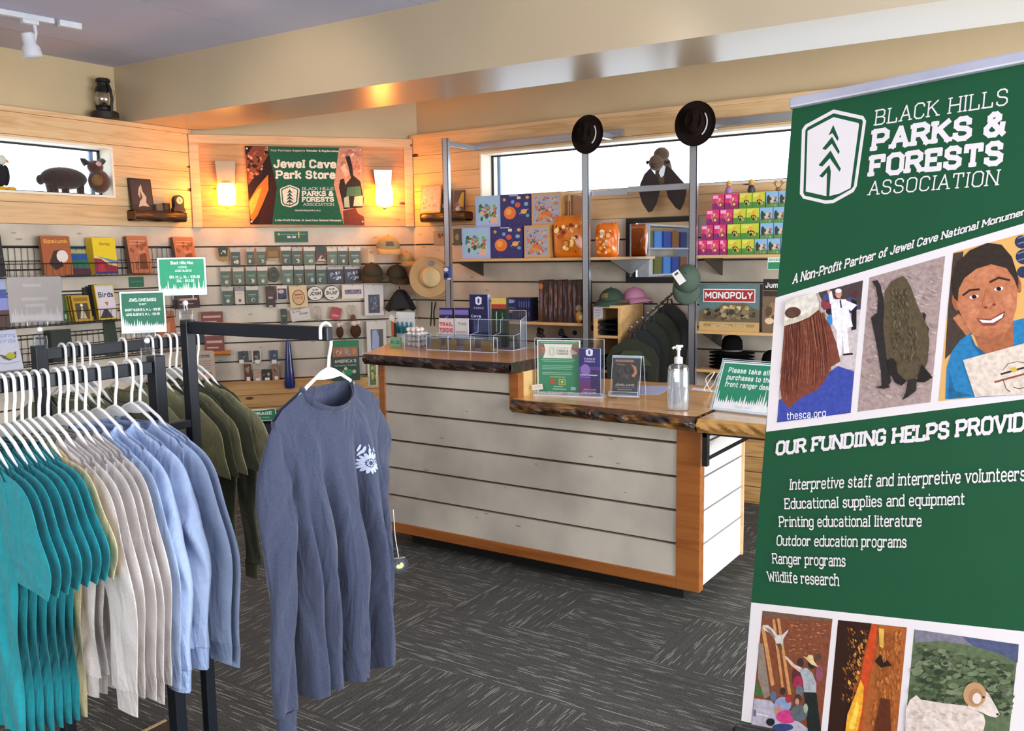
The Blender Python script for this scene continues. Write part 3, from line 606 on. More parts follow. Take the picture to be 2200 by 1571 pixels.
bn = T('roll_up_banner', 'tall green and white roll-up banner stand with photographs and white lettering', 'banner')
bn.matrix_world = Matrix(((ex.x, ey.x, ez.x, BL.x), (ex.y, ey.y, ez.y, BL.y), (ex.z, ey.z, ez.z, BL.z), (0, 0, 0, 1)))
def bf(px, py):
    p = hit(px, py, BL, ey) - BL; return (p.dot(ex), p.dot(ez))
def bx(p, q, x=BW):                             # continue the printed line p-q to the right edge of the fabric
    a, b = bf(*p), bf(*q); t = (x - a[0]) / (b[0] - a[0]); return (x, a[1] + (b[1] - a[1]) * t)
GRN, GRY = M('banner_green_ink', '#164e2f', .6, var=.03, spec=.2), M('banner_white_ink', '#e4dad8', .6, var=.02, spec=.2)
tlx = bf(1703, 233); mb = MB()
mb.prism([(0, 0), (BW, 0), (BW + tlx[0] * .5, BH), tlx], 0, .0015, GRN)
A = Art(mb, bf, -.0002, .00005)
def loc(a, pts, c): a.mb.poly(pts, c, a.nx())
loc(A, [bf(1666, 640), bx((1666, 640), (2200, 480)), bx((1645.8, 928), (2200, 858)), bf(1645.8, 928)], GRY)
loc(A, [bf(1614, 1294.7), bx((1615, 1294.7), (2200, 1357)), (BW, -.0), bf(1592.5, 1549)], GRY)
k5 = lambda x, y: (1600 + x / 3.142, 150 + y / 3.142)
k6 = lambda x, y: (1600 + x / 3.49, 550 + y / 3.49)
k7 = lambda x, y: (1600 + x / 2.53, 950 + y / 2.53)
kz = lambda x, y: (1560 + x / 4.895, 1250 + y / 4.895)
def PH(c): return M('photo_ink_' + c[1:], c, .6, var=.2, scale=70, spec=.2) if isinstance(c, str) else c
def P(k, c, *pts): A.poly([k(*p) for p in pts], PH(c))
def E(k, c, x, y, rx, ry, rot=0): A.poly([k(*p) for p in ell(x, y, rx, ry, 22, rot=rot)], PH(c))
def LN(k, c, w, *pts): A.line([k(*p) for p in pts], w, PH(c))
g = random.Random(5)
def SCT(k, quad, n, cols, r0, r1, asp=1.0, rot=(0, 180)):
    a, b, c, d = [Vector(p) for p in quad]; y = A.nx()
    for _ in range(n):
        u, v = g.uniform(.03, .97), g.uniform(.03, .97); p = (a * (1 - u) + b * u) * (1 - v) + (d * (1 - u) + c * u) * v; r = g.uniform(r0, r1)
        A.mb.poly([A.f(*k(*q)) for q in ell(p.x, p.y, r, r * asp * g.uniform(.6, 1.3), 7, rot=g.uniform(*rot))], PH(g.choice(cols)), y); y -= 6e-6
    A.y = y
A.y = -.0004
# logo and lettering
P(k5, GRY, (600, 268), (800, 312), (820, 345), (757, 785), (735, 825), (600, 900), (545, 905), (395, 870), (372, 838), (386, 405), (408, 372))
P(k5, GRN, (600, 294), (792, 336), (798, 350), (737, 785), (722, 805), (595, 878), (545, 882), (405, 850), (396, 832), (410, 408), (425, 388))
P(k5, GRY, (600, 320), (768, 360), (772, 372), (715, 798), (640, 836), (575, 852), (545, 852), (412, 822), (425, 412))
for c in (((598, 372), (566, 444), (592, 428), (627, 482), (635, 462)), ((590, 452), (524, 534), (546, 542), (588, 500), (634, 572), (642, 552)),
          ((580, 545), (498, 645), (524, 654), (575, 598), (640, 688), (650, 670)), ((572, 642), (503, 718), (526, 728), (556, 694), (552, 852), (572, 852), (582, 688))):
    P(k5, GRN, *c)
for t, bl, br, tl, tr, w in (('BLACK HILLS', (882, 378), (1768, 240), (894, 270), (1778, 122), .95), ('PARKS &', (868, 552), (1745, 447), (882, 402), (1760, 275), 2.5),
                             ('FORESTS', (850, 725), (1722, 645), (864, 578), (1738, 478), 2.5), ('ASSOCIATION', (838, 850), (1702, 783), (852, 752), (1718, 672), .95)):
    text4(A, t, k5(*bl), k5(*br), k5(*tl), k5(*tr), GRY, w, gap=2.2 if w < 2 else 1.6)
_full = 'A Non-Profit Partner of Jewel Cave National Monumen'
q1 = bx((1704, 611), (2200, 463), BW - .01); q0 = bf(1704, 611); q2 = bf(1708, 588); q3 = (q1[0] + .004, q1[1] + .021)
A.f = lambda a, b: (a, b)
text4(A, _full, q0, q1, q2, q3, GRY, 1.9, gap=1.4)
A.f = bf
text4(A, 'OUR FUNDIING HELPS PROVIDE', (1669, 979), (2200, 927), (1672, 948), (2202, 885), GRY, 2.3, gap=1.3, sub='OUR FUNDIING HELPS PROVID')
for t, bl, br, tl, tr in (('Interpretive staff and interpretive volunteers', (248, 262), (1525, 212), (252, 200), (1527, 130)),
                          ('Educational supplies and equipment', (224, 365), (1195, 342), (222, 305), (1197, 272)), ('Printing educational literature', (195, 462), (962, 460), (193, 402), (964, 393)),
                          ('Outdoor education programs', (180, 563), (880, 575), (183, 505), (882, 507)), ('Ranger programs', (160, 660), (550, 678), (157, 602), (552, 610)),
                          ('Wildlife research', (137, 757), (515, 783), (128, 700), (516, 712))):
    text4(A, t, k7(*bl), k7(*br), k7(*tl), k7(*tr), GRY, 1.35, gap=1.5)
A.y = -.0006
# photograph: visitor in a cap watching a man in white
P(k6, '#b7a79e', (310, 345), (888, 183), (795, 1178), (243, 1250))
P(k6, '#4b3c39', (552, 275), (888, 183), (868, 410), (640, 470)); P(k6, '#c9bab6', (640, 440), (868, 400), (828, 850), (690, 850))
SCT(k6, ((570, 300), (870, 270), (850, 420), (600, 450)), 26, ['#8a3a44', '#3c4a86', '#241c1e', '#a86a5c', '#5a2c34'], 12, 30, 1.4)
E(k6, '#3a86c4', 640, 480, 22, 40); P(k6, '#1d1a1e', (800, 320), (840, 340), (838, 550), (800, 560))
P(k6, '#efe6ea', (645, 325), (760, 325), (800, 480), (812, 530), (770, 540), (785, 730), (745, 745), (735, 600), (725, 750), (695, 750), (690, 560), (660, 510))
P(k6, '#efe6ea', (626, 268), (652, 262), (672, 350), (640, 360)); P(k6, '#efe6ea', (755, 330), (842, 368), (800, 412), (752, 395))
E(k6, '#cf8f80', 704, 284, 24, 34); E(k6, '#ece4e4', 704, 262, 24, 16); LN(k6, '#2a2a30', 3, (718, 335), (724, 385)); LN(k6, '#2a2222', 4, (745, 740), (805, 735)); E(k6, '#cf8f80', 630, 268, 10, 16)
P(k6, '#3d4a9c', (258, 1080), (450, 1000), (700, 826), (822, 866), (795, 1178), (243, 1250))
P(k6, '#7c4030', (300, 525), (558, 405), (640, 520), (690, 660), (718, 790), (650, 832), (600, 940), (540, 1010), (430, 1060), (330, 1145), (280, 1080), (266, 980), (280, 760))
for i in range(150):
    x0 = g.uniform(310, 600); x1 = 270 + (x0 - 300) * 1.25 + g.uniform(-30, 40); y1 = g.uniform(780, 1090) - (x1 - 300) * .45
    LN(k6, g.choice(['#9a5640', '#6a3428', '#8a4a38', '#a86a4c', '#5a2c22', '#7c4030']), g.uniform(.5, 1.4), (x0, 520 - (x0 - 310) * .33), ((x0 + x1) / 2 + 14, 700), (x1, max(y1, 640)))
P(k6, '#ddd4c4', (313, 350), (400, 312), (540, 283), (562, 340), (562, 405), (490, 462), (400, 500), (302, 528), (306, 440)); E(k6, '#5c3b30', 368, 428, 60, 42, -8)
P(k6, '#cfc5b0', (302, 490), (440, 446), (560, 380), (562, 402), (490, 462), (302, 528))
text4(A, 'thesca.org', k6(325, 1230), k6(612, 1206), k6(325, 1172), k6(612, 1148), '#e8e4f0', 1.3, serif=False)
A.y = -.0006
# photograph: bat hanging on rock
P(k6, '#a78f88', (935, 163), (1503, 0), (1393, 1097), (845, 1170))
SCT(k6, ((940, 180), (1490, 30), (1400, 1060), (860, 1130)), 420, ['#b0988f', '#9f867f', '#b8a29a', '#988079', '#a88c82', '#bca89f', '#a5908a'], 8, 30, .4, (-20, 40))
P(k6, '#2c2523', (958, 190), (998, 182), (1022, 225), (1045, 330), (1062, 560), (1098, 950), (1060, 992), (1030, 985), (1022, 860), (985, 640), (948, 465), (995, 425), (1000, 320), (985, 240))
P(k6, '#2c2523', (1335, 420), (1362, 440), (1352, 500), (1384, 545), (1368, 620), (1330, 560))
P(k6, '#584a34', (1188, 150), (1215, 175), (1245, 230), (1300, 380), (1368, 520), (1386, 640), (1372, 800), (1330, 890), (1250, 935), (1160, 955), (1100, 880), (1068, 780), (1040, 540), (1052, 270), (1100, 195))
SCT(k6, ((1100, 230), (1230, 230), (1350, 820), (1090, 820)), 420, ['#64553a', '#4c402d', '#6c5d42', '#584a34', '#44382a', '#75664a'], 5, 20, .3, (65, 110))
P(k6, '#241d1b', (1072, 785), (1110, 762), (1138, 800), (1150, 880), (1215, 940), (1180, 975), (1130, 950), (1090, 880)); P(k6, '#241d1b', (1330, 812), (1412, 912), (1350, 950), (1290, 945))
P(k6, '#2c2523', (1228, 930), (1292, 920), (1290, 1010), (1225, 1060), (1182, 1082), (1208, 1030)); P(k6, '#2c2523', (985, 990), (1070, 955), (1095, 985), (1050, 998))
A.y = -.0006
# photograph: smiling child holding a drawing
I = lambda x, y: (x, y)
_r3 = (bx((2048, 542.7), (2129, 520.6)), bx((2016, 862.3), (2200, 845)))
loc(A, [bf(2048, 542.7), _r3[0], _r3[1], bf(2016, 862.3)], C('#dba455'))
P(I, '#46362c', (2048, 545), (2070, 540), (2060, 650), (2090, 716), (2030, 772), (2037, 660)); P(I, '#b8744e', (2047, 684), (2060, 674), (2092, 712), (2078, 724))
for x, y, r in ((2196, 520, 16), (2200, 552, 18), (2199, 585, 14)): E(I, '#2b3350', x, y, r, r * .9)
for y in (512, 524, 545, 560): LN(I, '#8a88a0', 2, (2188, y), (2206, y - 6))
P(I, '#a8633f', (2085, 695), (2160, 712), (2176, 680), (2182, 745), (2140, 764), (2106, 758))
P(I, '#2878a8', (2031, 858), (2034, 790), (2044, 757), (2062, 732), (2084, 716), (2096, 742), (2118, 760), (2150, 762), (2178, 742), (2176, 690), (2200, 684), (2240, 690), (2235, 846))
P(I, '#1d5f88', (2036, 858), (2040, 800), (2052, 840), (2090, 850)); P(I, '#1d5f88', (2084, 716), (2096, 742), (2118, 760), (2106, 762), (2090, 744))
E(I, '#a5603f', 2054, 650, 8, 18, -12); E(I, '#a5603f', 2188, 612, 6, 18, -8)
P(I, '#bd744f', (2055, 652), (2058, 610), (2080, 580), (2120, 562), (2158, 566), (2178, 590), (2186, 625), (2184, 662), (2172, 700), (2150, 728), (2126, 740), (2104, 734), (2084, 712), (2068, 685))
E(I, '#c37a54', 2112, 590, 34, 15, -12); E(I, '#c67d58', 2090, 668, 13, 15, -10); E(I, '#c67d58', 2166, 645, 11, 15, -10); E(I, '#cc845e', 2088, 665, 8, 9); E(I, '#cc845e', 2167, 642, 7, 9); E(I, '#b46b47', 2128, 716, 20, 10, -10)
P(I, '#a2603f', (2150, 728), (2126, 740), (2104, 734), (2092, 720), (2126, 728), (2160, 712))
P(I, '#33261c', (2050, 640), (2045, 605), (2056, 566), (2084, 538), (2122, 522), (2152, 526), (2174, 552), (2188, 596), (2188, 622), (2178, 598), (2162, 576), (2130, 568), (2098, 578), (2072, 598), (2060, 622), (2058, 648))
for a in (((2070, 634), (2084, 624), (2103, 622)), ((2128, 606), (2146, 597), (2168, 602))): LN(I, '#3a241a', 4.5, *a)
for x, y, r in ((2093, 638, -10), (2146, 621, -10)): E(I, '#f0e4da', x, y, 10, 4, r); E(I, '#20130e', x, y, 5.5, 4.2)
P(I, '#b26a46', (2119, 622), (2130, 619), (2138, 646), (2140, 656), (2126, 665), (2112, 663), (2110, 654)); E(I, '#c47c56', 2125, 650, 8, 9, -10); E(I, '#70382a', 2118, 661, 4, 2.5); E(I, '#70382a', 2136, 655, 4, 2.5)
P(I, '#8c4438', (2098, 684), (2128, 686), (2160, 668), (2158, 682), (2136, 700), (2112, 700)); P(I, '#f2e8de', (2103, 687), (2128, 689), (2157, 673), (2153, 683), (2134, 694), (2112, 694))
P(I, '#dbc7b6', (2069, 774), (2240, 727), (2235, 846), (2095, 853))
LN(I, '#2e2620', 4, (2152, 804), (2215, 786)); E(I, '#d8b040', 2178, 794, 7, 6); LN(I, '#8a4a36', 4, (2139, 821), (2215, 800)); LN(I, '#3a3030', 1.6, (2156, 818), (2162, 836), (2170, 842)); LN(I, '#3a3030', 1.6, (2178, 832), (2190, 836), (2204, 832)); LN(I, '#3a3030', 1.2, (2155, 796), (2166, 782), (2186, 777), (2210, 782))
A.y = -.0006
# photograph: ranger with a bird of prey before visitors
P(kz, '#7e452c', (384, 305), (1120, 392), (990, 1640), (265, 1500))
SCT(kz, ((620, 400), (1080, 430), (1000, 800), (640, 760)), 110, ['#9a5632', '#6a3824', '#a86a44', '#8a4a2e', '#b07a54'], 8, 22, .35, (0, 12))
P(kz, '#70513c', (384, 305), (1110, 392), (1108, 420), (382, 385)); P(kz, '#8c7a6c', (345, 650), (390, 650), (465, 1200), (400, 1230), (335, 1000)); P(kz, '#3f6a34', (320, 1040), (390, 1180), (380, 1205), (310, 1190))
for q in (((370, 480), (395, 470), (505, 1090), (475, 1100)), ((400, 500), (412, 500), (512, 1080), (500, 1085)), ((485, 392), (515, 392), (610, 1110), (585, 1120)), ((535, 385), (565, 388), (690, 1190), (655, 1190))): P(kz, '#c98c54', *q)
P(kz, '#b3a9b4', (300, 1225), (470, 1250), (520, 1300), (1000, 1640), (268, 1500)); LN(kz, '#e4dce0', 2, (310, 1385), (440, 1415))
P(kz, '#d2c6bc', (384, 458), (440, 455), (500, 505), (540, 560), (590, 560), (660, 498), (650, 528), (606, 600), (596, 660), (560, 700), (530, 640), (490, 560), (400, 505)); P(kz, '#8e7a6a', (400, 475), (470, 500), (525, 590), (500, 590), (440, 520)); P(kz, '#5a4638', (530, 650), (580, 650), (595, 720), (560, 720))
E(kz, '#5a2a30', 745, 1000, 45, 120); E(kz, '#a02c4a', 760, 1060, 50, 70); E(kz, '#3c2a26', 785, 850, 34, 48); E(kz, '#2e2422', 905, 860, 40, 60); E(kz, '#8a4a5a', 985, 960, 40, 90); E(kz, '#4a3a34', 975, 790, 26, 36)
P(kz, '#d9b6a2', (608, 780), (640, 785), (720, 868), (800, 905), (775, 950), (690, 885)); P(kz, '#a5a6a8', (770, 920), (850, 905), (910, 960), (952, 1070), (950, 1165), (820, 1160), (812, 1040)); P(kz, '#1c2320', (820, 1160), (950, 1168), (1010, 1640), (870, 1640))
P(kz, '#dcbf86', (806, 776), (850, 800), (870, 765), (915, 775), (925, 830), (975, 900), (900, 870)); E(kz, '#6a6a70', 775, 1150, 40, 60)
for x, y, rx, ry, c in ((600, 1150, 28, 40, '#3a2a24'), (600, 1290, 90, 80, '#8494b4'), (555, 1360, 40, 60, '#b87a70'), (640, 1420, 110, 70, '#c83a78'), (760, 1230, 34, 50, '#4a3228'), (750, 1260, 22, 34, '#c08a74'), (770, 1380, 90, 90, '#5c6064'), (470, 1475, 46, 40, '#1c1c24'), (500, 1200, 34, 60, '#5a6478'), (660, 1230, 34, 44, '#a03034'), (600, 1530, 110, 40, '#34406a'), (840, 1330, 24, 50, '#9aa488'), (305, 1380, 16, 40, '#5a6a8a')): E(kz, c, x, y, rx, ry)
A.y = -.0006
# photograph: glowing canyon wall
P(k7, '#a85a26', (508, 967), (882, 1008), (822, 1640), (445, 1640))
P(k7, '#301609', (508, 967), (690, 986), (660, 1100), (600, 1290), (545, 1640), (445, 1640))
SCT(k7, ((560, 1000), (680, 1000), (600, 1420), (520, 1420)), 170, ['#c07a2c', '#7a4018', '#e0a040', '#4a2410', '#8e5020', '#301609', '#5c2c12'], 4, 14, .45, (55, 75))
SCT(k7, ((730, 1020), (870, 1020), (820, 1560), (690, 1560)), 320, ['#b8682c', '#96501e', '#c87a38', '#8a461c', '#b06a34', '#a4581f'], 5, 20, .35, (70, 110))
P(k7, '#c8461c', (692, 992), (724, 996), (705, 1160), (672, 1300), (650, 1420), (620, 1640), (560, 1640), (620, 1400), (645, 1200)); P(k7, '#f0a42c', (632, 1290), (650, 1330), (640, 1450), (610, 1600), (545, 1600), (560, 1480), (600, 1380)); P(k7, '#f8cc4c', (612, 1400), (622, 1440), (598, 1560), (565, 1560))
P(k7, '#5c2a12', (740, 1390), (790, 1400), (800, 1640), (690, 1640)); P(k7, '#2c140a', (710, 1190), (740, 1150), (755, 1200), (780, 1185), (800, 1215), (740, 1225)); P(k7, '#d8a848', (730, 1010), (760, 1015), (755, 1120), (735, 1110))
A.y = -.0006
# photograph: bighorn ram
P(k7, '#5d6a4a', (922, 1018), (1490, 1100), (1430, 1650), (862, 1650))
P(k7, '#7c7684', (922, 1018), (1490, 1100), (1484, 1180), (1340, 1140), (1200, 1100), (1060, 1080), (930, 1090)); P(k7, '#4e5470', (1180, 1056), (1490, 1100), (1484, 1200), (1380, 1150), (1240, 1110))
SCT(k7, ((925, 1090), (1480, 1210), (1450, 1500), (890, 1440)), 620, ['#5c6a46', '#465438', '#6c7856', '#38442c', '#505e3e', '#767e60', '#2e3826', '#5a6248'], 5, 17, 1.9, (80, 100))
P(k7, '#dac7ba', (872, 1650), (878, 1450), (900, 1400), (935, 1374), (960, 1398), (1080, 1418), (1210, 1432), (1300, 1480), (1310, 1520), (1280, 1650))
SCT(k7, ((900, 1430), (1230, 1460), (1230, 1600), (900, 1600)), 110, ['#cfbbac', '#e2d2c6', '#c4ac9c', '#d6c2b4', '#dcccbf'], 7, 22, .5, (0, 40))
P(k7, '#dccabc', (1215, 1440), (1220, 1340), (1280, 1318), (1330, 1370), (1372, 1445), (1388, 1478), (1368, 1496), (1330, 1488), (1295, 1470)); A.poly([k7(*p) for p in ell(1252, 1372, 62, 68, 26)], '#bb8c60')
A.poly([k7(*p) for p in ell(1258, 1384, 40, 46, 26)], '#a8774e'); A.poly([k7(*p) for p in ell(1264, 1392, 24, 30, 20)], '#e0cec0'); E(k7, '#2a1c14', 1300, 1385, 7, 6); E(k7, '#3a2a22', 1376, 1478, 8, 6)
mb.obj('printed_banner_fabric', bn)
ALU = M('brushed_aluminium', '#b9bcc4', .32, metal=.85, var=.06, scale=3, stretch=(1, 1, 30)); ALP = M('banner_rail_grey', '#b6b4bf', .4, metal=.3)
mb = MB(); mb.box(tlx[0] - .008, -.016, BH - .002, BW + .1, .016, BH + .034, ALP, .006); mb.obj('top_rail', bn)
MB().box(-.012, -.05, -.075, BW + .01, .07, -.004, M('banner_base_black', '#15171a', .35), .012).obj('base', bn)
mb = MB(); mb.tube([(BW / 2, .03, -.02), (BW / 2, .022, BH)], .009, ALP, 8); mb.obj('support_pole', bn)
# ================================================================ clothing rack, hangers and shirts
def sm(x): x = max(0., min(1., x)); return x * x * (3 - 2 * x)
def fabric(name, col, heather=.06, sc=60):
    return M(name, col, .88, var=heather, scale=sc, bump=.25, bscale=420, sheen=.25, spec=.2, wr=.55)
def shirt_parts(t, mat, rib, L=.74, hw=.2, hemw=.19, D=.045, fold=.012, kf=3.0, seed=0, sleeve='long', cuff=((.29, -.82), (.29, -.82)), sy=(0, 0), hem=False, nk=.088, zsh=-.215, sd=.034, cw=.05, nd=.036, kx=.055, dip=.052):
    g = random.Random(int(seed)); ph = [g.uniform(0, 6.28) + (seed % 1) * 10 * (1 if i % 2 else -.7) for i in range(12)]; zb0 = -.165 - L
    def top(ax, front):
        if ax < nk: return -.165 - (dip if front else .014) * sqrt(max(0, 1 - (ax / nk) ** 2))
        return -.165 + (zsh + .165) * (ax - nk) / (hw - nk) - .012 * sm((ax - hw + .03) / .03)
    def pt(a, v):
        c, s_ = cos(a), sin(a); front = s_ < 0; k = abs(c) ** .85 * (1 if c >= 0 else -1)
        w = hw + (hemw - hw) * sm(v * 1.2) + .004 * sin(9 * v + ph[0]); x = k * w; ax = abs(k) * hw
        zt = top(ax, front); zb = zb0 + .008 * sin(5 * k + ph[1]) + .006 * sin(11 * k + ph[2]) + (.012 * abs(k))
        z = zt + (zb - zt) * v; e = max(0, 1 - abs(k) ** 3)
        yt = max(nd * sqrt(max(0, 1 - (ax / nk) ** 2)) if ax < nk else 0, .0068)
        y = yt + (D * e ** .7 - yt) * sm(v / .22)
        y = -y if front else y
        am = fold * sm((v - .06) * 1.7) * (1 if nd > .03 else e); ds = (x - .25 * x * v)
        rg = (lambda q: 1.3 - 2.6 * abs(sin(q / 2)) ** .75) if nd > .03 else sin
        f = rg(kf * pi * k + ph[3] + .5 * sin(3 * v + ph[4])) + .5 * rg(kf * 1.9 * pi * k + ph[5] + .8 * v) + .2 * sin(kf * 4.1 * pi * k + ph[6] - 2 * v)
        y += am * f * (1 if front or nd < .03 else .8) + .0035 * sin(14 * k + 23 * z + ph[7]) * sm(v * 4)
        return (x, y, z)
    o = MB().grid(lambda u, v: pt(2 * pi * u, v), 96, 40, mat, wrap=True).obj('body', t, sharp=180)
    n = 40; pts = []
    for i in range(n):
        a = 2 * pi * i / n; x = nk * cos(a); f = sin(a) < 0
        pts.append((x, ((nd + .002) * sin(a)), top(abs(x) * .985, f) + .003))
    MB().tube(pts, .0085 if nd > .03 else .004, rib, 8, closed=True, sec=[(cos(2 * pi * i / 8) * .55, sin(2 * pi * i / 8) * 1.15) for i in range(8)]).obj('neckband', t)
    for side in (-1, 1):
        (cx, cz) = cuff[0 if side < 0 else 1]; cy = sy[0 if side < 0 else 1]
        S = Vector((hw - .06, 0, zsh - .075)); E_ = Vector((cx, cy, cz)); long = sleeve == 'long'
        K = Vector((hw + kx, cy * .3, zsh - (.14 if long else .10)))
        K2 = Vector((cx + .012 * (kx > .04) - .012 * (kx < .04), cy * .8, cz + (.34 if long else .08)))
        q = [g.uniform(0, 6.28) + (seed % 1) * 6 for _ in range(5)]
        def path(v):
            m = 1 - v; return S * m ** 3 + K * 3 * m * m * v + K2 * 3 * m * v * v + E_ * v ** 3
        def sp(u, v, v0=0., v1=1., wk=1.):
            v = v0 + (v1 - v0) * v; p = path(v); d = (path(min(1, v + .02)) - path(max(0, v - .02))).normalized()
            nrm = Vector((-d.z, 0, d.x)) * -1; a = 2 * pi * u
            w = ((.098 if kx > .04 else .086) + ((cw if long else .088) - (.098 if kx > .04 else .086)) * sm(v * 1.15)) * wk; dp = sd * (1 - .25 * v) * wk * (.3 + .7 * sm(v / .3))
            w += .006 * sin(13 * v + q[0] + 2 * cos(a)); dp += sd * .35 * sin(9 * v + q[1]) * sin(2 * a + q[2]) + sd * .3 * sin(21 * v + q[3] + 3 * a) * sm(v * 2)
            r = p + nrm * (w * cos(a)) + Vector((0, dp * sin(a), 0)) + Vector((.008 * sin(10 * v + q[4]), 0, 0)) * v
            return (side * r.x, r.y, r.z)
        MB().grid(lambda u, v: sp(u, v), 28, 30, mat, wrap=True).obj('sleeve', t, sharp=180)
        if long:
            def cf(u, v):
                a = 2 * pi * u; p = path(1.0); d = (path(1) - path(.96)).normalized(); nrm = Vector((d.z, 0, -d.x)); w = cw * (.84 - .08 * v) + .0015 * sin(40 * a)
                r = p + d * (.062 * v - .004) + nrm * w * cos(a) + Vector((0, sd * .62 * sin(a), 0)); return (side * r.x, r.y, r.z)
            MB().grid(cf, 32, 4, rib, wrap=True).obj('cuff', t, sharp=180)
    if hem:
        def hf(u, v):
            p = pt(2 * pi * u, 1.0); k = .95 - .03 * v + .0; return (p[0] * k, p[1] * .9 + .0012 * sin(90 * u * 2 * pi), p[2] + .004 - .062 * v)
        MB().grid(hf, 96, 4, rib, wrap=True).obj('hem_rib', t, sharp=180)
    return pt
WHP = M('hanger_white_plastic', '#efece6', .3, var=.02); NAVY = M('rack_navy_metal', '#0f151f', .4, var=.05, metal=.1)
_hp = None
def hanger(label, loc, rz, group):
    global _hp
    if _hp: return dup(_hp, loc, rz, label, group)
    t = T('plastic_hanger', label, 'hanger', loc, rz, group)
    hk = [(.006, 0, -.118), (.010, 0, -.085), (.019, 0, -.055), (.0205, 0, -.02)] + [(.0195 * cos(RAD(a)) + .001, 0, -.012 + .0185 * sin(RAD(a))) for a in range(0, 181, 18)] + [(-.0188, 0, -.022), (-.019, 0, -.036)]
    MB().tube(hk, .0044, WHP, 10).obj('hook', t)
    arm = [(-.168, 0, -.252), (-.178, 0, -.240), (-.16, 0, -.226), (-.075, 0, -.157), (-.02, 0, -.125), (.006, 0, -.116), (.03, 0, -.125), (.085, 0, -.157), (.16, 0, -.226), (.178, 0, -.240), (.168, 0, -.252)]
    mb = MB().tube(arm, .0048, WHP, 8); mb.tube([(-.168, 0, -.252), (.168, 0, -.252)], .0045, WHP, 8)
    mb.prism([(-.05, -.141), (.006, -.116), (.058, -.141), (.02, -.145), (-.012, -.145)], -.002, .002, WHP); mb.obj('shoulder_bar', t)
    _hp = t; return t
X1, X2, Y3 = -2.318, -2.80, 1.735
Z1, Z2, Z3 = 1.315, 1.335, 1.424
rk = T('clothing_rack', 'navy metal four-way garment rack holding the hanging shirts', 'clothing rack', (-2.55, 1.64, 0))
ox, oy = -2.55, 1.64
def rb(n, x0, y0, z0, x1, y1, z1): return MB().box(x0 - ox, y0 - oy, z0, x1 - ox, y1 - oy, z1, NAVY, .003).obj(n, rk)
rb('post', X1 - .02, 1.6, 0, X1 + .02, 1.637, 1.33)
rb('post', X1 - .015, 1.718, 0, X1 + .015, 1.752, Z3 + .004)
rb('post', X2 - .016, 1.52, 0, X2 + .016, 1.56, Z2 + .012)
rb('hanging_rail', X1 - .011, .42, Z1 - .036, X1 + .011, 1.6, Z1)
rb('hanging_rail', X2 - .011, 1.56, Z2 - .036, X2 + .011, 2.16, Z2)
rb('hanging_rail', X1 + .015, Y3 - .011, Z3 - .038, -1.722, Y3 + .011, Z3)
rb('crossbar', X1 - .015, 1.637, 1.10, X1 + .015, 1.718, 1.125)
rb('crossbar', X2, 1.65, .3, X1, 1.67, .33)
MB().box(-2.64 - ox, 1.3 - oy, 0, -2.18 - ox, 1.80 - oy, .02, NAVY, .004).obj('base_plate', rk)
MB().box(-2.652 - ox, 1.3 - oy, 0, -2.6405 - ox, 1.80 - oy, .022, M('base_edge_tan', '#b89c74', .6)).obj('base_edge', rk)
# ---- front rail
TEAL = fabric('teal_jersey', '#16939c', .1, 50); TEALR = fabric('teal_rib', '#128089')
CREAM = fabric('cream_jersey', '#d8c698'); OAT = fabric('oatmeal_heather', '#d8cfca', .1, 380); OATR = fabric('oatmeal_rib', '#d2c8c2')
LBLU = fabric('light_blue_fleece', '#b2c4e4', .05); LBLR = fabric('light_blue_rib', '#a6bade')
OLIV = fabric('olive_jersey', '#a09b72'); OLID = fabric('dark_olive_jersey', '#54563f'); OLIR = fabric('olive_rib', '#8f8a64')
SLAT = fabric('slate_blue_heather', '#3a3f53', .2, 300); SLAR = fabric('slate_blue_rib', '#363b4e', .2, 300)
order = ['first', 'second', 'third', 'fourth', 'fifth', 'sixth', 'seventh', 'eighth', 'ninth', 'tenth', 'eleventh', 'twelfth']
HG1, HG2 = 'white hangers on the near rail', 'white hangers on the far rail'
rail1 = [(-76, 'teal'), (-57, 'teal'), (-38, 'teal'), (-17, 'teal'), (2, 'teal'), (20, 'teal'), (37, 'teal'), (54, 'cream'), (74, 'oat'), (93, 'oat'), (118, 'oat'), (135, 'oat'), (154, 'oat'), (174, 'lb'), (203, 'lb'), (239, 'lb'), (274, 'lb'), (292, 'lb')]
cnt = {}
tot = {'teal': 'teal short-sleeve tee', 'cream': 'pale cream short-sleeve tee', 'oat': 'oatmeal heather sweatshirt', 'lb': 'light blue sweatshirt'}
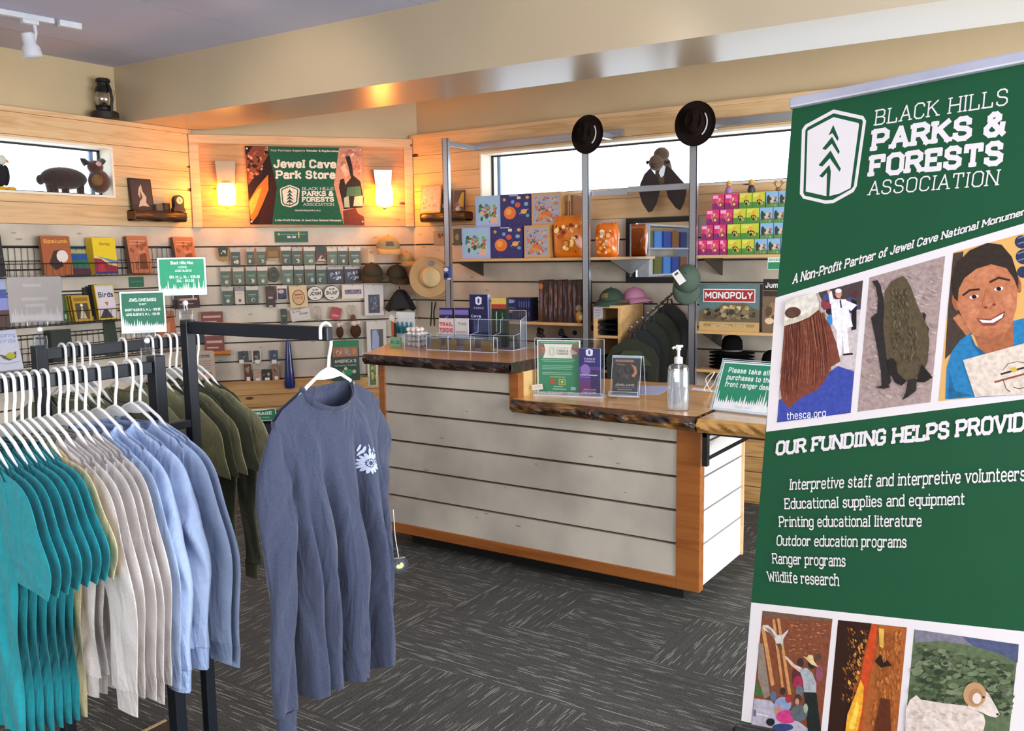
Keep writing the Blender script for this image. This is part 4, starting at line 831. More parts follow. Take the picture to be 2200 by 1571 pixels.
for i, (px, kd) in enumerate(rail1):
    y = onx(px, 802 - .11 * (px - 88), X1).y; k = cnt.get(kd, 0); cnt[kd] = k + 1
    nm = {'teal': 'short_sleeve_tee', 'cream': 'short_sleeve_tee', 'oat': 'sweatshirt', 'lb': 'sweatshirt'}[kd]
    if kd == 'cream': lb_ = 'pale cream short-sleeve tee hanging between the teal tees and the oatmeal sweatshirts'
    else: lb_ = '%s on the near rail, %s of its colour counted from the left' % (tot[kd], order[k])
    rzz = RAD([-3, -2.5, -2, -1.5, -1, -.5, 0, 0, 0, 0, 0, 0, 0, 0, 1, 2.5, 4, 4][i]); t = T(nm, lb_, 'shirt', (X1, y, Z1 + .004), rzz, {'teal': 'teal tees', 'cream': None, 'oat': 'oatmeal sweatshirts', 'lb': 'light blue sweatshirts'}[kd])
    sd_ = 24 + i * .012; g = random.Random(i); j = 0
    if kd in ('teal', 'cream'):
        m, r = (TEAL, TEALR) if kd == 'teal' else (CREAM, CREAM)
        shirt_parts(t, m, r, L=.72, hw=.185, hemw=.175, D=.0055, fold=.013, kf=2.2, seed=sd_, sleeve='short', cuff=((.25, -.47), (.255 + j, -.475 + j)), sd=.02 if px == 50 else .005, nd=.02 if px == 50 else .007)
    else:
        m, r = (OAT, OATR) if kd == 'oat' else (LBLU, LBLR)
        far = px in (203, 239)
        shirt_parts(t, m, r, L=.62, hw=.215, hemw=.2, D=.016 if far else .0075, fold=.013, kf=2.0, seed=sd_, sleeve='long', cuff=((.30, -.74), (.315, -.75 - .04 * (i % 3) / 2)), sy=(0, -.02 if far else 0), hem=True, sd=.026 if far else .005, cw=.055, nd=.034 if far else .007)
    hanger('white hanger on the near rail, %s from the left, holding a %s' % (order[i] if i < 12 else ('thirteenth', 'fourteenth', 'fifteenth', 'sixteenth', 'seventeenth', 'eighteenth')[i - 12], tot[kd]), (X1, y, Z1 + .004), rzz, HG1)
# ---- far rail
for i, px in enumerate([132, 150, 167, 184, 262, 320, 338, 358, 372, 386, 404, 418]):
    y = onx(px, 741 - .064 * (px - 88), X2).y; lg = i in (8, 11)
    t = T('long_sleeve_tee' if lg else 'short_sleeve_tee', ('dark olive long-sleeve tee' if lg else 'olive green short-sleeve tee') + ' on the far rail, %s garment along from the left' % order[i], 'shirt', (X2, y, Z2 + .004), 0, 'olive tees on the far rail')
    if lg: shirt_parts(t, OLID, OLID, L=.66, hw=.2, hemw=.17, D=.0055, fold=.013, seed=60 + i * .012, cuff=((.24, -.8), (.25, -.83)), sd=.005, cw=.042, nd=.003)
    else: shirt_parts(t, OLIV if i % 3 else OLID, OLIR, L=.68, hw=.205, hemw=.19, D=.0055, fold=.013, seed=60 + i * .012, sleeve='short', cuff=((.3, -.43), (.36 if i == 10 else .3, -.45)), sd=.018 if i == 11 else .005, nd=.003)
    hanger('white hanger on the far rail with an olive tee, %s along' % order[i], (X2, y, Z2 + .004), 0, HG2)
# ---- the single tee at the end of the high rail
XT = -1.735
t = T('long_sleeve_tee', 'slate blue long-sleeve tee with a small white print at the end of the high rail', 'shirt', (XT, Y3 - .004, Z3 + .004), RAD(90))
pf = shirt_parts(t, SLAT, SLAR, L=.80, hw=.192, hemw=.172, D=.05, fold=.048, kf=3.1, seed=3, cuff=((.222, -.985), (.235, -.86)), sy=(-.03, .05), sd=.028, cw=.036, zsh=-.218, nk=.092, kx=.028, dip=.062)
def fy(x, z):
    best = None
    for i in range(500):
        a = pi + pi * i / 499
        for v in (max(0, (-.19 - z) / .78),):
            p = pf(a, v)
            if best is None or abs(p[0] - x) < abs(best[0] - x): best = p
    return best[1]
mb = MB(); g = random.Random(4); PR = C('#a4aac2', .9)
cx, cz = .088, -.378
def dec(pts):
    mb.add([(x, fy(x, z) - .004, z) for x, z in pts], [tuple(range(len(pts)))], PR)
for k in range(16):
    a = 360 / 16 * k; dec(ell(cx + .021 * cos(RAD(a)), cz - .008 + .021 * sin(RAD(a)), .010, .0042, 8, rot=a))
for k in range(10):
    a = 36 * k + 10; dec(ell(cx + .008 * cos(RAD(a)), cz - .008 + .008 * sin(RAD(a)), .0028, .0022, 6, rot=a))
for k, (u, v, r) in enumerate(((-.012, .03, 70), (.004, .034, 95), (-.02, .022, 50), (.016, .028, 120), (.0, .024, 80), (-.022, .036, 65))): dec(ell(cx + u, cz + v, .011, .0035, 8, rot=r))
mb.obj('chest_print', t)
mb = MB(); zt_ = -.73; xt_ = .238; yt_ = -.03
mb.X = Matrix.Translation((xt_, yt_, zt_)) @ Matrix.Rotation(RAD(-35), 4, 'Z')
mb.prism(ell(0, 0, .027, .027, 28), -.001, .001, '#20242c'); a_ = Art(mb, None, -.0011)
a_.poly(ell(0, 0, .018, .018, 24), '#3a3f4a'); a_.poly([(-.012, -.004), (-.006, .003), (-.001, .001), (.004, .008), (.01, .005), (.013, -.004), (.006, -.011), (-.006, -.011)], '#d8c68a')
a_.text('TRIBLEND', (-.016, .0195), (.016, .0195), .004, '#c8c4b4', serif=False); mb.X = None
mb.tube([(xt_ - .004, yt_, zt_ + .026), (xt_ - .012, yt_ + .004, zt_ + .09), (xt_ - .01, yt_ + .01, zt_ + .17)], .0012, WHP, 5)
lab(mb.obj('hang_tag', t), 'round dark hang tag with a gold emblem on a white string')
hanger('white hanger with the slate blue tee at the end of the high rail', (XT, Y3 - .004, Z3 + .004), RAD(90), 'white hanger on the high rail')
# ---- price signs clipped to the rack
ACR = clearmat('clear_acrylic', '#f6fafe', .05, .06)
def sign_holder(label, corner, p, rz, quad, art, clip_px):
    o = p; t = T('sign_holder', label, 'sign', o, rz, 'price signs clipped on the rack'); f = facemap(o, rz); q = [f(*c) for c in quad]
    cxm = sum(a for a, b in q) / 4; mb = MB(); e = .003
    xs = [a for a, b in q]; zs_ = [b for a, b in q]
    mb.prism([(min(xs) - .004, min(zs_) - .006), (max(xs) + .004, min(zs_) - .006), (max(xs) + .004, max(zs_) + .005), (min(xs) - .004, max(zs_) + .005)], .0015, .0035, ACR); mb.obj('acrylic_sleeve', t)
    mb = MB(); mb.prism([(min(xs), min(zs_)), (max(xs), min(zs_)), (max(xs), max(zs_)), (min(xs), max(zs_))], 0, .001, art['bg']); a = Art(mb, None, -.0001)
    w, h = max(xs) - min(xs), max(zs_) - min(zs_); U = lambda u, v: (min(xs) + u * w, min(zs_) + v * h)
    art['draw'](a, U, w, h); mb.obj('sign_card', t)
    b = min(zs_); mb = MB()
    mb.box(cxm - .03, -.008, b - .014, cxm + .03, .012, b + .006, ACR, .003); mb.obj('card_grip', t)
    mb = MB().ball((cxm + .005, .004, b - .024), .0085, M('ball_joint_white', '#f0f0f0', .3), 14, 9); mb.obj('ball_joint', t)
    mb = MB(); mb.tube([(cxm + .005, .004, b - .03), (cxm + .006, .006, b - .05)], .008, ACR, 10).box(cxm - .014, -.016, b - .085, cxm + .024, -.011, b - .045, ACR, .001).box(cxm - .014, .02, b - .085, cxm + .024, .025, b - .045, ACR, .001).box(cxm - .014, -.011, b - .055, cxm + .024, .02, b - .048, ACR); mb.obj('clip', t)
    return t
def trees(a, U, seed, c, y0=.03, amp=.2):
    g = random.Random(seed); pts = [U(.03, y0)]; x = .03
    while x < .95:
        w = g.uniform(.025, .05); h = .10 + amp * g.random() ** 2 * (1.3 if x < .2 or x > .7 else .7)
        pts += [U(x, y0 + .09 + g.uniform(0, .05)), U(x + w * .5, y0 + .08 + h), U(x + w, y0 + .09 + g.uniform(0, .04))]; x += w
    pts.append(U(.97, y0)); a.poly(pts, c)
def greensign(lines, border='#dfe9e2', bg='#1d7a55', tree='#e6edea', seed=1):
    def draw(a, U, w, h):
        a.poly([U(.02, .02), U(.98, .02), U(.98, .98), U(.02, .98)], border); a.poly([U(.035, .04), U(.965, .04), U(.965, .96), U(.035, .96)], bg)
        trees(a, U, seed, tree)
        for s, x0, x1, y, hh, wt in lines: a.text(s, U(x0, y), U(x1, y), hh * h, '#eef4f0', wt, serif=False)
    return dict(bg='#eef2f0', draw=draw)
def ghost(a, U, w, h):
    trees(a, U, 9, '#a59c99', .02, .3)
    for y, x0, x1 in ((.78, .28, .62), (.48, .24, .72), (.34, .3, .66)): a.poly([U(x0, y), U(x1, y), U(x1, y + .07), U(x0, y + .07)], '#9c928d')
sign_holder('clear holder with a card seen from its grey back, left end of the rack', 0, Vector((X2, 1.535, Z2)), RAD(60), [(14, 597), (130, 594), (134, 690), (26, 692)], dict(bg='#8e847e', draw=ghost), None)
sign_holder('dark green price sign for basic shirts clipped above the near rail end', 0, Vector((X1, 1.585, Z1)), RAD(56), [(260, 629), (353, 625), (355, 712), (262, 717)], greensign((('JEWEL CAVE BASICS', .2, .8, .76, .075, 1.6), ('SHIRT', .42, .58, .67, .045, 1.2), ('SHORT SLEEVE S, M, L - $19.99', .1, .88, .53, .06, 1.6), ('LONG SLEEVE S, M, L - $24.99', .12, .86, .42, .06, 1.6)), bg='#1c5f45', border='#c9d6ce', tree='#d3d3d2', seed=2), None)
sign_holder('bright green price sign for long sleeves clipped on the tallest rack post', 0, Vector((X1 + .012, Y3 - .01, Z3)), RAD(53), [(337, 555), (437, 553), (445, 633), (343, 634)], greensign((('Black Hills Misc', .28, .74, .82, .085, 1.9), ('HOODIE', .43, .6, .72, .05, 1.3), ('LONG SLEEVE', .36, .7, .62, .06, 1.5), ('SM, M, L, XL - $39.99', .24, .86, .45, .075, 1.9), ('2XL - $42.99', .38, .74, .35, .07, 1.8)), bg='#1f8a60', seed=3), None)
# ================================================================ things on the counter
WOODL = pine('light_shelf_wood', '#e2b87e', '#cf9a58', .45, board=9, knots=False)
def cover(mb, w, h, y, ops, x0=None, z0=0.0):
    """print ops on a face w by h; coordinates run 0..1"""
    x0 = -w / 2 if x0 is None else x0; a = Art(mb, lambda u, v: (x0 + u * w, z0 + v * h), y - .0002)
    for o in ops:
        k = o[0]
        if k == 'r': a.rect(*o[1:])
        elif k == 'e': a.ell(*o[1:])
        elif k == 'p': a.poly(list(o[1]), o[2])
        elif k == 't': a.text(o[1], (o[2], o[4]), (o[3], o[4]), o[5], o[6], o[7] if len(o) > 7 else 1.6, serif=False)
        elif k == 's': a.scatter(*o[1:])
        elif k == 'l': a.line(o[1], o[2], o[3])
    return a
def boxbook(name, label, cat, loc, rz, w, d, h, face, side=None, ops=(), group=None, tilt=0, pages=None, bev=0):
    """a closed book or carton whose front faces local -y"""
    mb = MB(); X = Matrix.Rotation(tilt, 4, 'X'); mb.X = X
    if pages:
        mb.box(-w / 2, 0, 0, w / 2, .002, h, face).box(-w / 2, d - .002, 0, w / 2, d, h, face).box(-w / 2, .002, 0, -w / 2 + .002, d - .002, h, side or face).box(-w / 2 + .002, .002, .002, w / 2 - .003, d - .002, h - .003, '#e8e0cc')
    else:
        mb.box(-w / 2, 0, 0, w / 2, d, h, side or face); mb.poly([(-w / 2, 0), (w / 2, 0), (w / 2, h), (-w / 2, h)], face, -.0002)
    cover(mb, w, h, -.0002, ops)
    return tag(mb.obj(name, None, loc, rz), label, cat, group)
def at_face(px0, py0, px1, py1, o, rz):
    """photo rectangle on a wall plane through o -> base-centre location, width, height"""
    f = facemap(o, rz); a = f(px0, (py0 + py1) / 2); b = f(px1, (py0 + py1) / 2); t = f((px0 + px1) / 2, py0); k = f((px0 + px1) / 2, py1)
    ux = Vector((cos(rz), sin(rz), 0)); cx = (a[0] + b[0]) / 2; o = Vector(o)
    return o + ux * cx + Vector((0, 0, k[1])), b[0] - a[0], t[1] - k[1]
ACE = M('acrylic_edge', '#dfe9f6', .15, var=.02)
ZU, ZLW = 1.0852, .9052
LOGO = [('p', ((.5, 1), (.93, .86), (1, .1), (.5, 0), (0, .1), (.07, .86)), '#ece8ea')]
def minilogo(a, U, x, y, w, h, c1, c2):
    pts = [(0, .12), (.5, 0), (1, .12), (.94, .86), (.5, 1), (.06, .86)]; a.poly([U(x + u * w, y + v * h) for u, v in pts], c1)
    a.poly([U(x + (.5 + (u - .5) * .82) * w, y + (.5 + (v - .5) * .84) * h) for u, v in pts], c2); a.poly([U(x + (.5 + (u - .5) * .72) * w, y + (.5 + (v - .5) * .76) * h) for u, v in pts], c1)
    for k in range(4): a.poly([U(x + (.5 - .1 - .035 * k) * w, y + (.62 - .13 * k) * h), U(x + .5 * w, y + (.84 - .13 * k) * h), U(x + (.6 + .035 * k) * w, y + (.62 - .13 * k) * h), U(x + .5 * w, y + (.7 - .13 * k) * h)], c2)
    a.poly([U(x + .47 * w, y + .12 * h), U(x + .53 * w, y + .12 * h), U(x + .53 * w, y + .4 * h), U(x + .47 * w, y + .4 * h)], c2)
# acrylic flyer holder with the green flyer
RZS = RAD(14); b0 = Vector((-2.23, 3.9, ZLW))
t = T('flyer_holder', 'clear acrylic flyer holder with a green flyer on the lower counter slab', 'sign holder', b0, RZS); f = facemap(b0, RZS)
x0, x1 = f(1150, 840)[0], f(1298, 840)[0]; h = f(1220, 727)[1] - 0.002
mb = MB(); acr(mb, x0, .0, .0, x1, .003, h, ACR, ACE); acr(mb, x0, -.03, 0, x1, 0, .004, ACR, ACE); acr(mb, x0, .003, 0, x1, .05, .004, ACR, ACE); acr(mb, x0, -.03, 0, x1, -.027, .02, ACR, ACE); mb.obj('acrylic_stand', t)
q = [f(1154, 730), f(1247, 729), f(1240, 848), f(1152, 849)]; fx0, fx1, fz0, fz1 = q[0][0], q[1][0], max(.006, q[2][1]), q[0][1]
U = lambda u, v: (fx0 + u * (fx1 - fx0), fz0 + v * (fz1 - fz0)); mb = MB().box(fx0, -.003, fz0, fx1, -.001, fz1, '#e6e6da'); a = Art(mb, lambda u, v: U(u, v), -.0032)
a.rect(.03, .02, .97, .98, '#3f8a66'); a.rect(.03, .70, .97, .93, '#8a6a5c'); a.scatter(.05, .71, .3, .92, 12, ['#6a4a3a', '#a88a78', '#b06a58'], .02, .06, 3); a.scatter(.72, .71, .95, .92, 12, ['#a89a92', '#8a6a5c', '#c0b0a8'], .02, .06, 4)
a.poly([(.16, .925), (.82, .925), (.77, .8), (.82, .665), (.14, .665), (.2, .8)], '#e8e4d6'); minilogo(a, lambda u, v: (u, v), .26, .7, .17, .19, '#c8c8ba', '#e8e4d6')
a.text('BLACK HILLS', (.46, .84), (.72, .84), .03, '#a8aaa0', 1.4); a.text('PARKS &', (.46, .785), (.72, .785), .04, '#8a8c84', 2.2); a.text('FORESTS', (.46, .73), (.72, .73), .04, '#8a8c84', 2.2)
a.rect(.08, .95, .92, .96, '#a8c8b4')
for y, x0_, x1_ in ((.63, .1, .88), (.6, .14, .84), (.52, .12, .84), (.49, .12, .82), (.46, .12, .8), (.39, .12, .82), (.36, .12, .8)): a.rect(x0_, y, x1_, y + .014, '#8ebfa4')
a.rect(.3, .31, .66, .325, '#b8c070'); a.ell(.36, .23, .06, .05, '#b8553a'); a.rect(.5, .17, .66, .28, '#c8b440'); a.rect(.52, .185, .64, .265, '#3f8a66'); a.ell(.58, .225, .03, .025, '#d8c85a'); a.rect(.38, .13, .6, .145, '#a8d0bc'); a.rect(.36, .085, .68, .1, '#a8d0bc'); a.rect(.78, .08, .9, .14, '#9cc4b0')
a.scatter(.03, .012, .97, .05, 40, ['#d8875a', '#7a3a24', '#e8b090', '#c05a3a'], .01, .035, 5); mb.obj('green_flyer', t)
mb = MB(); fc = f(1159, 830); mb.X = Matrix.Translation((fc[0], -.034, fc[1])) @ Matrix.Rotation(RAD(-9), 4, 'Y'); mb.box(-.028, 0, -.014, .028, .0015, .014, '#ece6da')
for k in range(3): mb.poly([(-.022, -.006 + k * .006), (.02, -.006 + k * .006), (.02, -.0045 + k * .006), (-.022, -.0045 + k * .006)], '#b8b4ac', -.0004)
mb.X = None; mb.obj('taped_note', t)
# purple brochures in the pocket
px = [f(1246, 745), f(1292, 744), f(1291, 845), f(1243, 846)]; w = px[1][0] - px[0][0]; hh = px[0][1] - max(.006, px[3][1])
bx_ = boxbook('brochure', 'purple folded brochure in the pocket right of the green flyer', 'brochure', b0 + Vector((cos(RZS), sin(RZS), 0)) * ((px[0][0] + px[1][0]) / 2) + Vector((sin(RZS), -cos(RZS), 0)) * .022 + Vector((0, 0, .006)), RZS, w, .012, hh, '#2f2a6a',
  '#c8d4f0', [('r', 0, .3, 1, .62, '#56408a'), ('r', 0, 0, 1, .32, '#6a3a72'), ('r', .55, .02, 1, .55, '#3a2c5a'), ('e', .3, .55, .22, .12, '#8a6ab0'), ('p', ((.34, .86), (.5, .84), (.64, .86), (.66, .97), (.5, .995), (.32, .97)), '#e4e2f0'), ('e', .49, .92, .05, .05, '#4a4880'),
   ('t', 'PARKS', .26, .74, .765, .035, '#b8b0d0', 2.2), ('t', 'FORESTS', .26, .74, .71, .035, '#b8b0d0', 2.2), ('t', 'Cave Passages', .06, .86, .43, .03, '#ece8f4', 2), ('r', .06, .39, .5, .4, '#a89ac8'), ('t', 'JEWEL CAVE', .2, .78, .12, .03, '#d8a8c0', 1.8), ('t', 'PARK STORE', .16, .8, .06, .03, '#c8c0d8', 1.8), ('p', ((.02, .0), (.2, .0), (.12, .1)), '#b82a5a')])
# A-frame with dark book cover
RZA = RAD(12); b1 = Vector((-1.945, 3.98, ZLW)); t = T('brochure_easel', 'clear A-frame acrylic easel with a dark cave leaflet on the lower slab', 'sign holder', b1, RZA)
f = facemap(b1, RZA); w = .145; h = .205; mb = MB(); mb.X = Matrix.Rotation(RAD(-14), 4, 'X')
acr(mb, -w / 2, -.03, 0, w / 2, -.027, h, ACR, ACE); acr(mb, -w / 2, -.06, 0, w / 2, -.027, .003, ACR, ACE); acr(mb, -w / 2, -.062, 0, w / 2, -.059, .022, ACR, ACE); mb.X = Matrix.Translation((0, .115, 0)) @ Matrix.Rotation(RAD(14), 4, 'X'); acr(mb, -w / 2, 0, 0, w / 2, .003, h, ACR, ACE)
mb.X = None; mb.tube([(-w / 2, .03, h * .965), (w / 2, .03, h * .965)], .005, M('acrylic_bent_edge', '#e4ecf4', .1), 8); mb.obj('acrylic_easel', t)
mb = MB(); mb.X = Matrix.Rotation(RAD(-14), 4, 'X'); w2 = .062
mb.box(-w2, -.034, .012, w2, -.031, .19, '#34302e'); cover(mb, 2 * w2, .178, -.0345, [('r', 0, 0, 1, .28, '#3a3838'), ('r', .05, .9, .8, .97, '#8a6a54'), ('p', ((.68, .86), (.9, .78), (.96, .62), (.85, .48), (.74, .52), (.86, .64), (.8, .74)), '#a87452'), ('p', ((.1, .86), (.5, .84), (.4, .8), (.12, .82)), '#6a5648'), ('s', .1, .4, .8, .8, 30, ['#3e3a38', '#2a2626', '#4c443e'], .03, .1, 6), ('t', 'JEWEL CAVE', .12, .86, .24, .055, '#c8c0b4', 1.5), ('r', .06, .19, .92, .2, '#8a847c'), ('r', .2, .13, .8, .145, '#a8a098')], z0=.012); mb.X = None; mb.obj('dark_leaflet', t)
# pump bottle
pb = Vector((-1.575, 3.755, ZLW)); t = T('sanitizer_bottle', 'clear pump bottle of hand gel at the right end of the lower slab', 'bottle', pb, RAD(20))
GEL = clearmat('clear_gel', '#f2f6fa', .2, .02); mb = MB()
mb.lathe([(.046, 0), (.05, .008), (.0495, .12), (.047, .19), (.04, .205), (.018, .213), (.0165, .222)], GEL, 28, sx=1, sy=.62); mb.obj('clear_body', t)
mb = MB().lathe([(.042, .004), (.045, .01), (.0445, .18), (.02, .188)], M('gel_inside', '#f4f7fb', .1, var=.02, alpha=.38), 24, sx=1, sy=.58); gb = random.Random(2)
for _ in range(70): mb.ball((gb.uniform(-.036, .036), gb.uniform(-.018, .018), gb.uniform(.02, .175)), gb.uniform(.0008, .0022), M('gel_bubble', '#ffffff', .2), 6, 4)
mb.obj('gel', t)
mb = MB().tube([(0, 0, .21), (.003, 0, .1), (.012, 0, .012)], .004, M('dip_tube_white', '#f4f6f8', .3), 8); mb.obj('dip_tube', t)
mb = MB().lathe([(.019, .214), (.019, .24), (.013, .244), (.007, .246), (.007, .272), (.011, .274), (.011, .29), (.005, .293)], WHP, 20); mb.tube([(.006, 0, .284), (-.02, 0, .286), (-.026, 0, .28)], .006, WHP, 8).box(-.012, -.009, .286, .02, .009, .297, WHP, .003); mb.obj('pump_head', t)
# green notice on the flap
RZG = RAD(-9); b2 = Vector((-1.315, 3.84, .9003)); t = T('notice_sign', 'green notice asking to take purchases to the front desk, leaning on the counter flap', 'sign', b2, RZG)
tl = RAD(-27); mb = MB(); mb.X = Matrix.Rotation(tl, 4, 'X'); w, h = .30, .245
mb.box(-w / 2, 0, 0, w / 2, .002, h, '#f2f4f4'); a = Art(mb, lambda u, v: ((u - .5) * w, v * h), -.0003)
a.rect(.012, .01, .988, .985, '#2a8a66'); a.rect(.024, .025, .976, .97, '#f2f4f4'); a.rect(.04, .05, .96, .945, '#2a8a66')
for s, y, x1_ in (('Please take all', .76, .80), ('purchases to the', .62, .86), ('front ranger desk', .48, .88)): a.text(s, (.14, y), (x1_, y), .105, '#eef6f2', 2.1, serif=False)
trees(a, lambda u, v: (u, v), 21, '#f2f4f4', .05, .22); a.rect(.05, .05, .95, .16, '#f2f4f4'); a.text('Thank you', (.38, .09), (.62, .09), .05, '#c8ccc8', 1.2); mb.X = None; mb.obj('notice_card', t)
mb = MB(); mb.X = Matrix.Rotation(tl, 4, 'X'); acr(mb, -w / 2 - .006, .003, 0, w / 2 + .006, .006, h + .008, ACR, ACE); acr(mb, -w / 2, -.014, 0, w / 2, .003, .003, ACR, ACE); mb.X = Matrix.Translation((0, .23, 0)) @ Matrix.Rotation(RAD(27), 4, 'X'); acr(mb, -w / 2, 0, 0, w / 2, .003, h * .98, ACR, ACE); mb.X = None; mb.obj('acrylic_holder', t)
# papers and cable
for nm, lb_, pts, c, z in (('paper_sheet', 'pale blue-white sheet of paper behind the dark leaflet', [(1352, 830), (1372, 848), (1416, 848), (1452, 829)], '#b9c2e6', 0), ('paper_strip', 'thin white paper strip at the back of the lower slab', [(1484, 838), (1545, 845), (1546, 840), (1490, 833)], '#f0eef2', .0)):
    P3 = [onz(a_, b_, ZLW + .001) for a_, b_ in pts]; c0 = sum(P3, Vector()) / 4; mb = MB(); v = [p - c0 for p in P3]
    mb.add(v + [p + Vector((0, 0, .0012)) for p in v], [(3, 2, 1, 0), (4, 5, 6, 7), (0, 1, 5, 4), (1, 2, 6, 5), (2, 3, 7, 6), (3, 0, 4, 7)], c); tag(mb.obj(nm, None, c0), lb_, 'paper')
pts = [onz(1528, 842, ZLW + .003), onz(1518, 815, ZLW + .1) * .0 + ony(1516, 815, 4.25), ony(1535, 800, 4.22), ony(1512, 838, 4.2), ony(1530, 830, 4.2), ony(1545, 800, 4.15), ony(1556, 798, 4.1)]
def smooth(P_, n=6):
    o = []
    for i in range(len(P_) - 1):
        p0, p1, p2, p3 = P_[max(0, i - 1)], P_[i], P_[i + 1], P_[min(len(P_) - 1, i + 2)]
        for k in range(n):
            u = k / n; o.append(.5 * ((2 * p1) + (p2 - p0) * u + (2 * p0 - 5 * p1 + 4 * p2 - p3) * u * u + (3 * p1 - p0 - 3 * p2 + p3) * u ** 3))
    return o + [P_[-1]]
c0 = pts[0].copy(); tag(MB().tube([p - c0 for p in smooth(pts)], .0028, WHP, 6).obj('charging_cable', None, c0), 'thin white cable looping up behind the green notice', 'cable')
# ---------------- raised slab: brochure rack, cards, rocks
RZH = RAD(6); b3 = Vector((-3.08, 4.14, ZU)); t = T('brochure_rack', 'clear tiered acrylic brochure rack on the raised slab', 'brochure holder', b3, RZH); f = facemap(b3, RZH)
xa, xb = f(938, 700)[0], f(1103, 700)[0]; zt2 = f(1000, 688)[1]
mb = MB()
for x in (xa, (xa * .55 + xb * .45), (xa + 2.9 * xb) / 3.9, xb): mb.tube([(x + .0015, 0, 0), (x + .0015, 0, zt2 * .5), (x + .0015, .085, zt2 * .55), (x + .0015, .09, zt2), (x + .0015, .16, zt2 + .02), (x + .0015, .16, 0)], .0013, ACE, 4); mb.add([(x, 0, 0), (x, .16, 0), (x, .16, zt2 + .02), (x, .09, zt2), (x, .085, zt2 * .55), (x, 0, zt2 * .5), (x + .003, 0, 0), (x + .003, .16, 0), (x + .003, .16, zt2 + .02), (x + .003, .09, zt2), (x + .003, .085, zt2 * .55), (x + .003, 0, zt2 * .5)], [(0, 1, 2, 3, 4, 5), (11, 10, 9, 8, 7, 6), (0, 5, 11, 6), (5, 4, 10, 11), (4, 3, 9, 10), (3, 2, 8, 9), (2, 1, 7, 8)], ACR)
acr(mb, xa, 0, 0, xb, .003, zt2 * .5, ACR, ACE); acr(mb, xa, .085, 0, xb, .088, zt2, ACR, ACE); acr(mb, xa, .16, 0, xb, .163, zt2 + .05, ACR, ACE); acr(mb, xa, 0, 0, xb, .163, .003, ACR, ACE); mb.obj('acrylic_tiers', t)
def standing(name, lb_, px0, py0, px1, zb, face, side, ops, yo, d=.014, cat='brochure', grp=None):
    o = b3 + Vector((-sin(RZH), cos(RZH), 0)) * yo; p, w, h = at_face(px0, py0, px1, 700, o, RZH); z1 = p.z + h; p.z = zb
    return boxbook(name, lb_, cat, p, RZH, w, d, z1 - zb, face, side, ops, grp)
PB = [('r', 0, .3, 1, .55, '#3a3466'), ('p', ((.34, .82), (.5, .8), (.66, .82), (.68, .94), (.5, .965), (.32, .94)), '#e4e2f0'), ('e', .5, .88, .06, .05, '#3a3870'), ('t', 'PARKS', .26, .76, .72, .04, '#a8a0c4', 2.2), ('r', .1, .2, .6, .4, '#5a4a8a'), ('t', 'Cave', .1, .6, .56, .05, '#d8d4ec', 2)]
standing('brochure', 'tall navy brochure standing at the back of the clear brochure rack', 1009, 633, 1048, ZU + .004, '#1d1c48', '#9fb6f0', PB, .125, .03)
standing('brochure', 'dark green brochure stack right of the tall navy brochure', 1056, 640, 1088, ZU + .004, '#12301f', '#0e2618', [('r', 0, .86, 1, 1, '#d8b45a'), ('r', 0, .78, 1, .87, '#a83a2c'), ('r', .3, .3, .36, .72, '#b8c8b8'), ('r', .7, .3, .74, .7, '#7a9a84')], .125, .03)
standing('brochure', 'purple-topped cave leaflet in the left rear slot of the brochure rack', 944, 662, 972, ZU + .004, '#2a2450', '#1a1830', [('r', 0, .82, 1, .95, '#7a6ab0'), ('r', .06, .3, .94, .5, '#3c2c5a')], .13, .02)
standing('brochure', 'purple and red leaflet beside the tall navy brochure', 977, 662, 1007, ZU + .004, '#2c2650', '#1c1a34', [('r', 0, .82, 1, .95, '#8272b4'), ('p', ((.1, .3), (.9, .3), (.5, .7)), '#8a3a4a')], .13, .02)
standing('flyer', 'white flyer with red block lettering in the front row of the rack', 943, 684, 974, ZU + .004, '#e6cfcc', '#f0e8e4', [('t', 'TRAIL', .06, .94, .72, .14, '#c83a3a', 2.6), ('t', 'TOKENS', .06, .94, .5, .16, '#c83a3a', 2.6), ('r', .04, .04, .96, .3, '#4a4a58')], .05, .006, 'flyer')
standing('flyer', 'pale flyer with grey print beside the red-lettered flyer', 976, 684, 1006, ZU + .004, '#e0d4d0', '#efe8e4', [('t', 'Trails', .3, .86, .76, .1, '#7a6a68', 1.6), ('r', .1, .5, .9, .55, '#b8a8a4'), ('r', .1, .42, .8, .46, '#b8a8a4'), ('r', .04, .04, .96, .3, '#4a4a58')], .05, .006, 'flyer')
# four kraft cards in small clear boxes
p0 = Vector((-3.12, 4.02, ZU))
for k, (a_, c_) in enumerate(((925, 944), (957, 977), (997, 1016), (1033, 1054))):
    p, w, h = at_face(a_, 729, c_, 757, p0 + Vector((.0, .0, 0)), RAD(3)); p.z = ZU
    tag(MB().box(-w / 2, 0, .004, w / 2, .02, .062, M('kraft_card', '#a07838', .7), .002).obj('kraft_card_stack', None, p, RAD(3)), 'stack of brown kraft cards, %s of four along the raised slab' % order[k], 'cards', 'kraft card stacks')
t = T('card_tray', 'low clear acrylic tray around the brown kraft cards', 'tray', p0, RAD(3)); f = facemap(p0, RAD(3)); xa, xb = f(918, 745)[0], f(1062, 745)[0]
mb = MB(); acr(mb, xa, -.008, 0, xb, -.005, .075, ACR, ACE); acr(mb, xa, .03, 0, xb, .033, .08, ACR, ACE); acr(mb, xa, -.008, 0, xb, .033, .003, ACR, ACE)
for k in range(4): x = xa + (xb - xa) * k / 3; acr(mb, x - .0015, -.008, 0, x + .0015, .033, .08, ACR, ACE)
mb.obj('acrylic_walls', t)
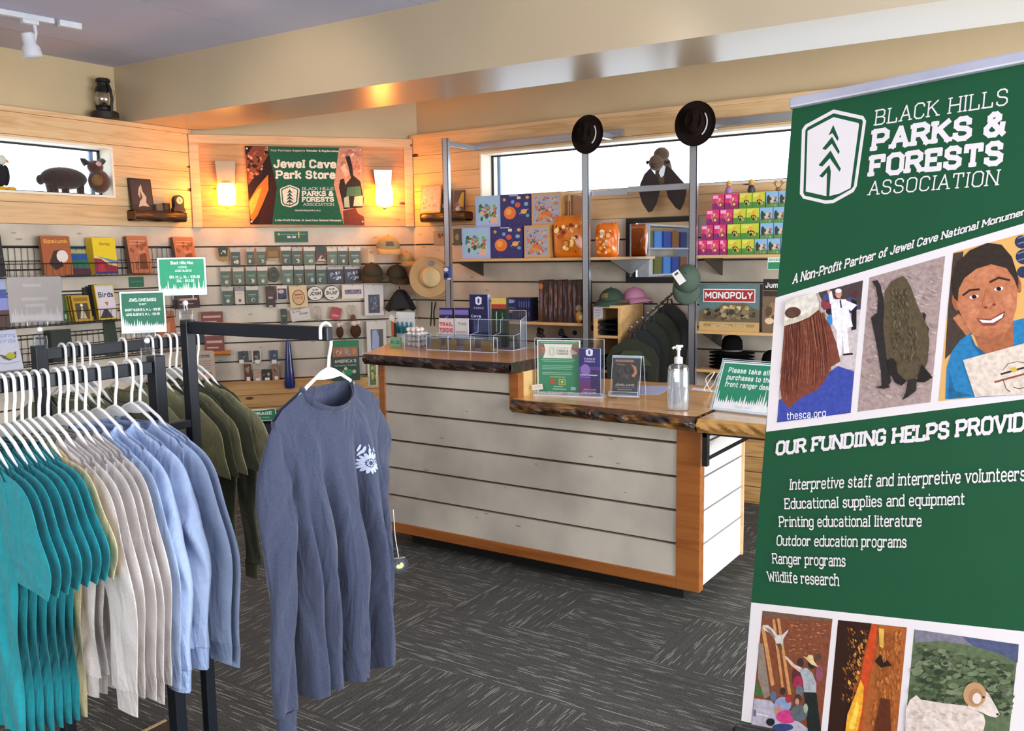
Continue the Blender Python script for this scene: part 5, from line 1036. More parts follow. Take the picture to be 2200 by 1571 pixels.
gr = random.Random(8); cr_ = Vector((-3.36, 4.1, ZU)); t = T('rock_bin', 'small clear bin at the left of the raised slab', 'bin', cr_, 0)
mb = MB(); acr(mb, -.055, -.055, 0, .055, -.052, .08, ACR, ACE); acr(mb, -.055, .052, 0, .055, .055, .08, ACR, ACE); acr(mb, -.055, -.055, 0, -.052, .055, .08, ACR, ACE); acr(mb, .052, -.055, 0, .055, .055, .08, ACR, ACE); mb.obj('acrylic_walls', t)
k = 0; RK = M('pale_quartz', '#eee2d4', .5, var=.1, scale=30)
for lay in range(4):
    for i in range(3):
        for j in range(3 if lay < 3 else 2):
            mb = MB(); r = gr.uniform(.014, .019); mb.ball((0, 0, 0), (r, r * gr.uniform(.8, 1.1), r * .85), RK, 8, 6); mb.v = [(x * gr.uniform(.9, 1.1), y * gr.uniform(.9, 1.1), z * gr.uniform(.9, 1.1)) for x, y, z in mb.v]
            tag(mb.obj('quartz_stone', None, cr_ + Vector((-.034 + .034 * i, -.034 + .034 * j, .02 + .029 * lay))), 'rough pale pink-white stone in the heap of the small clear bin', 'stone', 'pale stones in the clear bin')
p, w, h = at_face(838, 727, 860, 750, (-3.4, 4.06, ZU), 0); p.z = ZU; boxbook('price_card', 'small mint green price card beside the pale stones', 'sign', p, 0, w, .012, h * .9, '#7fb98e', None, [('t', '$1.25', .12, .9, .3, .35, '#3f7a58', 2)])
p, w, h = at_face(850, 690, 888, 725, (-3.55, 4.35, ZU), 0); p.z = ZU
t = T('trinket_stand', 'teal trinkets hanging from a white stand behind the pale stones', 'trinkets', p, 0); hh = 1.0
MB().box(-w / 2, .01, 0, w / 2, .016, .185, '#eef0f0').obj('white_backing', t)
for i in range(4): MB().lathe([(.0, .05), (.018, .055), (.02, .09), (.008, .10), (.004, .125)], M('teal_glaze', '#1c7a86', .25), 12, c=(-w / 2 + w * (i + .5) / 4, 0, 0)).obj('teal_trinket', t)
p, w, h = at_face(838, 672, 852, 690, (-3.6, 4.3, ZU), 0); p.z = ZU
t = T('orange_tag_rack', 'orange tag strip topped by a white card, left end of the raised slab', 'tags', p, 0); MB().box(-.02, 0, 0, .0, .004, .13, '#c8642c').box(.0, .002, 0, .018, .006, .12, '#3a2a24').obj('strip', t); m_ = MB(); m_.X = Matrix.Translation((-.01, -.002, .15)) @ Matrix.Rotation(RAD(25), 4, 'Y'); m_.box(-.02, 0, -.018, .02, .002, .018, '#efe4dc'); m_.obj('top_card', t)
# ================================================================ right wall: uprights, shelves and goods
YS = 5.6
PX = [(-4.262), (-3.046), (-2.254)]
def upright(x, zt, label, arm=True):
    t = T('shelf_upright', label, 'upright', (x, YS, 0))
    mb = MB().box(-.025, -.012, 0, .025, -.008, zt, ALU).box(-.025, -.012, 0, -.021, .022, zt, ALU).box(.021, -.012, 0, .025, .022, zt, ALU).box(-.008, -.008, 0, .008, .004, zt, M('channel_slot', '#6c6e74', .5, metal=.5)); mb.obj('channel', t)
    if arm: MB().box(-.018, .01, zt - .06, .018, YR - YS - .03, zt - .02, ALU, .002).obj('wall_arm', t)
    return t
upright(PX[0], 2.515, 'aluminium shelf upright nearest the corner, left of the puzzle boxes')
upright(PX[1], 2.50, 'middle aluminium shelf upright topped by a dark felt hat')
upright(PX[2], 2.50, 'right aluminium shelf upright with the larger felt hat on top')
for i, (a, b) in enumerate(((-4.262, -2.95), (-2.30, -.9))): tag(MB().box(a, YR - .04, 2.462, b, YR - .02, 2.512, ALU, .002).obj('wall_bar', None), ('aluminium bar above the window behind the smaller hat', 'aluminium bar above the window beside the larger hat')[i], 'bar')
t = T('cross_bar', 'thin aluminium bar between the two hat uprights, in front of the bat plush', 'bar', (0, YS + .03, 2.03)); MB().box(-2.74, 0, 0, PX[2], .012, .04, ALU, .002).box(-3.04, 0, -.01, -2.9, .012, .02, ALU).box(-2.9, -.004, -.012, -2.74, .014, .026, ALU).obj('bar', t)
def shelf(label, x0, x1, z, y0=YS + .024, th=.02):
    t = T('wall_shelf', label, 'shelf', ((x0 + x1) / 2, y0, z)); w = (x1 - x0) / 2
    MB().box(-w, 0, -th, w, YR - y0 - .002, 0, WOODL, .002).obj('shelf_board', t)
    for x in (-w + .03, w - .03): MB().add([(x - .004, .02, -th), (x - .004, YR - y0 - .004, -th), (x - .004, YR - y0 - .004, -th - .12), (x + .004, .02, -th), (x + .004, YR - y0 - .004, -th), (x + .004, YR - y0 - .004, -th - .12)], [(0, 1, 2), (5, 4, 3), (0, 3, 4, 1), (1, 4, 5, 2), (2, 5, 3, 0)], M('dark_bracket', '#3a332c', .5)).obj('bracket', t)
    return t
SA, SB, SD, SE, SF = 1.597, 1.128, 1.60, 1.105, .85
shelf('light wood shelf carrying the puzzle boxes', -4.25, -2.86, SA)
shelf('light wood shelf under the dark boxed games, left of the cubby', -4.25, -3.06, SB)
shelf('light wood shelf carrying the pink, yellow and blue toy boxes', -2.235, -1.2, SD)
shelf('light wood shelf carrying the board game box', -2.235, -1.2, SE)
shelf('lowest light wood shelf under the stack of black hats', -2.235, -1.2, SF)
YG = YS + .05
def good(name, label, cat, q, z, face, ops, side=None, d=.06, yo=0, grp=None, rz=0):
    p, w, h = at_face(*q, (0, YG + yo, 0), 0); h = p.z + h - z; p.z = z
    return boxbook(name, label, cat, p, rz, w, d, h, face, side, ops, grp)
g = random.Random(11)
BUSY = ['#6a6a8a', '#c8a878', '#b8503a', '#8a8aa8', '#d8b890', '#7a5a4a', '#c87848', '#9aa0b8']
FARM = [('r', .06, .1, .94, .95, '#9cc0dc'), ('s', .1, .12, .9, .8, 46, ['#5a8a3a', '#7aa84a', '#d87840', '#c84a3a', '#4a78a8', '#e0c060', '#3a5a2a', '#e8d8c0'], .03, .09, 3), ('r', .6, .12, .86, .3, '#e8b0a0')]
PLAN = [('e', .32, .42, .2, .2, '#e8762c'), ('e', .28, .46, .1, .1, '#f0a050'), ('e', .58, .66, .09, .08, '#d8583c'), ('e', .78, .45, .1, .08, '#e8a048'), ('l', ((.64, .38), (.92, .52)), .02, '#d8c890'), ('e', .42, .76, .06, .06, '#6a9ad8'), ('e', .86, .68, .07, .06, '#7ab0c8'), ('e', .9, .32, .06, .05, '#6aa890'), ('e', .14, .84, .05, .05, '#c8a040'), ('r', .56, .84, .68, .92, '#e8d8b0'), ('e', .9, .88, .06, .05, '#e0a858'), ('r', .3, .94, .6, .975, '#a8a8d8'), ('s', .05, .05, .95, .95, 24, ['#d8d8f0', '#8888c8'], .004, .01, 6)]
CATS = [('r', .07, .06, .93, .92, '#a8a4b4'), ('s', .08, .08, .92, .9, 120, BUSY, .02, .055, 9), ('s', .2, .1, .7, .45, 18, ['#e08a40', '#d87030'], .04, .08, 4)]
zt2 = None
for row, (y0, y1, xs) in enumerate(((491, 551, ((993, 1053), (1055, 1122), (1126, 1181))), (430, 489, ((1022, 1075), (1075, 1140), (1142, 1206))))):
    w0 = ('lower', 'upper')[row]
    for k, (a, b) in enumerate(xs):
        yo = .0 if row == 0 else .05; z = SA + .0005 if row == 0 else .0
        p, w, h = at_face(a, y0, b, y1, (0, YG + yo, 0), 0)
        if row == 0: zt2 = max(zt2 or 0, p.z + h) if k < 2 else zt2
        nm, c, sd, ops, l = (('puzzle_box', '#a9b4dc', '#a4b0d8', FARM, 'pale blue farm scene puzzle box'), ('puzzle_box', '#2e2a68', '#3a3480', PLAN, 'navy planets puzzle box'), ('puzzle_box', '#c89c68', '#b88a54', CATS, 'tan patterned puzzle box'))[k]
        z = SA + .0005 if row == 0 else SA + .0005 + .2375
        hh = .2365
        boxbook(nm, l + ' in the %s row of the wall shelf' % w0, 'puzzle box', Vector((p.x, p.y, z)), 0, w, .2 if k != 2 or row else .2, hh, c, sd, ops, 'puzzle boxes on the wall shelf')
for k, (a, b, c) in enumerate(((1207, 1213, '#c8945a'), (1214, 1220, '#a87848'), (1221, 1226, '#d8b080'), (1227, 1232, '#8a5a3a'))):
    p, w, h = at_face(a, 425, b, 487, (0, YG + .1, 0), 0); boxbook('puzzle_box', 'thin brown box edge-on right of the upper tan puzzle, %s of four' % order[k], 'puzzle box', Vector((p.x, p.y, SA + .238)), 0, w, .12, .21, c, None, [('r', .2, .2, .8, .8, '#7a5030')], 'edge-on boxes on the shelf')
tag(MB().box(-.055, 0, 0, .055, .18, .2368, '#b88a54').obj('puzzle_box', None, (-3.28, YG + .09, SA + .0005)), 'plain brown carton under the thin edge-on boxes, behind the orange bags', 'box')
# orange snack bags
def bag(label, q, z, yo, cols, sd):
    p, w, h = at_face(*q, (0, YG + yo, 0), 0); h = p.z + h - z; g2 = random.Random(sd); t = T('gift_bag', label, 'bag', (p.x, p.y + .05, z)); m = M('bag_orange_gloss_%d' % sd, cols[0], .22, var=.15, scale=14, coat=.5)
    def f(u, v):
        a = 2 * pi * u; c, s_ = cos(a), sin(a); b = sin(pi * min(1, v * 1.02)) ** .4; wd = w / 2 * (.86 + .14 * b) * (1 + .03 * sin(9 * v + sd)); dp = .045 * b * (1 + .15 * sin(5 * a + 6 * v)) + .002
        return (wd * (abs(c) ** .7) * (1 if c > 0 else -1), dp * (abs(s_) ** .8) * (1 if s_ > 0 else -1), h * v + .006 * sin(7 * c * 3) * (v > .9))
    MB().grid(f, 40, 24, m, wrap=True).obj('foil_body', t)
    mb = MB(); a = Art(mb, None, -.05, .0008)
    for _ in range(26): x, zz, r = g2.uniform(-.3, .3) * w, g2.uniform(.12, .78) * h, g2.uniform(.008, .022); a.ell(x, zz, r, r * g2.uniform(.6, 1), g2.choice(cols[1:]), n=8)
    mb.obj('printed_front', t); return t
bag('glossy orange treat bag with pale print standing before the tan puzzle box', (1183, 462, 1256, 552), SA, -.0, ['#e07a1e', '#f0c860', '#f4e8c8', '#b84a14', '#7a2a10', '#e8a030', '#f8d890'], 1)
bag('orange bag with white circles right of the middle upright', (1274, 478, 1322, 553), SA, .05, ['#e8761e', '#f0a040', '#f4e4d8', '#c85a14', '#f0b878'], 2)
# dark boxed games and cases on the lower shelf
good('game_case', 'navy game case with pale lettering at the front of its row', 'game case', (1083, 640, 1112, 689), SB, '#1e2450', [('e', .5, .85, .3, .08, '#8a96c8'), ('r', .2, .55, .8, .6, '#5a6ab0'), ('e', .5, .4, .16, .05, '#b85a3a'), ('s', .1, .05, .9, .35, 14, ['#343c78', '#141a38'], .04, .1, 2)], '#161a3a', .12)
for k in range(5): good('game_case', 'navy game case spine right of the front case, %s of five' % order[k], 'game case', (1113 + 5.2 * k, 640, 1117.6 + 5.2 * k, 689), SB, '#1c2048', [('r', .2, .6, .8, .85, '#4a5494'), ('r', .3, .2, .7, .4, '#7a4a5a')], '#14183a', .12, .004, 'navy game case spines')
for k in range(9): good('dark_book', 'dark brown boxed volume in the row left of the middle upright, %s from the left' % order[k], 'book', (1158 + 10.2 * k, 602 + (k % 3), 1167.4 + 10.2 * k, 690), SB, ['#4a2a20', '#33201c', '#3c2a2c', '#2c1c18'][k % 4], [('s', .1, .05, .9, .95, 16, ['#7a4a38', '#5a3a34', '#8a6a58', '#241614', '#6a5a6a'], .08, .25, 20 + k)] + ([('e', .5, .85, .5, .07, '#b8603a')] if k == 0 else []), '#2a1a16', .16, 0, 'dark boxed volumes')
tj = T('cave_toy', 'small amber and cream figure at the right end of the lower shelf', 'toy', (ony(1244, 690, YG - .01).x, YG - .005, SB)); MB().ball((0, 0, .045), (.03, .02, .045), M('amber_resin', '#c8862c', .3), 14, 9).ball((.018, -.012, .04), (.018, .014, .022), '#e8d8b0', 12, 8).obj('body', tj); MB().ball((-.004, 0, .105), (.026, .018, .028), M('cream_figure', '#9a8a74', .6), 12, 8).obj('head', tj)
for k, (px, l) in enumerate(((1165, 'left'), (1218, 'right'))):
    t = T('gem_tree', 'dark little gem tree in the shade under the lower shelf, %s one' % l, 'ornament', (ony(px, 740, YG + .12).x, YG + .12, .86)); MB().lathe([(.035, 0), (.03, .02), (.012, .03), (.01, .1)], M('dark_stem', '#241812', .6), 12).obj('stem', t); mb = MB()
    for q in range(12): mb.ball((g.uniform(-.05, .05), g.uniform(-.03, .03), g.uniform(.09, .2)), .018, '#3a2420' if k == 0 else '#141a28', 8, 6)
    mb.obj('crown', t)
tag(MB().box(-.62, 0, 0, .62, .36, .86, DARKW, .003).obj('base_cabinet', None, (-3.63, YS + .05, 0)), 'pine base cabinet against the wall behind the raised slab', 'cabinet')
t = T('drawer_cabinet', 'pine plank drawer cabinet beyond the end of the counter', 'cabinet', (-1.59, 5.56, 0)); MB().box(-.62, .02, 0, .62, .45, .62, DARKW).obj('carcass', t)
for k in range(4): MB().box(-.62, 0, .02 + k * .098, .62, .02, .02 + (k + 1) * .098 - .006, pine('drawer_plank', '#d6a668', '#9c6a36', .5, board=.098, seed=7), .002).obj('plank_front', t)
mb = MB().box(-.6, .0, .43, .6, .016, .445, DARKW).box(-.58, .03, .43, .58, .06, .6, M('drawer_dark_stock', '#24221c', .8, var=.5, scale=20)); mb.obj('open_tray', t)  # dark mottled block behind the tray front
# toy boxes, four rows
PINK = [('r', 0, 0, 1, .42, '#8a2a6a'), ('e', .62, .5, .3, .3, '#e05a8a'), ('s', .2, .1, .95, .8, 12, ['#f0a0b8', '#c83a6a', '#f0c860', '#5a2a5a', '#9a4a2a'], .05, .13, 3), ('r', .06, .72, .5, .94, '#f0b0d0')]
YEL = [('r', 0, 0, 1, .4, '#4a8a3a'), ('r', .05, .72, .6, .94, '#d8e060'), ('e', .55, .7, .14, .16, '#e8a838'), ('s', .25, .08, .9, .6, 10, ['#2a2a1e', '#c8b070', '#e8c040', '#a86a3a', '#3a3a2a'], .06, .14, 5)]
BLU = [('r', 0, 0, 1, .3, '#5a8a4a'), ('s', .1, .2, .95, .75, 12, ['#3a3a34', '#b86a4a', '#e0c0a0', '#8a4a34', '#2a4a34'], .07, .15, 8), ('e', .2, .5, .14, .3, '#2a3a2c'), ('s', .1, .05, .9, .2, 6, ['#f0f0e8', '#a8c890'], .02, .05, 2)]
rows = [(517, 548, (('p', 1500, 1517), ('p', 1517, 1545), ('p', 1546, 1561), ('y', 1563, 1592), ('y', 1593, 1620), ('b', 1621, 1648), ('b', 1649, 1676), ('b', 1677, 1704))),
        (486, 516, (('p', 1506, 1532), ('p', 1533, 1560), ('y', 1562, 1590), ('y', 1591, 1630), ('b', 1633, 1661), ('b', 1662, 1689), ('b', 1690, 1716))),
        (456, 485, (('p', 1517, 1545), ('p', 1546, 1574), ('y', 1575, 1602), ('y', 1603, 1631), ('b', 1632, 1660), ('b', 1661, 1688), ('b', 1689, 1716))),
        (427, 455, (('p', 1530, 1556), ('p', 1557, 1586), ('y', 1588, 1615), ('y', 1616, 1643), ('b', 1645, 1672), ('b', 1673, 1700)))]
rn = ['bottom', 'second', 'third', 'top']; cn = {'p': ('bright pink', '#d8326a', PINK), 'y': ('yellow-green', '#c8cc3c', YEL), 'b': ('sky blue', '#8cb8dc', BLU)}
for r, (y0, y1, it) in enumerate(rows):
    seen = {}
    for c, a, b in it:
        seen[c] = seen.get(c, 0) + 1; p, w, h = at_face(a, y0, b, y1, (0, YG + .012 * r, 0), 0); nme, col, ops = cn[c]
        boxbook('toy_box', '%s toy carton in the %s row of the stack, %s of its colour' % (nme, rn[r], order[seen[c] - 1]), 'toy box', Vector((p.x, p.y, SD + .0005 + r * .0975)), 0, w - .002, .13, .0968, col, col, ops, 'small toy cartons stacked on the shelf')
def figure(px, l, bc):
    t = T('toy_figure', l, 'toy', (ony(px, 425, YG + .08).x, YG + .08, SD + .392)); MB().lathe([(.022, 0), (.026, .02), (.018, .045), (.009, .05)], bc, 14).obj('body', t); MB().ball((0, 0, .062), .017, M('toy_skin', '#c89a60', .5), 12, 8).obj('head', t); MB().lathe([(.024, .066), (.019, .07), (.016, .082), (0, .088)], M('toy_hat_yellow', '#e0b030', .4), 14).obj('hat', t)
figure(1566, 'little figure in a yellow hat on the top pink cartons', '#9a6a9a'); figure(1614, 'little dark-bodied figure in a yellow hat above the yellow-green cartons', '#2a2a20')
t = T('antler_toy', 'small antlered toy on the top blue cartons', 'toy', (ony(1672, 425, YG + .08).x, YG + .08, SD + .392)); MB().ball((0, 0, .014), (.02, .012, .014), '#8a6a48', 10, 7).obj('body', t); mb = MB(); AN = M('antler_brown', '#7a5634', .6)
for s in (-1, 1): mb.tube([(s * .006, 0, .02), (s * .02, 0, .04), (s * .022, 0, .07)], .003, AN, 6).tube([(s * .018, 0, .04), (s * .034, 0, .055)], .0025, AN, 6).tube([(s * .021, 0, .055), (s * .008, 0, .068)], .0025, AN, 6)
mb.obj('antlers', t)
boxbook('shelf_label', 'small green shelf label under the toy cartons', 'label', Vector((ony(1662, 565, YS).x, YS + .018, SD - .095)), 0, .085, .003, .075, '#e8f0ea', None, [('r', .03, .04, .97, .6, '#2a8a5a'), ('t', 'BOXES', .1, .9, .7, .2, '#3a8a62', 2)])
# board game box
MONO = [('r', 0, 0, 1, 1, '#5c7a78'), ('r', .0, .0, 1, .2, '#c8a468'), ('p', ((0, .42), (.12, .5), (.26, .46), (.42, .6), (.6, .58), (.74, .62), (.9, .5), (1, .46), (1, .2), (0, .2)), '#6a5c44'), ('s', .05, .22, .95, .5, 60, ['#3a342a', '#8a7856', '#241f1a', '#a89468', '#5a4c3a', '#4a4030'], .02, .06, 4), ('s', .35, .45, .85, .58, 24, ['#c8b078', '#d8c48c', '#a08c5c'], .015, .04, 7), ('r', .08, .1, .92, .16, '#a88450'), ('t', 'NATIONAL PARKS', .22, .78, .1, .05, '#e8dcb8', 1.3),
        ('r', .07, .62, .93, .9, '#efe6e2'), ('r', .085, .64, .915, .88, '#b02a30'), ('t', 'MONOPOLY', .12, .885, .69, .145, '#2a1414', 3.4), ('t', 'MONOPOLY', .115, .88, .695, .145, '#f4efe8', 2.3)]
p, w, h = at_face(1502, 611, 1632, 702, (0, YG - .01, 0), 0); t = boxbook('board_game_box', 'board game box with a red title strip over mountains', 'board game', Vector((p.x, p.y, SE)), 0, w, .06, p.z + h - SE, '#4a4a4c', '#2c2428', MONO)
good('game_box', 'dark tan box with white lettering right of the board game', 'board game', (1639, 600, 1688, 702), SE, '#7a6248', [('r', 0, .8, 1, 1, '#1c1a1a'), ('t', 'Jump', .12, .8, .84, .1, '#e8e4dc', 2.2), ('r', 0, .68, 1, .78, '#3a2c22'), ('s', .05, .1, .95, .6, 18, ['#9a7a54', '#5c4632', '#b89468'], .06, .16, 3), ('e', .3, .22, .2, .06, '#e8c8a0')], '#2a221e', .06)
HATM = M('black_felt', '#0e0d0d', .95, bump=.2, bscale=300, spec=.08); BRF = M('brown_felt', '#1c1310', .95, bump=.2, bscale=300, spec=.08)
xh = ony(1572, 790, YG + .14).x
for k in range(5):
    t = T('felt_hat', ('black felt hat on top of the stack under the board game' if k == 4 else 'black felt hat in the stack under the board game, %s from the bottom' % order[k]), 'hat', (xh, YG + .14, SF + .003 + .024 * k), 0, 'stacked black hats')
    MB().lathe([(.062, .006), (.15, .0), (.152, .004), (.068, .012)], HATM, 28, sx=1, sy=.85).obj('brim', t)
    MB().lathe([(.07, .008), (.07, .045), (.066, .085), (.05, .11), (.02, .12), (0, .121)] if k == 4 else [(.0705, .006), (.0705, .021)], HATM, 24, sy=.9).obj('crown', t)
    if k == 4: MB().lathe([(.0712, .014), (.0712, .024)], M('hat_band', '#4a4848', .6), 24, sy=.9).obj('band', t)
t = T('felt_hat', 'single black hat at the right end of the lowest shelf', 'hat', (xh + .27, YG + .15, SF + .002), 0); MB().lathe([(.062, .006), (.13, .0), (.132, .004), (.068, .012)], HATM, 28).obj('brim', t); MB().lathe([(.07, .008), (.07, .06), (.06, .1), (.03, .125), (0, .13)], HATM, 24).obj('crown', t)
# hats on top of the uprights, brims towards the room
def hat_up(px, py, rx, rz, label, tag_):
    o = ony(px, py, YS - .05); t = T('ranger_hat', label, 'hat', o); s = rx; q = rz / rx; X = Matrix.Rotation(RAD(90 - 10), 4, 'X') @ Matrix.Rotation(RAD(12), 4, 'Y')
    mb = MB(); mb.X = X; mb.lathe([(s * .5, .012), (s * .8, -.004), (s * .98, .004), (s, .012), (s * .97, .016), (s * .8, .006), (s * .5, .02)], BRF, 36, sy=q).obj('brim', t) if False else mb.lathe([(s * .5, .010), (s * .8, -.002), (s * .97, .006), (s, .014), (s * .97, .018), (s * .8, .008), (s * .5, .02)], BRF, 40, sy=q)
    mb.obj('brim', t)
    mb = MB(); mb.X = X; n = 32
    def f(u, v):
        a = 2 * pi * u; r = s * (.56 - .13 * v ** 3) * (1 if v < .96 else .5 if v < .99 else .0); z = .012 + .085 * min(v, .96) - (.02 * abs(cos(a)) ** 2 if v > .9 else 0); return (r * cos(a) * (.82 if 1 else 1), r * sin(a) * q, z)
    mb.grid(f, 36, 16, BRF, wrap=True); mb.obj('crown', t)
    mb = MB(); mb.X = X; mb.lathe([(s * .565, .014), (s * .565, .03)], M('leather_band', '#3a261c', .5), 36, sx=.82, sy=q); mb.obj('band', t)
    mb = MB(); mb.X = X; mb.tube([(s * tag_ * cos(RAD(a)) * .9, s * tag_ * q * sin(RAD(a)), .024) for a in range(-50, 41, 15)], .0045, M('white_thread', '#cfc8c4', .5), 6); lab(mb.obj('pale_strap', t), 'pale strap on the dark hat')
    return t
hat_up(1263, 290, .112, .136, 'dark brown felt ranger hat on the middle upright', .62); hat_up(1494, 267, .130, .147, 'larger dark brown ranger hat on the right upright', .66)
# mirror
pm, wm, hm = at_face(1344, 467, 1496, 606, (0, YR - .04, 0), 0); t = T('wall_mirror', 'black framed mirror hanging left of the right upright', 'mirror', pm)
mb = MB(); e = .035; mb.box(-wm / 2, 0, 0, wm / 2, .03, e, BLK, .004).box(-wm / 2, 0, hm - e, wm / 2, .03, hm, BLK, .004).box(-wm / 2, 0, e, -wm / 2 + e, .03, hm - e, BLK, .004).box(wm / 2 - e, 0, e, wm / 2, .03, hm - e, BLK, .004); mb.obj('frame', t)
MB().box(-wm / 2 + e, .012, e, wm / 2 - e, .018, hm - e, M('mirror_silver', '#e8ecf0', .02, metal=1, var=0)).obj('glass', t)
# bat plush
pb_ = ony(1424, 395, YR - .16); t = T('bat_plush', 'brown bat soft toy with folded dark wings hanging before the window', 'soft toy', pb_, RAD(12))
FUR = M('bat_brown_fur', '#5c4630', .95, var=.25, scale=40, bump=.6, bscale=200, sheen=.4); WNG = M('bat_wing_cloth', '#2c211e', .85, var=.12, scale=12, bump=.2)
fb = facemap(pb_, RAD(12)); K = lambda x, y: fb(1250 + x / 3.927, 220 + y / 3.927)
mb = MB().ball((*(K(690, 600)[0:1]), .0, K(690, 600)[1]), (.06, .045, .12), FUR, 18, 12); mb.obj('body', t)
hx_, hz_ = K(640, 515); mb = MB().ball((hx_, -.045, hz_), (.052, .05, .055), FUR, 18, 12).ball((hx_ - .01, -.09, hz_ - .022), (.022, .016, .014), '#3a2a24', 10, 7).ball((hx_ + .03, -.02, hz_ + .055), (.055, .05, .05), FUR, 14, 10); mb.obj('head', t)
for x, z in (K(575, 515), K(735, 512)): MB().tube([(x, -.04, z), (x + (.022 if x > hx_ else -.022) * .6, -.045, z + .006), (x + (.03 if x > hx_ else -.03) * .6, -.045, z + .01)], [.014, .009, .001], WNG, 8).obj('ear', t)
for wg in ([(588, 560), (540, 610), (505, 690), (495, 760), (520, 850), (572, 930), (600, 920), (640, 850), (665, 750), (650, 650), (610, 590)], [(730, 540), (770, 570), (830, 640), (885, 700), (890, 760), (868, 850), (835, 912), (800, 890), (740, 810), (715, 720), (712, 610)]):
    MB().prism([K(*q) for q in wg], -.045, -.02, WNG).obj('wing', t)
MB().prism([K(*q) for q in ((690, 530), (718, 545), (705, 620), (680, 640), (662, 600))], -.05, -.046, '#dfe4f2').obj('price_tag', t)
MB().tube([(hx_ + .03, 0, hz_ + .09), (hx_ + .03, .1, hz_ + .12), (hx_ + .03, .152, hz_ + .125)], .002, BLK, 5).obj('hanging_cord', t)
# cubby with folded shirts and caps on top
yc = YS - .02; p, w, h = at_face(1275, 655, 1333, 800, (0, yc, 0), 0); zc = 1.262; cw_ = w / 2
t = T('wood_cubby', 'light wood open cubby with folded dark shirts behind the counter', 'cubby', (p.x, yc, 0)); mb = MB().box(-cw_, 0, zc - .018, cw_, .38, zc, WOODL).box(-cw_, 0, .5, -cw_ + .02, .38, zc - .018, WOODL).box(cw_ - .02, 0, .5, cw_, .38, zc - .018, WOODL).box(-cw_, .37, .5, cw_, .38, zc, WOODL).box(-cw_, 0, 0, cw_, .38, .5, WOODL); mb.obj('case', t)
zs_ = [1.262 - .019, ony(1318, 722, yc).z, ony(1318, 797, yc).z]
for z in zs_[1:]: MB().box(-cw_ + .02, .005, z - .018, cw_ - .02, .37, z, WOODL).obj('shelf', t)
boxbook('price_note', 'grey price note stuck on the top left corner of the cubby', 'label', Vector((p.x - cw_ + .038, yc - .0035, 1.17)), 0, .07, .003, .085, '#b4b0b4', None, [('r', .15, .66, .85, .72, '#7a7880'), ('r', .15, .45, .85, .5, '#7a7880'), ('r', .3, .24, .7, .29, '#7a7880')])
for k, z in enumerate((zs_[1], zs_[2])):
    for j in range(3):
        c = ['#26281f', '#3a3a34', '#1c1e1c'][j]
        def f(u, v, r=.012): a = 2 * pi * u; return ((cw_ - .03) * max(-1, min(1, 1.25 * cos(a))) * .96, .02 + .3 * v, .018 + .016 * sin(a) + .003 * sin(9 * v + 4 * u + j))
        tag(MB().grid(f, 24, 8, M('folded_cotton_' + c[1:], c, .9, bump=.2), wrap=True).obj('folded_shirt', None, (p.x, yc, z + .001 + .037 * j)), 'dark folded shirt, %s layer on the %s level of the cubby' % (order[j], ('upper', 'lower')[k]), 'shirt', 'folded shirts in the cubby')
def cap(label, loc, rz, m, r=.085, tilt=0, logo=None, name='baseball_cap', tagp=None, roll=0, under=None):
    t = T(name, label, 'cap', loc, rz); X = Matrix.Rotation(roll, 4, 'Y') @ Matrix.Rotation(tilt, 4, 'X')
    def dm(u, v): a = 2 * pi * u; b = pi / 2 * v; k = .985 if int(u * 36) % 6 == 0 else 1; return (r * cos(b) * cos(a) * k, r * 1.12 * cos(b) * sin(a) * k, r * 1.02 * sin(b))
    mb = MB(); mb.X = X; mb.grid(dm, 36, 10, m, wrap=True).ball((0, 0, r * 1.03), .008, m, 8, 5); mb.obj('crown', t)
    def br(u, v): a = pi + pi * (.12 + .76 * u); e = .068 * v * sin(pi * (.06 + .88 * u)) ** .6; x = (r + e * .25) * cos(a); y = r * 1.12 * sin(a) - e * 1.05; return (x, y, .004 - .028 * v * v - .9 * (x * x) / r * .16 * v)
    mb = MB(); mb.X = X; mb.grid(br, 22, 7, under or m); b2 = mb.obj('brim', t); sl = b2.modifiers.new('thick', 'SOLIDIFY'); sl.thickness = .004
    if logo:
        mb = MB(); mb.X = X
        def lg(u, v): a = 1.5 * pi + (u - .5) * .75; b = .32 + .4 * v; return (r * 1.012 * cos(b) * cos(a), r * 1.134 * cos(b) * sin(a), r * 1.03 * sin(b))
        mb.grid(lg, 8, 5, logo); mb.obj('front_patch', t)
    return t
CG = M('dark_green_twill', '#2f4234', .85, bump=.15, bscale=500); CP = M('pink_twill', '#c486a4', .85, bump=.15, bscale=500); CGOLD = M('gold_stitching', '#7a6a30', .7, var=.4, scale=90)
cap('dark green cap with gold stitching on top of the wooden cubby', (ony(1315, 640, yc + .14).x, yc + .13, zc + .03), RAD(-8), CG, .086, RAD(4), CGOLD)
cap('pink cap behind the dark green cap on the cubby', (ony(1366, 640, yc + .3).x, yc + .275, zc + .03), RAD(60), CP, .086, RAD(-6), None)
t = cap('dark green cap with a white swing tag hanging on the right upright', (PX[2] - .0, YS - .10, ony(1485, 600, YS - .1).z), RAD(20), M('grey_green_twill', '#47574a', .85, bump=.15, bscale=500), .088, RAD(62), None, roll=0)
mb = MB(); mb.X = Matrix.Translation((-.045, -.12, .015)) @ Matrix.Rotation(RAD(-35), 4, 'Y'); mb.box(-.025, 0, -.045, .025, .0015, .045, '#d8d2cc').box(-.012, -.0006, .02, .014, 0, .034, '#2a2a2a'); mb.obj('swing_tag', t); MB().tube([(0, .0, .0), (.0, .105, .01)], .004, BLK, 6).obj('hook', t)
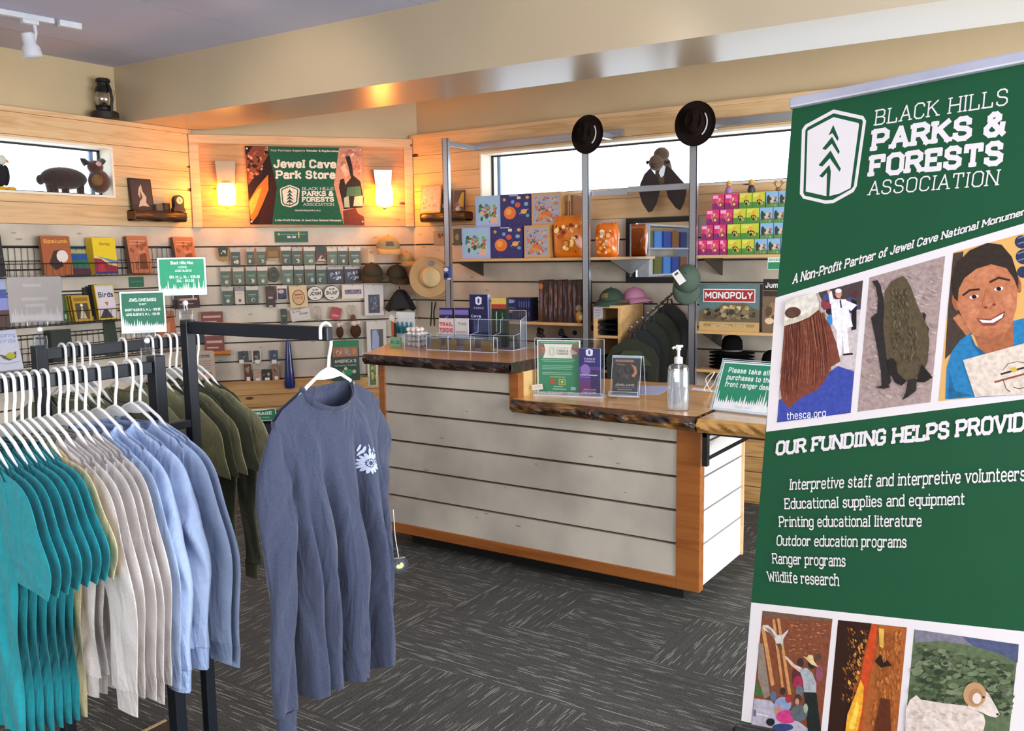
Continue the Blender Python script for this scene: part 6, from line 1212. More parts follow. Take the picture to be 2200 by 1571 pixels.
# slanted waterfall arm with backpacks
a0, a1 = ony(1455, 622, YR - .06), ony(1350, 712, YS - .1); t = T('waterfall_arm', 'slanted studded metal display arm carrying the dark bags', 'display arm', a0); v = a1 - a0
MB().tube([(0, 0, 0), tuple(v)], .009, M('dark_chrome', '#6a6a68', .3, metal=.8), 8).obj('arm', t)
for k in range(9): q = v * (k + .6) / 9.2; MB().ball((q.x, q.y, q.z + .011), .009, M('stud_silver', '#c8c8c4', .25, metal=.9), 8, 6).obj('stud', t)
BGM = [M('black_nylon', '#15171a', .6, bump=.2, bscale=200), M('olive_nylon', '#262a1a', .7, bump=.2, bscale=200), M('dark_olive_nylon', '#1d2016', .7, bump=.2)]
for k in range(5):
    q = a0 + v * (.16 + .2 * k); zt_ = q.z - .04; w = .19 - .01 * (k % 2)
    t = T('backpack', ('dark olive bag with a yellow badge and swing tag, foremost on the slanted arm' if k == 4 else 'dark bag hanging behind the foremost one, %s from the wall' % order[k]), 'bag', (q.x + .004 * k, q.y, zt_ - .44), RAD(8), 'dark bags on the slanted arm'); m = BGM[1 if k == 4 else (k % 3)]; sh = .115 if k < 4 else .16
    pf_ = [(-sh, .0), (-sh - .02, .28), (-sh * .85, .36), (-.03, .42), (.03, .42), (sh * .88, .355), (sh + .02, .28), (sh, .0)]
    MB().prism(pf_, -.026, .026, m).obj('body', t); MB().tube([(-.02, 0, .42), (-.012, 0, .455), (.012, 0, .455), (.02, 0, .42)], .006, BGM[0], 6).obj('grab_loop', t)
    if k == 4:
        MB().prism([(-.12, .04), (-.12, .2), (.12, .2), (.12, .04)], -.042, -.026, BGM[0]).obj('front_pocket', t); MB().prism([(-.15, .24), (-.05, .34), (.06, .34), (.15, .24)], -.036, -.026, M('olive_flap', '#3a4024', .7)).obj('flap', t)
        lab(MB().prism([(.02, .1), (.035, .13), (.11, .125), (.12, .1)], -.0445, -.042, '#b8bc2c').obj('badge', t), 'yellow badge'); lab(MB().prism([(-.015, .27), (-.01, .19), (.022, .19), (.03, .275)], -.0445, -.043, '#d8d4cc').obj('swing_tag', t), 'white swing tag')
        MB().tube([(-.16, -.01, .25), (-.22, -.02, .2), (-.2, -.02, .14), (-.15, -.01, .1)], .008, BGM[0], 6).obj('strap', t); MB().ball((.03, -.046, .3), .012, M('silver_snap', '#c8ccd0', .25, metal=.8), 10, 7).obj('snap', t)
# small bark shelf with prints near the corner
def barkshelf(label, q, o, rz, dep=.11):
    p, w, h = at_face(*q, o, rz); n = Vector((sin(rz), -cos(rz), 0)); t = T('bark_shelf', label, 'shelf', p, rz)
    def f(u, v): a = 2 * pi * u; x = (v - .5) * w; return (x, dep / 2 + dep / 2 * cos(a) * (1 + .06 * sin(30 * x)), h * (.5 + .5 * max(-1, min(1, 1.5 * sin(a))) * (1 + .05 * sin(40 * x + 2))))
    mb = MB().grid(f, 22, 24, barkmat('bark_shelf_wood', '#24140a', '#4a2c16', '#8a5a2c', .3), smooth=True, wrap=True); mb.box(-w / 2, .0, h * .2, -w / 2 + .01, dep, h * .9, M('bark_end', '#5a381c', .6)).box(w / 2 - .01, 0, h * .2, w / 2, dep, h * .9, M('bark_end', '#5a381c', .6)); mb.obj('bark_board', t); return p, w, h
oR = (0, YR - .12, 0); pR, wR, hR = barkshelf('dark bark-edged ledge under the small prints near the corner', (902, 456, 998, 476), oR, 0, .115)
zR = pR.z + hR * 1.02
def onledge(name, label, cat, a, y0, b, c, side, ops, yo, d=.012, o=oR, rz=0, z=None, tilt=-6):
    p, w, h = at_face(a, y0, b, 456, o, rz); p = p + Vector((-sin(rz), cos(rz), 0)) * yo; hh = p.z + h - (z or zR); p.z = z or zR
    return boxbook(name, label, cat, p, rz, w, d, hh, c, side, ops, None, RAD(tilt))
onledge('picture_frame', 'framed pale pink print on the ledge near the corner', 'picture', 897, 397, 940, '#c89a64', '#a87a48', [('r', .05, .05, .95, .95, '#dcb0a4'), ('s', .1, .1, .9, .9, 20, ['#c88a8a', '#e8c8bc', '#a87a90'], .03, .06, 4)], .03)
onledge('picture_frame', 'black and white patterned block beside the pink print', 'picture', 941, 405, 957, '#3a3632', '#2a2624', [('s', .05, .05, .95, .95, 20, ['#d8d0c8', '#1a1816'], .08, .2, 4)], .045)
onledge('picture_frame', 'dark print with yellow shapes at the right end of the corner ledge', 'picture', 970, 408, 993, '#4a4258', '#3a3040', [('p', ((.3, .3), (.75, .9), (.95, .9), (.95, .2)), '#b8a83c'), ('e', .35, .3, .2, .12, '#7a5a9a')], .02)
t = T('white_ornament', 'small white ornament at the foot of the dark print', 'ornament', ony(984, 448, YR - .15) * 1.0); mb = MB().ball((0, 0, .0), (.024, .014, .012), '#e0dcd8', 10, 7).tube([(-.02, 0, 0), (0, -.004, .014), (.026, 0, .024)], [.006, .008, .001], '#e0dcd8', 6); mb.obj('body', t); t.location.z = zR + .013
p, w, h = at_face(931, 496, 956, 526, (0, YR - .008, 0), 0); boxbook('hanging_card', 'grey card with red print hanging near the corner by the first upright', 'card', p, 0, w, .006, h, '#8f8a7c', None, [('s', .2, .4, .9, .85, 12, ['#5a2a1e', '#2a2420', '#a84a34'], .05, .12, 3)])
p, w, h = at_face(974, 492, 990, 527, (0, YR - .008, 0), 0); boxbook('hanging_card', 'dark green card just right of the first upright', 'card', p, 0, w, .006, h, '#4a5a50', None, [('e', .5, .5, .25, .2, '#8a9a90')])
# ================================================================ centre wall
def ocw(off): return CL + NCW * off
k3 = lambda x, y: (400 + x / 3.927, 270 + y / 3.927)
po = ocw(.03); t = T('park_store_poster', 'green park store poster with cave photographs between the two sconces', 'poster', po, RZC); fp = facemap(po, RZC)
mb = MB(); mb.prism([fp(*k3(*q)) for q in ((495, 170), (1485, 185), (1505, 845), (540, 835))], .0, .003, '#8a5a44'); A = Art(mb, fp, -.0002)
P(k3, '#24120d', (496, 172), (690, 176), (765, 520), (725, 832), (541, 833)); P(k3, '#7c4430', (500, 260), (560, 175), (690, 176), (692, 250), (600, 400), (525, 500)); SCT(k3, ((510, 200), (690, 185), (640, 400), (520, 480)), 40, ['#c88a6a', '#3a1c14', '#a86048', '#2a120e', '#d8a080'], 8, 22, .6)
P(k3, '#e0702a', (690, 415), (695, 540), (650, 650), (600, 760), (560, 810), (542, 780), (528, 640), (600, 520)); P(k3, '#f0a048', (600, 540), (640, 520), (580, 700), (545, 760), (532, 650)); P(k3, '#38140e', (720, 330), (764, 520), (730, 826), (610, 830), (640, 700), (700, 560))
P(k3, '#c49078', (1290, 188), (1483, 187), (1503, 842), (1330, 838), (1246, 500)); SCT(k3, ((1300, 200), (1480, 200), (1480, 420), (1280, 440)), 30, ['#d8a890', '#b07a68', '#e0bca4', '#a87064'], 14, 34, .6)
P(k3, '#2a2220', (1342, 262), (1378, 252), (1400, 330), (1410, 420), (1470, 470), (1498, 620), (1490, 690), (1330, 705), (1288, 520), (1300, 455), (1332, 445), (1342, 500), (1390, 440), (1366, 340)); P(k3, '#3f6a5c', (1360, 520), (1470, 510), (1480, 600), (1350, 590)); P(k3, '#9ab0a0', (1330, 610), (1370, 590), (1380, 690), (1335, 690)); P(k3, '#a8b8a8', (1420, 600), (1490, 590), (1490, 680), (1410, 680))
P(k3, '#70382a', (1322, 718), (1430, 695), (1450, 740), (1500, 768), (1503, 842), (1330, 838))
PG = '#1c5a40'; P(k3, PG, (685, 175), (1290, 188), (1245, 500), (1330, 839), (725, 832), (765, 520))
A.f = fp
for s, b0_, b1_, tl_, tr_, w_ in (('Jewel Cave', (745, 356), (1258, 361), (745, 285), (1258, 289), 2.4), ('Park Store', (765, 449), (1250, 450), (765, 378), (1250, 380), 2.4), ('BLACK HILLS', (980, 544), (1240, 544), (980, 520), (1240, 520), 1.0), ('PARKS &', (982, 596), (1238, 594), (982, 553), (1238, 552), 2.4), ('FORESTS', (982, 643), (1242, 642), (982, 602), (1242, 602), 2.4), ('ASSOCIATION', (990, 676), (1244, 677), (990, 652), (1244, 653), 1.0),
                            ('Your Purchase Supports', (712, 216), (1000, 220), (712, 200), (1000, 204), 1.3), ('Wonder & Exploration', (1015, 220), (1284, 224), (1015, 204), (1284, 208), 2.2), ('blackhillsparks.org', (920, 722), (1130, 722), (920, 708), (1130, 708), 1.2), ('A Non-Profit Partner of Jewel Cave National Monument', (750, 806), (1308, 808), (750, 790), (1308, 792), 2.0)):
    text4(A, s, k3(*b0_), k3(*b1_), k3(*tl_), k3(*tr_), '#e6dccb', w_, gap=1.5)
P(k3, '#e6dccb', (873, 500), (948, 528), (958, 545), (946, 655), (930, 672), (878, 690), (818, 676), (800, 655), (790, 545), (798, 528)); P(k3, PG, (873, 510), (940, 536), (946, 548), (936, 650), (876, 680), (826, 668), (810, 650), (801, 548), (808, 534)); P(k3, '#e6dccb', (873, 518), (932, 542), (936, 552), (926, 645), (876, 670), (832, 660), (819, 645), (811, 552), (816, 542))
for q in range(4): P(k3, '#2c4a3c', (873, 536 + 28 * q), (850 - 4 * q, 572 + 28 * q), (873, 562 + 28 * q), (898 + 4 * q, 574 + 28 * q))
P(k3, '#2c4a3c', (870, 640), (877, 640), (878, 670), (872, 670)); mb.obj('poster_sheet', t); mb = MB()
for q in ((512, 192), (1470, 202), (552, 812), (1488, 812)): x, z = fp(*k3(*q)); MB().ball((x, -.004, z), (.008, .004, .008), M('grommet', '#d8d8d8', .3, metal=.6), 10, 6).obj('grommet', t)
# sconces
GLOW = M('sconce_glass_glow', '#ffd080', .4, emit='#ff9a28', estr=70)
def sconce(label, pl, gl, met):
    o = ocw(.025); f = facemap(o, RZC); a, b = f(pl[0], pl[1]), f(pl[2], pl[3]); c = ((a[0] + b[0]) / 2); ux = DCW; t = T('wall_sconce', label, 'sconce', o + ux * c + Vector((0, 0, b[1])), RZC); w, h = (b[0] - a[0]) / 2, a[1] - b[1]
    MB().prism([(-w * .86, -.005), (w * .86, -.005), (w, h), (-w, h)], -.05, .0, met).obj('bracket_plate', t); MB().box(-w * .5, -.09, -.008, w * .5, .012, .0, met, .003).obj('lamp_holder', t)
    MB().lathe([(.055, -.18), (.07, -.165), (.072, -.05), (.06, -.012), (.03, -.009)], GLOW, 20, c=(0, -.098, 0)).obj('frosted_shade', t)
    ud = MB().lathe([(.012, -.205), (.016, -.193), (.012, -.181)], met, 10, c=(0, -.098, 0)).obj('finial', t); return t
sconce('glowing amber wall sconce left of the park store poster', (462, 347, 508, 394), None, M('sconce_grey_metal', '#8e8878', .35, metal=.3))
sconce('glowing amber wall sconce right of the park store poster', (801, 366, 841, 398), None, M('sconce_chrome', '#d8d8d8', .12, metal=.95))
p, w, h = at_face(590, 497, 662, 521, ocw(.004), RZC); boxbook('price_sign', 'narrow green price sign under the poster', 'sign', p, RZC, w, .004, h, '#1f5a40', None, [('r', .01, .03, .99, .97, '#2c6a4c'), ('r', .02, .06, .98, .94, '#1c4f38'), ('r', .08, .68, .92, .76, '#5a8a6c'), ('t', '$6.99', .38, .62, .38, .2, '#e8ece4', 2), ('r', .7, .4, .74, .96, '#c8b050'), ('e', .13, .74, .03, .1, '#c8b050')])
HOOK = M('peg_hook_black', '#26241f', .5)
def hang(name, label, cat, q, face, ops, shape='card', grp='souvenirs pegged on the slat wall', off=.05, head=None, d=.006, tilt=0):
    p, w, h = at_face(*q, ocw(off), RZC); t = T(name, label, cat, p, RZC, grp); mb = MB()
    if tilt: mb.X = Matrix.Translation((0, 0, h)) @ Matrix.Rotation(RAD(tilt), 4, 'Y') @ Matrix.Translation((0, 0, -h))
    if shape == 'card': mb.box(-w / 2, 0, 0, w / 2, d, h, face)
    elif shape == 'oval': mb.prism(ell(0, h / 2, w / 2, h / 2, 30), 0, d, face)
    elif shape == 'shield': mb.prism([(x * w / 2, z * h) for x, z in ((0, 0), (.5, .06), (.9, .25), (1, .55), (.9, 1), (-.9, 1), (-1, .55), (-.9, .25), (-.5, .06))], 0, d, face)
    cover(mb, w, h, -.0002, ops); mb.obj('card', t)
    if head: m2 = MB(); m2.X = mb.X; m2.box(-w / 2, -.001, h * head[0], w / 2, .001, h, head[1]); m2.obj('header', t)
    MB().tube([(0, -.012, h - .006), (0, off - .022, h + .004)], .002, HOOK, 5).obj('peg', t); return t
g = random.Random(31); PGN = ['#4f6253', '#46584c', '#5a6c58', '#3f5046']
def pin(q, row, n, seed, face=None, head=True):
    g2 = random.Random(seed); c = face or g2.choice(PGN); a_ = g2.choice(['#a8a48c', '#8a8a6a', '#b89a78', '#9aa8a4', '#c8c0a8']); ops = [('r', .18, .5, .82, .55, '#8a988a'), ('r', .25, .42, .75, .46, '#7a887a'), ('e', g2.uniform(.35, .7), .22, .18, .12, a_), ('e', g2.uniform(.4, .6), .2, .09, .07, g2.choice(['#5a3a2a', '#d8d0b8', '#3a4a3c'])), ('r', .0, 0, .06, 1, '#5f7262')]
    hang('pin_card', 'green carded pin with a %s header, %s in the %s row of pegs' % ('pale' if head else 'dark', order[n], row), 'pin card', q, c, ops, head=(.78, g2.choice(['#c8bcae', '#d6cabc', '#b8b0a6'])) if head else None)
hang('patch', 'gold and green arrowhead patch at the left end of the top peg row', 'patch', (467, 530, 492, 563), '#9a7a34', [('p', ((.15, .35), (.85, .35), (.95, 1), (.05, 1)), '#22342c'), ('s', .2, .5, .8, .9, 6, ['#7a8a6a', '#b8b090'], .05, .1, 2)], 'shield')
for n, (a, b, c, d_) in enumerate(((495, 533, 516, 571), (529, 533, 546, 569), (551.5, 533, 571, 569))): pin((a, b, c, d_), 'top', n + 1, 40 + n)
hang('patch', 'brown wooden plaque souvenir among the green cards of the top row', 'souvenir', (574, 531, 599, 560), '#6e5128', [('r', .08, .3, .92, .7, '#8a6a34'), ('r', .02, .02, .98, .16, '#a89a80')], 'card')
for n, (a, b, c, d_) in enumerate(((603.5, 530, 625.5, 569), (628, 531, 649, 569), (653, 531, 677, 569))): pin((a, b, c, d_), 'top', n + 5, 50 + n)
hang('patch', 'dark green badge over a red and white card in the top row', 'souvenir', (679, 529, 701, 563), '#5a2a26', [('p', ((.1, .55), (.9, .55), (.95, 1), (.05, 1)), '#1f3a2c'), ('p', ((.05, .05), (.5, .45), (.95, .05)), '#c8a898'), ('e', .6, .25, .12, .08, '#1c1412')], 'card')
for n, (a, b, c, d_) in enumerate(((703, 532, 724, 569), (726, 531, 747, 569), (750, 531, 775, 569))): pin((a, b, c, d_), 'top', n + 9, 60 + n)
for n, (a, b, c, d_) in enumerate(((474, 574, 496, 615), (501, 575, 524, 612), (529, 573, 551, 612), (553, 573, 575, 612))): pin((a, b, c, d_), 'second', n, 70 + n)
hang('patch', 'round dark green patch in the middle of the second peg row', 'patch', (577, 574, 600, 607), '#2a3322', [('e', .5, .5, .4, .4, '#4a4a26'), ('e', .5, .5, .33, .33, '#28301f'), ('r', .3, .4, .7, .6, '#3c4630')], 'oval')
for n, (a, b, c, d_) in enumerate(((606.5, 571, 630, 611), (632, 571, 653, 611), (655, 570, 677, 610), (680, 571, 701.5, 610))): pin((a, b, c, d_), 'second', n + 5, 80 + n)
GEM = [('r', .03, .84, .97, .99, '#b0a8a4'), ('s', .1, .1, .9, .75, 34, ['#5a6278', '#8a92a8', '#c8d0e0', '#2a2e3c', '#3c4254'], .03, .1, 3)]
hang('mineral_pack', 'wide dark pack of glinting stones in the second row', 'mineral pack', (703, 573, 738, 609), '#2a2c34', GEM); hang('mineral_pack', 'wide dark pack of glinting stones ending the second row', 'mineral pack', (740, 572, 776, 609), '#2a2c34', GEM)
for n, (a, b, c, d_, f_) in enumerate(((477, 617, 501, 655, None), (529, 615, 555, 653, '#45584e'))): pin((a, b, c, d_), 'third', (0, 2)[n], 90 + n, f_)
hang('carded_charm', 'cream card with a small dark charm in the third peg row', 'card', (505, 617, 525, 654), '#cfc4b2', [('r', 0, .76, 1, 1, '#8a8a88'), ('e', .5, .22, .14, .1, '#5a4a3a'), ('r', .2, .6, .8, .64, '#a89a88')])
t = hang('leather_fob', 'dark brown leather fob hanging in the third row', 'key fob', (571, 615, 591, 660), '#34201a', [('r', .25, .4, .75, .5, '#a89488'), ('r', .3, .02, .7, .08, '#c8beb4'), ('r', .1, .55, .9, .8, '#4a2c22')])
hang('postcard', 'small card with a blue-white picture, left of the tan oval sticker card', 'card', (595, 614, 617, 645), '#d8ccc0', [('r', .06, .05, .94, .8, '#2e3450'), ('e', .4, .6, .3, .14, '#c8a0a0'), ('p', ((.3, .05), (.94, .05), (.94, .4)), '#1a1c28')])
hang('sticker_card', 'tan card with an orange oval design in the third row', 'sticker', (621, 614, 659, 661), '#d8bc8c', [('e', .5, .46, .36, .36, '#8a5a2c'), ('e', .5, .46, .31, .31, '#d0a878'), ('r', .28, .56, .72, .62, '#8a4a3a'), ('t', 'CAVE', .27, .73, .38, .12, '#b86a3a', 2.2)], tilt=-3)
for s, q, l in (('JCNM', (660, 615, 694, 647), 'left'), ('BHJNF', (696, 613, 730, 646), 'right')):
    hang('oval_sticker', 'white oval %s sticker, the %s one of the pair' % ('letter', l), 'sticker', q, '#2a2826', [('e', .5, .5, .47, .46, '#ded6ca'), ('t', s, .16, .84, .38, .26, '#3a3834', 2.4), ('p', ((.3, .72), (.4, .82), (.5, .74), (.62, .84), (.7, .72)), '#4a4a48'), ('r', .4, .16, .6, .22, '#6a6a66')], 'oval')
hang('panorama_card', 'wide white card with a mauve panorama in the third row', 'card', (735, 612, 781, 642), '#dccdc0', [('r', .12, .34, .9, .66, '#6a6488'), ('s', .14, .36, .88, .64, 14, ['#8a7a98', '#3a3a54', '#a890a0'], .03, .07, 2)])
hang('matted_print', 'white matted print of a dark cave hanging right of the panorama card', 'print', (783, 612, 824, 678), '#d6ccc6', [('r', .2, .08, .8, .68, '#34343c'), ('s', .22, .1, .78, .66, 18, ['#4a5068', '#22222a', '#8a92a8', '#5a4a50'], .04, .1, 5)])
hang('key_tag', 'dark green carded charm in the fourth row', 'charm', (603, 664, 617, 697), '#39433c', [('r', .2, .5, .8, .6, '#7a847c'), ('r', .3, .1, .7, .35, '#2a302c')])
hang('note_card', 'tilted white card with two lines of dark writing', 'card', (623, 664, 665, 689), '#d2cac0', [('t', 'Do You', .1, .5, .74, .16, '#4a3a34', 1.8), ('t', 'Know', .48, .86, .5, .18, '#3a302c', 2)], tilt=-8)
def ring(label, q, c, grp='carabiner charms'):
    p, w, h = at_face(*q, ocw(.05), RZC); t = T('carabiner', label, 'charm', p, RZC, grp); n = 18; MB().tube([(w * .32 * cos(2 * pi * i / n), 0, h * .68 + h * .3 * sin(2 * pi * i / n)) for i in range(n)], .005, M('pale_steel', '#d8d0c8', .3, metal=.4), 6, closed=True).obj('ring', t); MB().ball((0, 0, h * .22), (w * .36, .01, h * .22), c, 10, 8).obj('charm', t); MB().tube([(0, -.01, h * .96), (0, .03, h)], .002, HOOK, 5).obj('peg', t)
ring('pale ring charm left of the red tag', (678, 658, 692, 690), M('clear_charm', '#a89c90', .4)); ring('pale ring charm with a brown puff right of the red tag', (751, 656, 766, 690), M('brown_charm', '#6a4630', .8))
hang('key_tag', 'red tag hanging between the two ring charms', 'tag', (713, 661, 736, 687), '#a83a44', [('r', .1, .1, .9, .5, '#b84a50'), ('r', .2, .3, .8, .36, '#e0b8b0')], tilt=14)
for l, q in (('larger brown furry charm with a pale bow', (752, 686, 776, 726)), ('smaller brown furry charm left of the larger one', (722, 690, 738, 727))):
    p, w, h = at_face(*q, ocw(.06), RZC); t = T('fur_charm', l, 'charm', p, RZC); MB().ball((0, 0, h * .36), (w * .5, .03, h * .36), M('dark_brown_fur', '#4a2c1c', .95, var=.3, scale=60, bump=.6), 14, 10).obj('body', t); MB().ball((-w * .15, -.02, h * .78), (w * .3, .015, h * .14), '#dcc8bc', 10, 7).ball((w * .25, -.02, h * .82), (w * .24, .015, h * .12), '#dcc8bc', 10, 7).obj('bow', t); MB().tube([(0, 0, h * .8), (0, .04, h)], .002, HOOK, 5).obj('peg', t)
hang('matted_print', 'white matted print of pale flowers low beside the raised slab', 'print', (788, 690, 830, 757), '#d2cac0', [('r', .2, .08, .84, .74, '#5a6654'), ('p', ((.24, .1), (.6, .1), (.62, .5), (.5, .72), (.3, .7)), '#9aa2c4'), ('r', .62, .1, .84, .74, '#4a5040')])
t = hang('matted_print', 'narrow framed print with green leaves behind the counter post', 'print', (790, 779, 812, 830), '#d6d0c0', [('r', .2, .05, .8, .95, '#5a6a30'), ('s', .22, .08, .78, .92, 12, ['#b8a84c', '#2e3a1a', '#8a9a4a'], .08, .2, 5)], off=.03)
t = hang('activity_book', 'green activity book hanging behind the slate blue tee hanger', 'book', (712, 732, 772, 818), '#23452f', [('r', 0, .82, 1, 1, '#1f7a4c'), ('r', .05, .6, .95, .84, '#a86a50'), ('s', .06, .6, .94, .82, 16, ['#d8a884', '#5a6a54', '#c8785a', '#8a9a8a'], .03, .09, 4), ('r', 0, .4, 1, .58, '#34403a'), ('t', "AMERICA'S", .12, .88, .45, .08, '#d8d8c8', 2), ('t', 'NATIONAL PARKS', .12, .88, .36, .04, '#b8bcae', 1.5), ('s', .1, .08, .9, .32, 14, ['#2f8a5a', '#c8b49a', '#1c5a3c'], .04, .1, 6), ('e', .5, .3, .06, .04, '#d8d0c0')], off=.085)
# long blue pouch
p, w, h = at_face(609, 733, 633, 836, ocw(.06), RZC); t = T('umbrella_pouch', 'long dark blue pouch hanging below the rack rail', 'pouch', p, RZC); MB().lathe([(.0, 0), (w * .42, .008), (w * .5, .04), (w * .42, h * .35), (w * .28, h * .75), (w * .2, h)], M('glossy_navy', '#1a2a68', .25, coat=.5), 20, sy=.55).obj('pouch_body', t); MB().tube([(0, 0, h), (0, .05, h + .02)], .003, HOOK, 5).obj('peg', t)
# sample stickers and magnets
for i, (q, c, l) in enumerate((((512, 755, 534, 778), '#3c4444', 'dark'), ((541, 753, 561, 777), '#3a2a24', 'brown on white'), ((579, 753, 597, 776), '#3e4666', 'blue'))):
    hang('sample_magnet', '%s square magnet in the row above the pine wainscot' % l, 'magnet', q, '#d0c8bc' if i == 1 else c, [('r', .14, .08, .86, .95, c), ('s', .2, .2, .8, .9, 6, ['#8a8a88', '#5a5a68', '#2a2a2a'], .08, .16, i)], off=.025)
    p, w, h = at_face((514, 548, 584)[i], 773, (524, 558, 594)[i], 781, ocw(.03), RZC); boxbook('price_dot', 'small white price label under the %s magnet' % l, 'label', p, RZC, w, .002, h, '#e4ded6', None, [])
for i, (q, c) in enumerate((((525, 784, 540, 820), '#5a2a1c'), ((544, 797, 562, 820), '#a89488'), ((563, 797, 583, 820), '#26282a'), ((585, 788, 600, 820), '#8a6a50'))):
    p, w, h = at_face(*q, ocw(.012), RZC); p.z = .6255; boxbook('souvenir_box', ('reddish', 'pale pink', 'black', 'tan') [i] + ' small souvenir standing on the pine wainscot top', 'souvenir', p + NCW * .035, RZC, w, .03, h, c, None, [('r', .3, .02, .8, .25, '#e4ded6'), ('s', .1, .3, .9, .9, 8, ['#c8946a', '#3a2420', '#8a7a70'], .08, .16, i)])
# caps and hats near the right corner
TAN, OLV, BEI = M('tan_twill', '#a89468', .85, bump=.15, bscale=500), M('dark_olive_twill', '#3a3320', .85, bump=.15, bscale=500), M('pale_twill', '#c4a470', .85)
oc = ocw(.14)
def capat(px, py): return hit(px, py, oc, NCW)
cap('tan cap with a pale brim, topmost of the caps on the centre wall', capat(834, 533), RZC, TAN, .10, RAD(10), M('brown_patch', '#6a5a48', .7), under=BEI)
cap('dark olive cap lower left under the tan cap', capat(800, 588) - NCW * .02, RZC + RAD(-10), OLV, .088, RAD(16), None); cap('dark olive cap lower right under the tan cap', capat(853, 592) - NCW * .02, RZC + RAD(14), OLV, .088, RAD(18), None)
cap('tan cap half hidden behind the topmost one', capat(874, 560) - NCW * .055, RZC + RAD(20), TAN, .07, RAD(10), None)
p, w, h = at_face(791, 536, 804, 566, ocw(.12), RZC); boxbook('price_tag', 'pale price tag hanging left of the tan cap', 'tag', p, RZC, w, .002, h, '#d8b07c', None, [('r', .2, .7, .8, .9, '#b88a54')])
# straw hats on the right wall near the corner
SAND = M('sand_hat_cloth', '#c8a070', .9, bump=.3, bscale=300); SANDD = M('sand_crown_cloth', '#d8bc8c', .9, bump=.3, bscale=300)
for i, (px, py, rx, rz_, off, l) in enumerate(((922, 596, .062, .168, .20, 'front sand sun hat of the pair hung near the corner'), (932, 600, .062, .165, .08, 'rear sand sun hat behind the front one'))):
    o = ony(px, py, YR - off); t = T('sun_hat', l, 'hat', o, RAD(52)); X = Matrix.Rotation(RAD(90), 4, 'X'); s = .168; mb = MB(); mb.X = X; mb.lathe([(.085, .008), (s * .8, 0), (s, .006), (s * .98, .011), (.085, .016)], SAND, 36); mb.obj('brim', t); mb = MB(); mb.X = X; mb.lathe([(.088, .008), (.086, .05), (.074, .085), (.04, .1), (0, .102)] if i == 0 else [(.088, .008), (.08, .03), (0, .04)], SANDD, 28); mb.obj('crown', t)
    if i == 0: mb = MB(); mb.X = X; mb.ball((.02, .112, .012), (.03, .022, .014), M('shell_badge', '#8a8ea4', .3), 12, 8); mb.obj('badge', t)
t = T('tote_pouch', 'black drawstring pouch hanging below the caps', 'pouch', capat(862, 666) - NCW * .03, RZC); BG = M('black_pouch_cloth', '#101012', .7, bump=.3, bscale=60)
def pf2(u, v): a = 2 * pi * u; r = (.105 * (1 - v) ** .7 + .022) * (1 + .10 * sin(5 * a + 2 * v)); return (r * cos(a), .4 * r * sin(a), .17 * v + .015 * sin(3 * a) * (1 - v))
MB().grid(pf2, 36, 18, BG, wrap=True).obj('pouch_body', t); MB().tube([(0, 0, .16), (.0, .03, .195)], .004, BG, 6).obj('drawstring', t)
p, w, h = at_face(953, 573, 969, 601, (0, YS - .03, 0), 0); boxbook('hang_card', 'blue and white card clipped on the left upright', 'card', p, 0, w, .003, h, '#3a54a8', None, [('e', .35, .78, .3, .16, '#e8e8ec'), ('e', .35, .3, .34, .2, '#1c1c22'), ('r', .5, .0, .98, .12, '#e8e4e4')])
t = T('lanyard', 'dark lanyard straps hanging under the sun hats', 'lanyard', ony(935, 690, YR - .1)); 
for a in (-.03, .01): MB().tube([(a, 0, .16), (a * .6 - .01, -.01, .08), (a - .02, 0, -.04)], .006, BG, 6).obj('strap', t)
# navy storage bin under the wainscot with its label
so = ocw(.30); p, w, h = at_face(478, 893, 640, 986, so, RZC); p.z = 0; ht = .36
NB = M('navy_bin_cloth', '#1c2338', .8, bump=.2); t = T('storage_bin', 'navy fabric bin on the floor before the pine wainscot', 'bin', p, RZC); MB().box(-w / 2, 0, 0, w / 2, .24, ht - .05, NB, .02).obj('bin_body', t)
for i in range(2): MB().tube([(-w * .45, .04 + .1 * i, ht - .03), (-w * .1, .02 + .1 * i, ht + .005), (w * .2, .04 + .1 * i, ht - .01), (w * .45, .06 + .1 * i, ht - .04)], .045, M('folded_navy_cloth', '#222c48', .9), 10).obj('folded_cloth', t)
f = facemap(so + NCW * .002, RZC); q = [f(516, 880), f(592, 876), f(596, 902), f(519, 905)]; cx = sum(a for a, b in q) / 4; cz = min(b for a, b in q)
mb = MB(); lbp = so + NCW * .032 + DCW * cx; q = [(a - cx, b - cz) for a, b in q]; mb.prism(q, 0, .002, '#dfe8e0'); a = Art(mb, None, -.0002); w2 = q[1][0] - q[0][0]; h2 = max(b for _, b in q)
a.poly([(-w2 * .46, h2 * .06), (w2 * .48, h2 * .08), (w2 * .46, h2 * .95), (0, h2 * .86), (-w2 * .46, h2 * .92)], '#1f7a52'); a.text('STORAGE', (-w2 * .34, h2 * .5), (w2 * .36, h2 * .5), h2 * .26, '#e8efe8', 2.2); a.text('bins and bags', (-w2 * .3, h2 * .25), (w2 * .3, h2 * .25), h2 * .12, '#a8d0b8', 1.4); tag(mb.obj('storage_label', None, lbp + Vector((0, 0, cz)), RZC), 'green storage label standing on the navy bin', 'label')
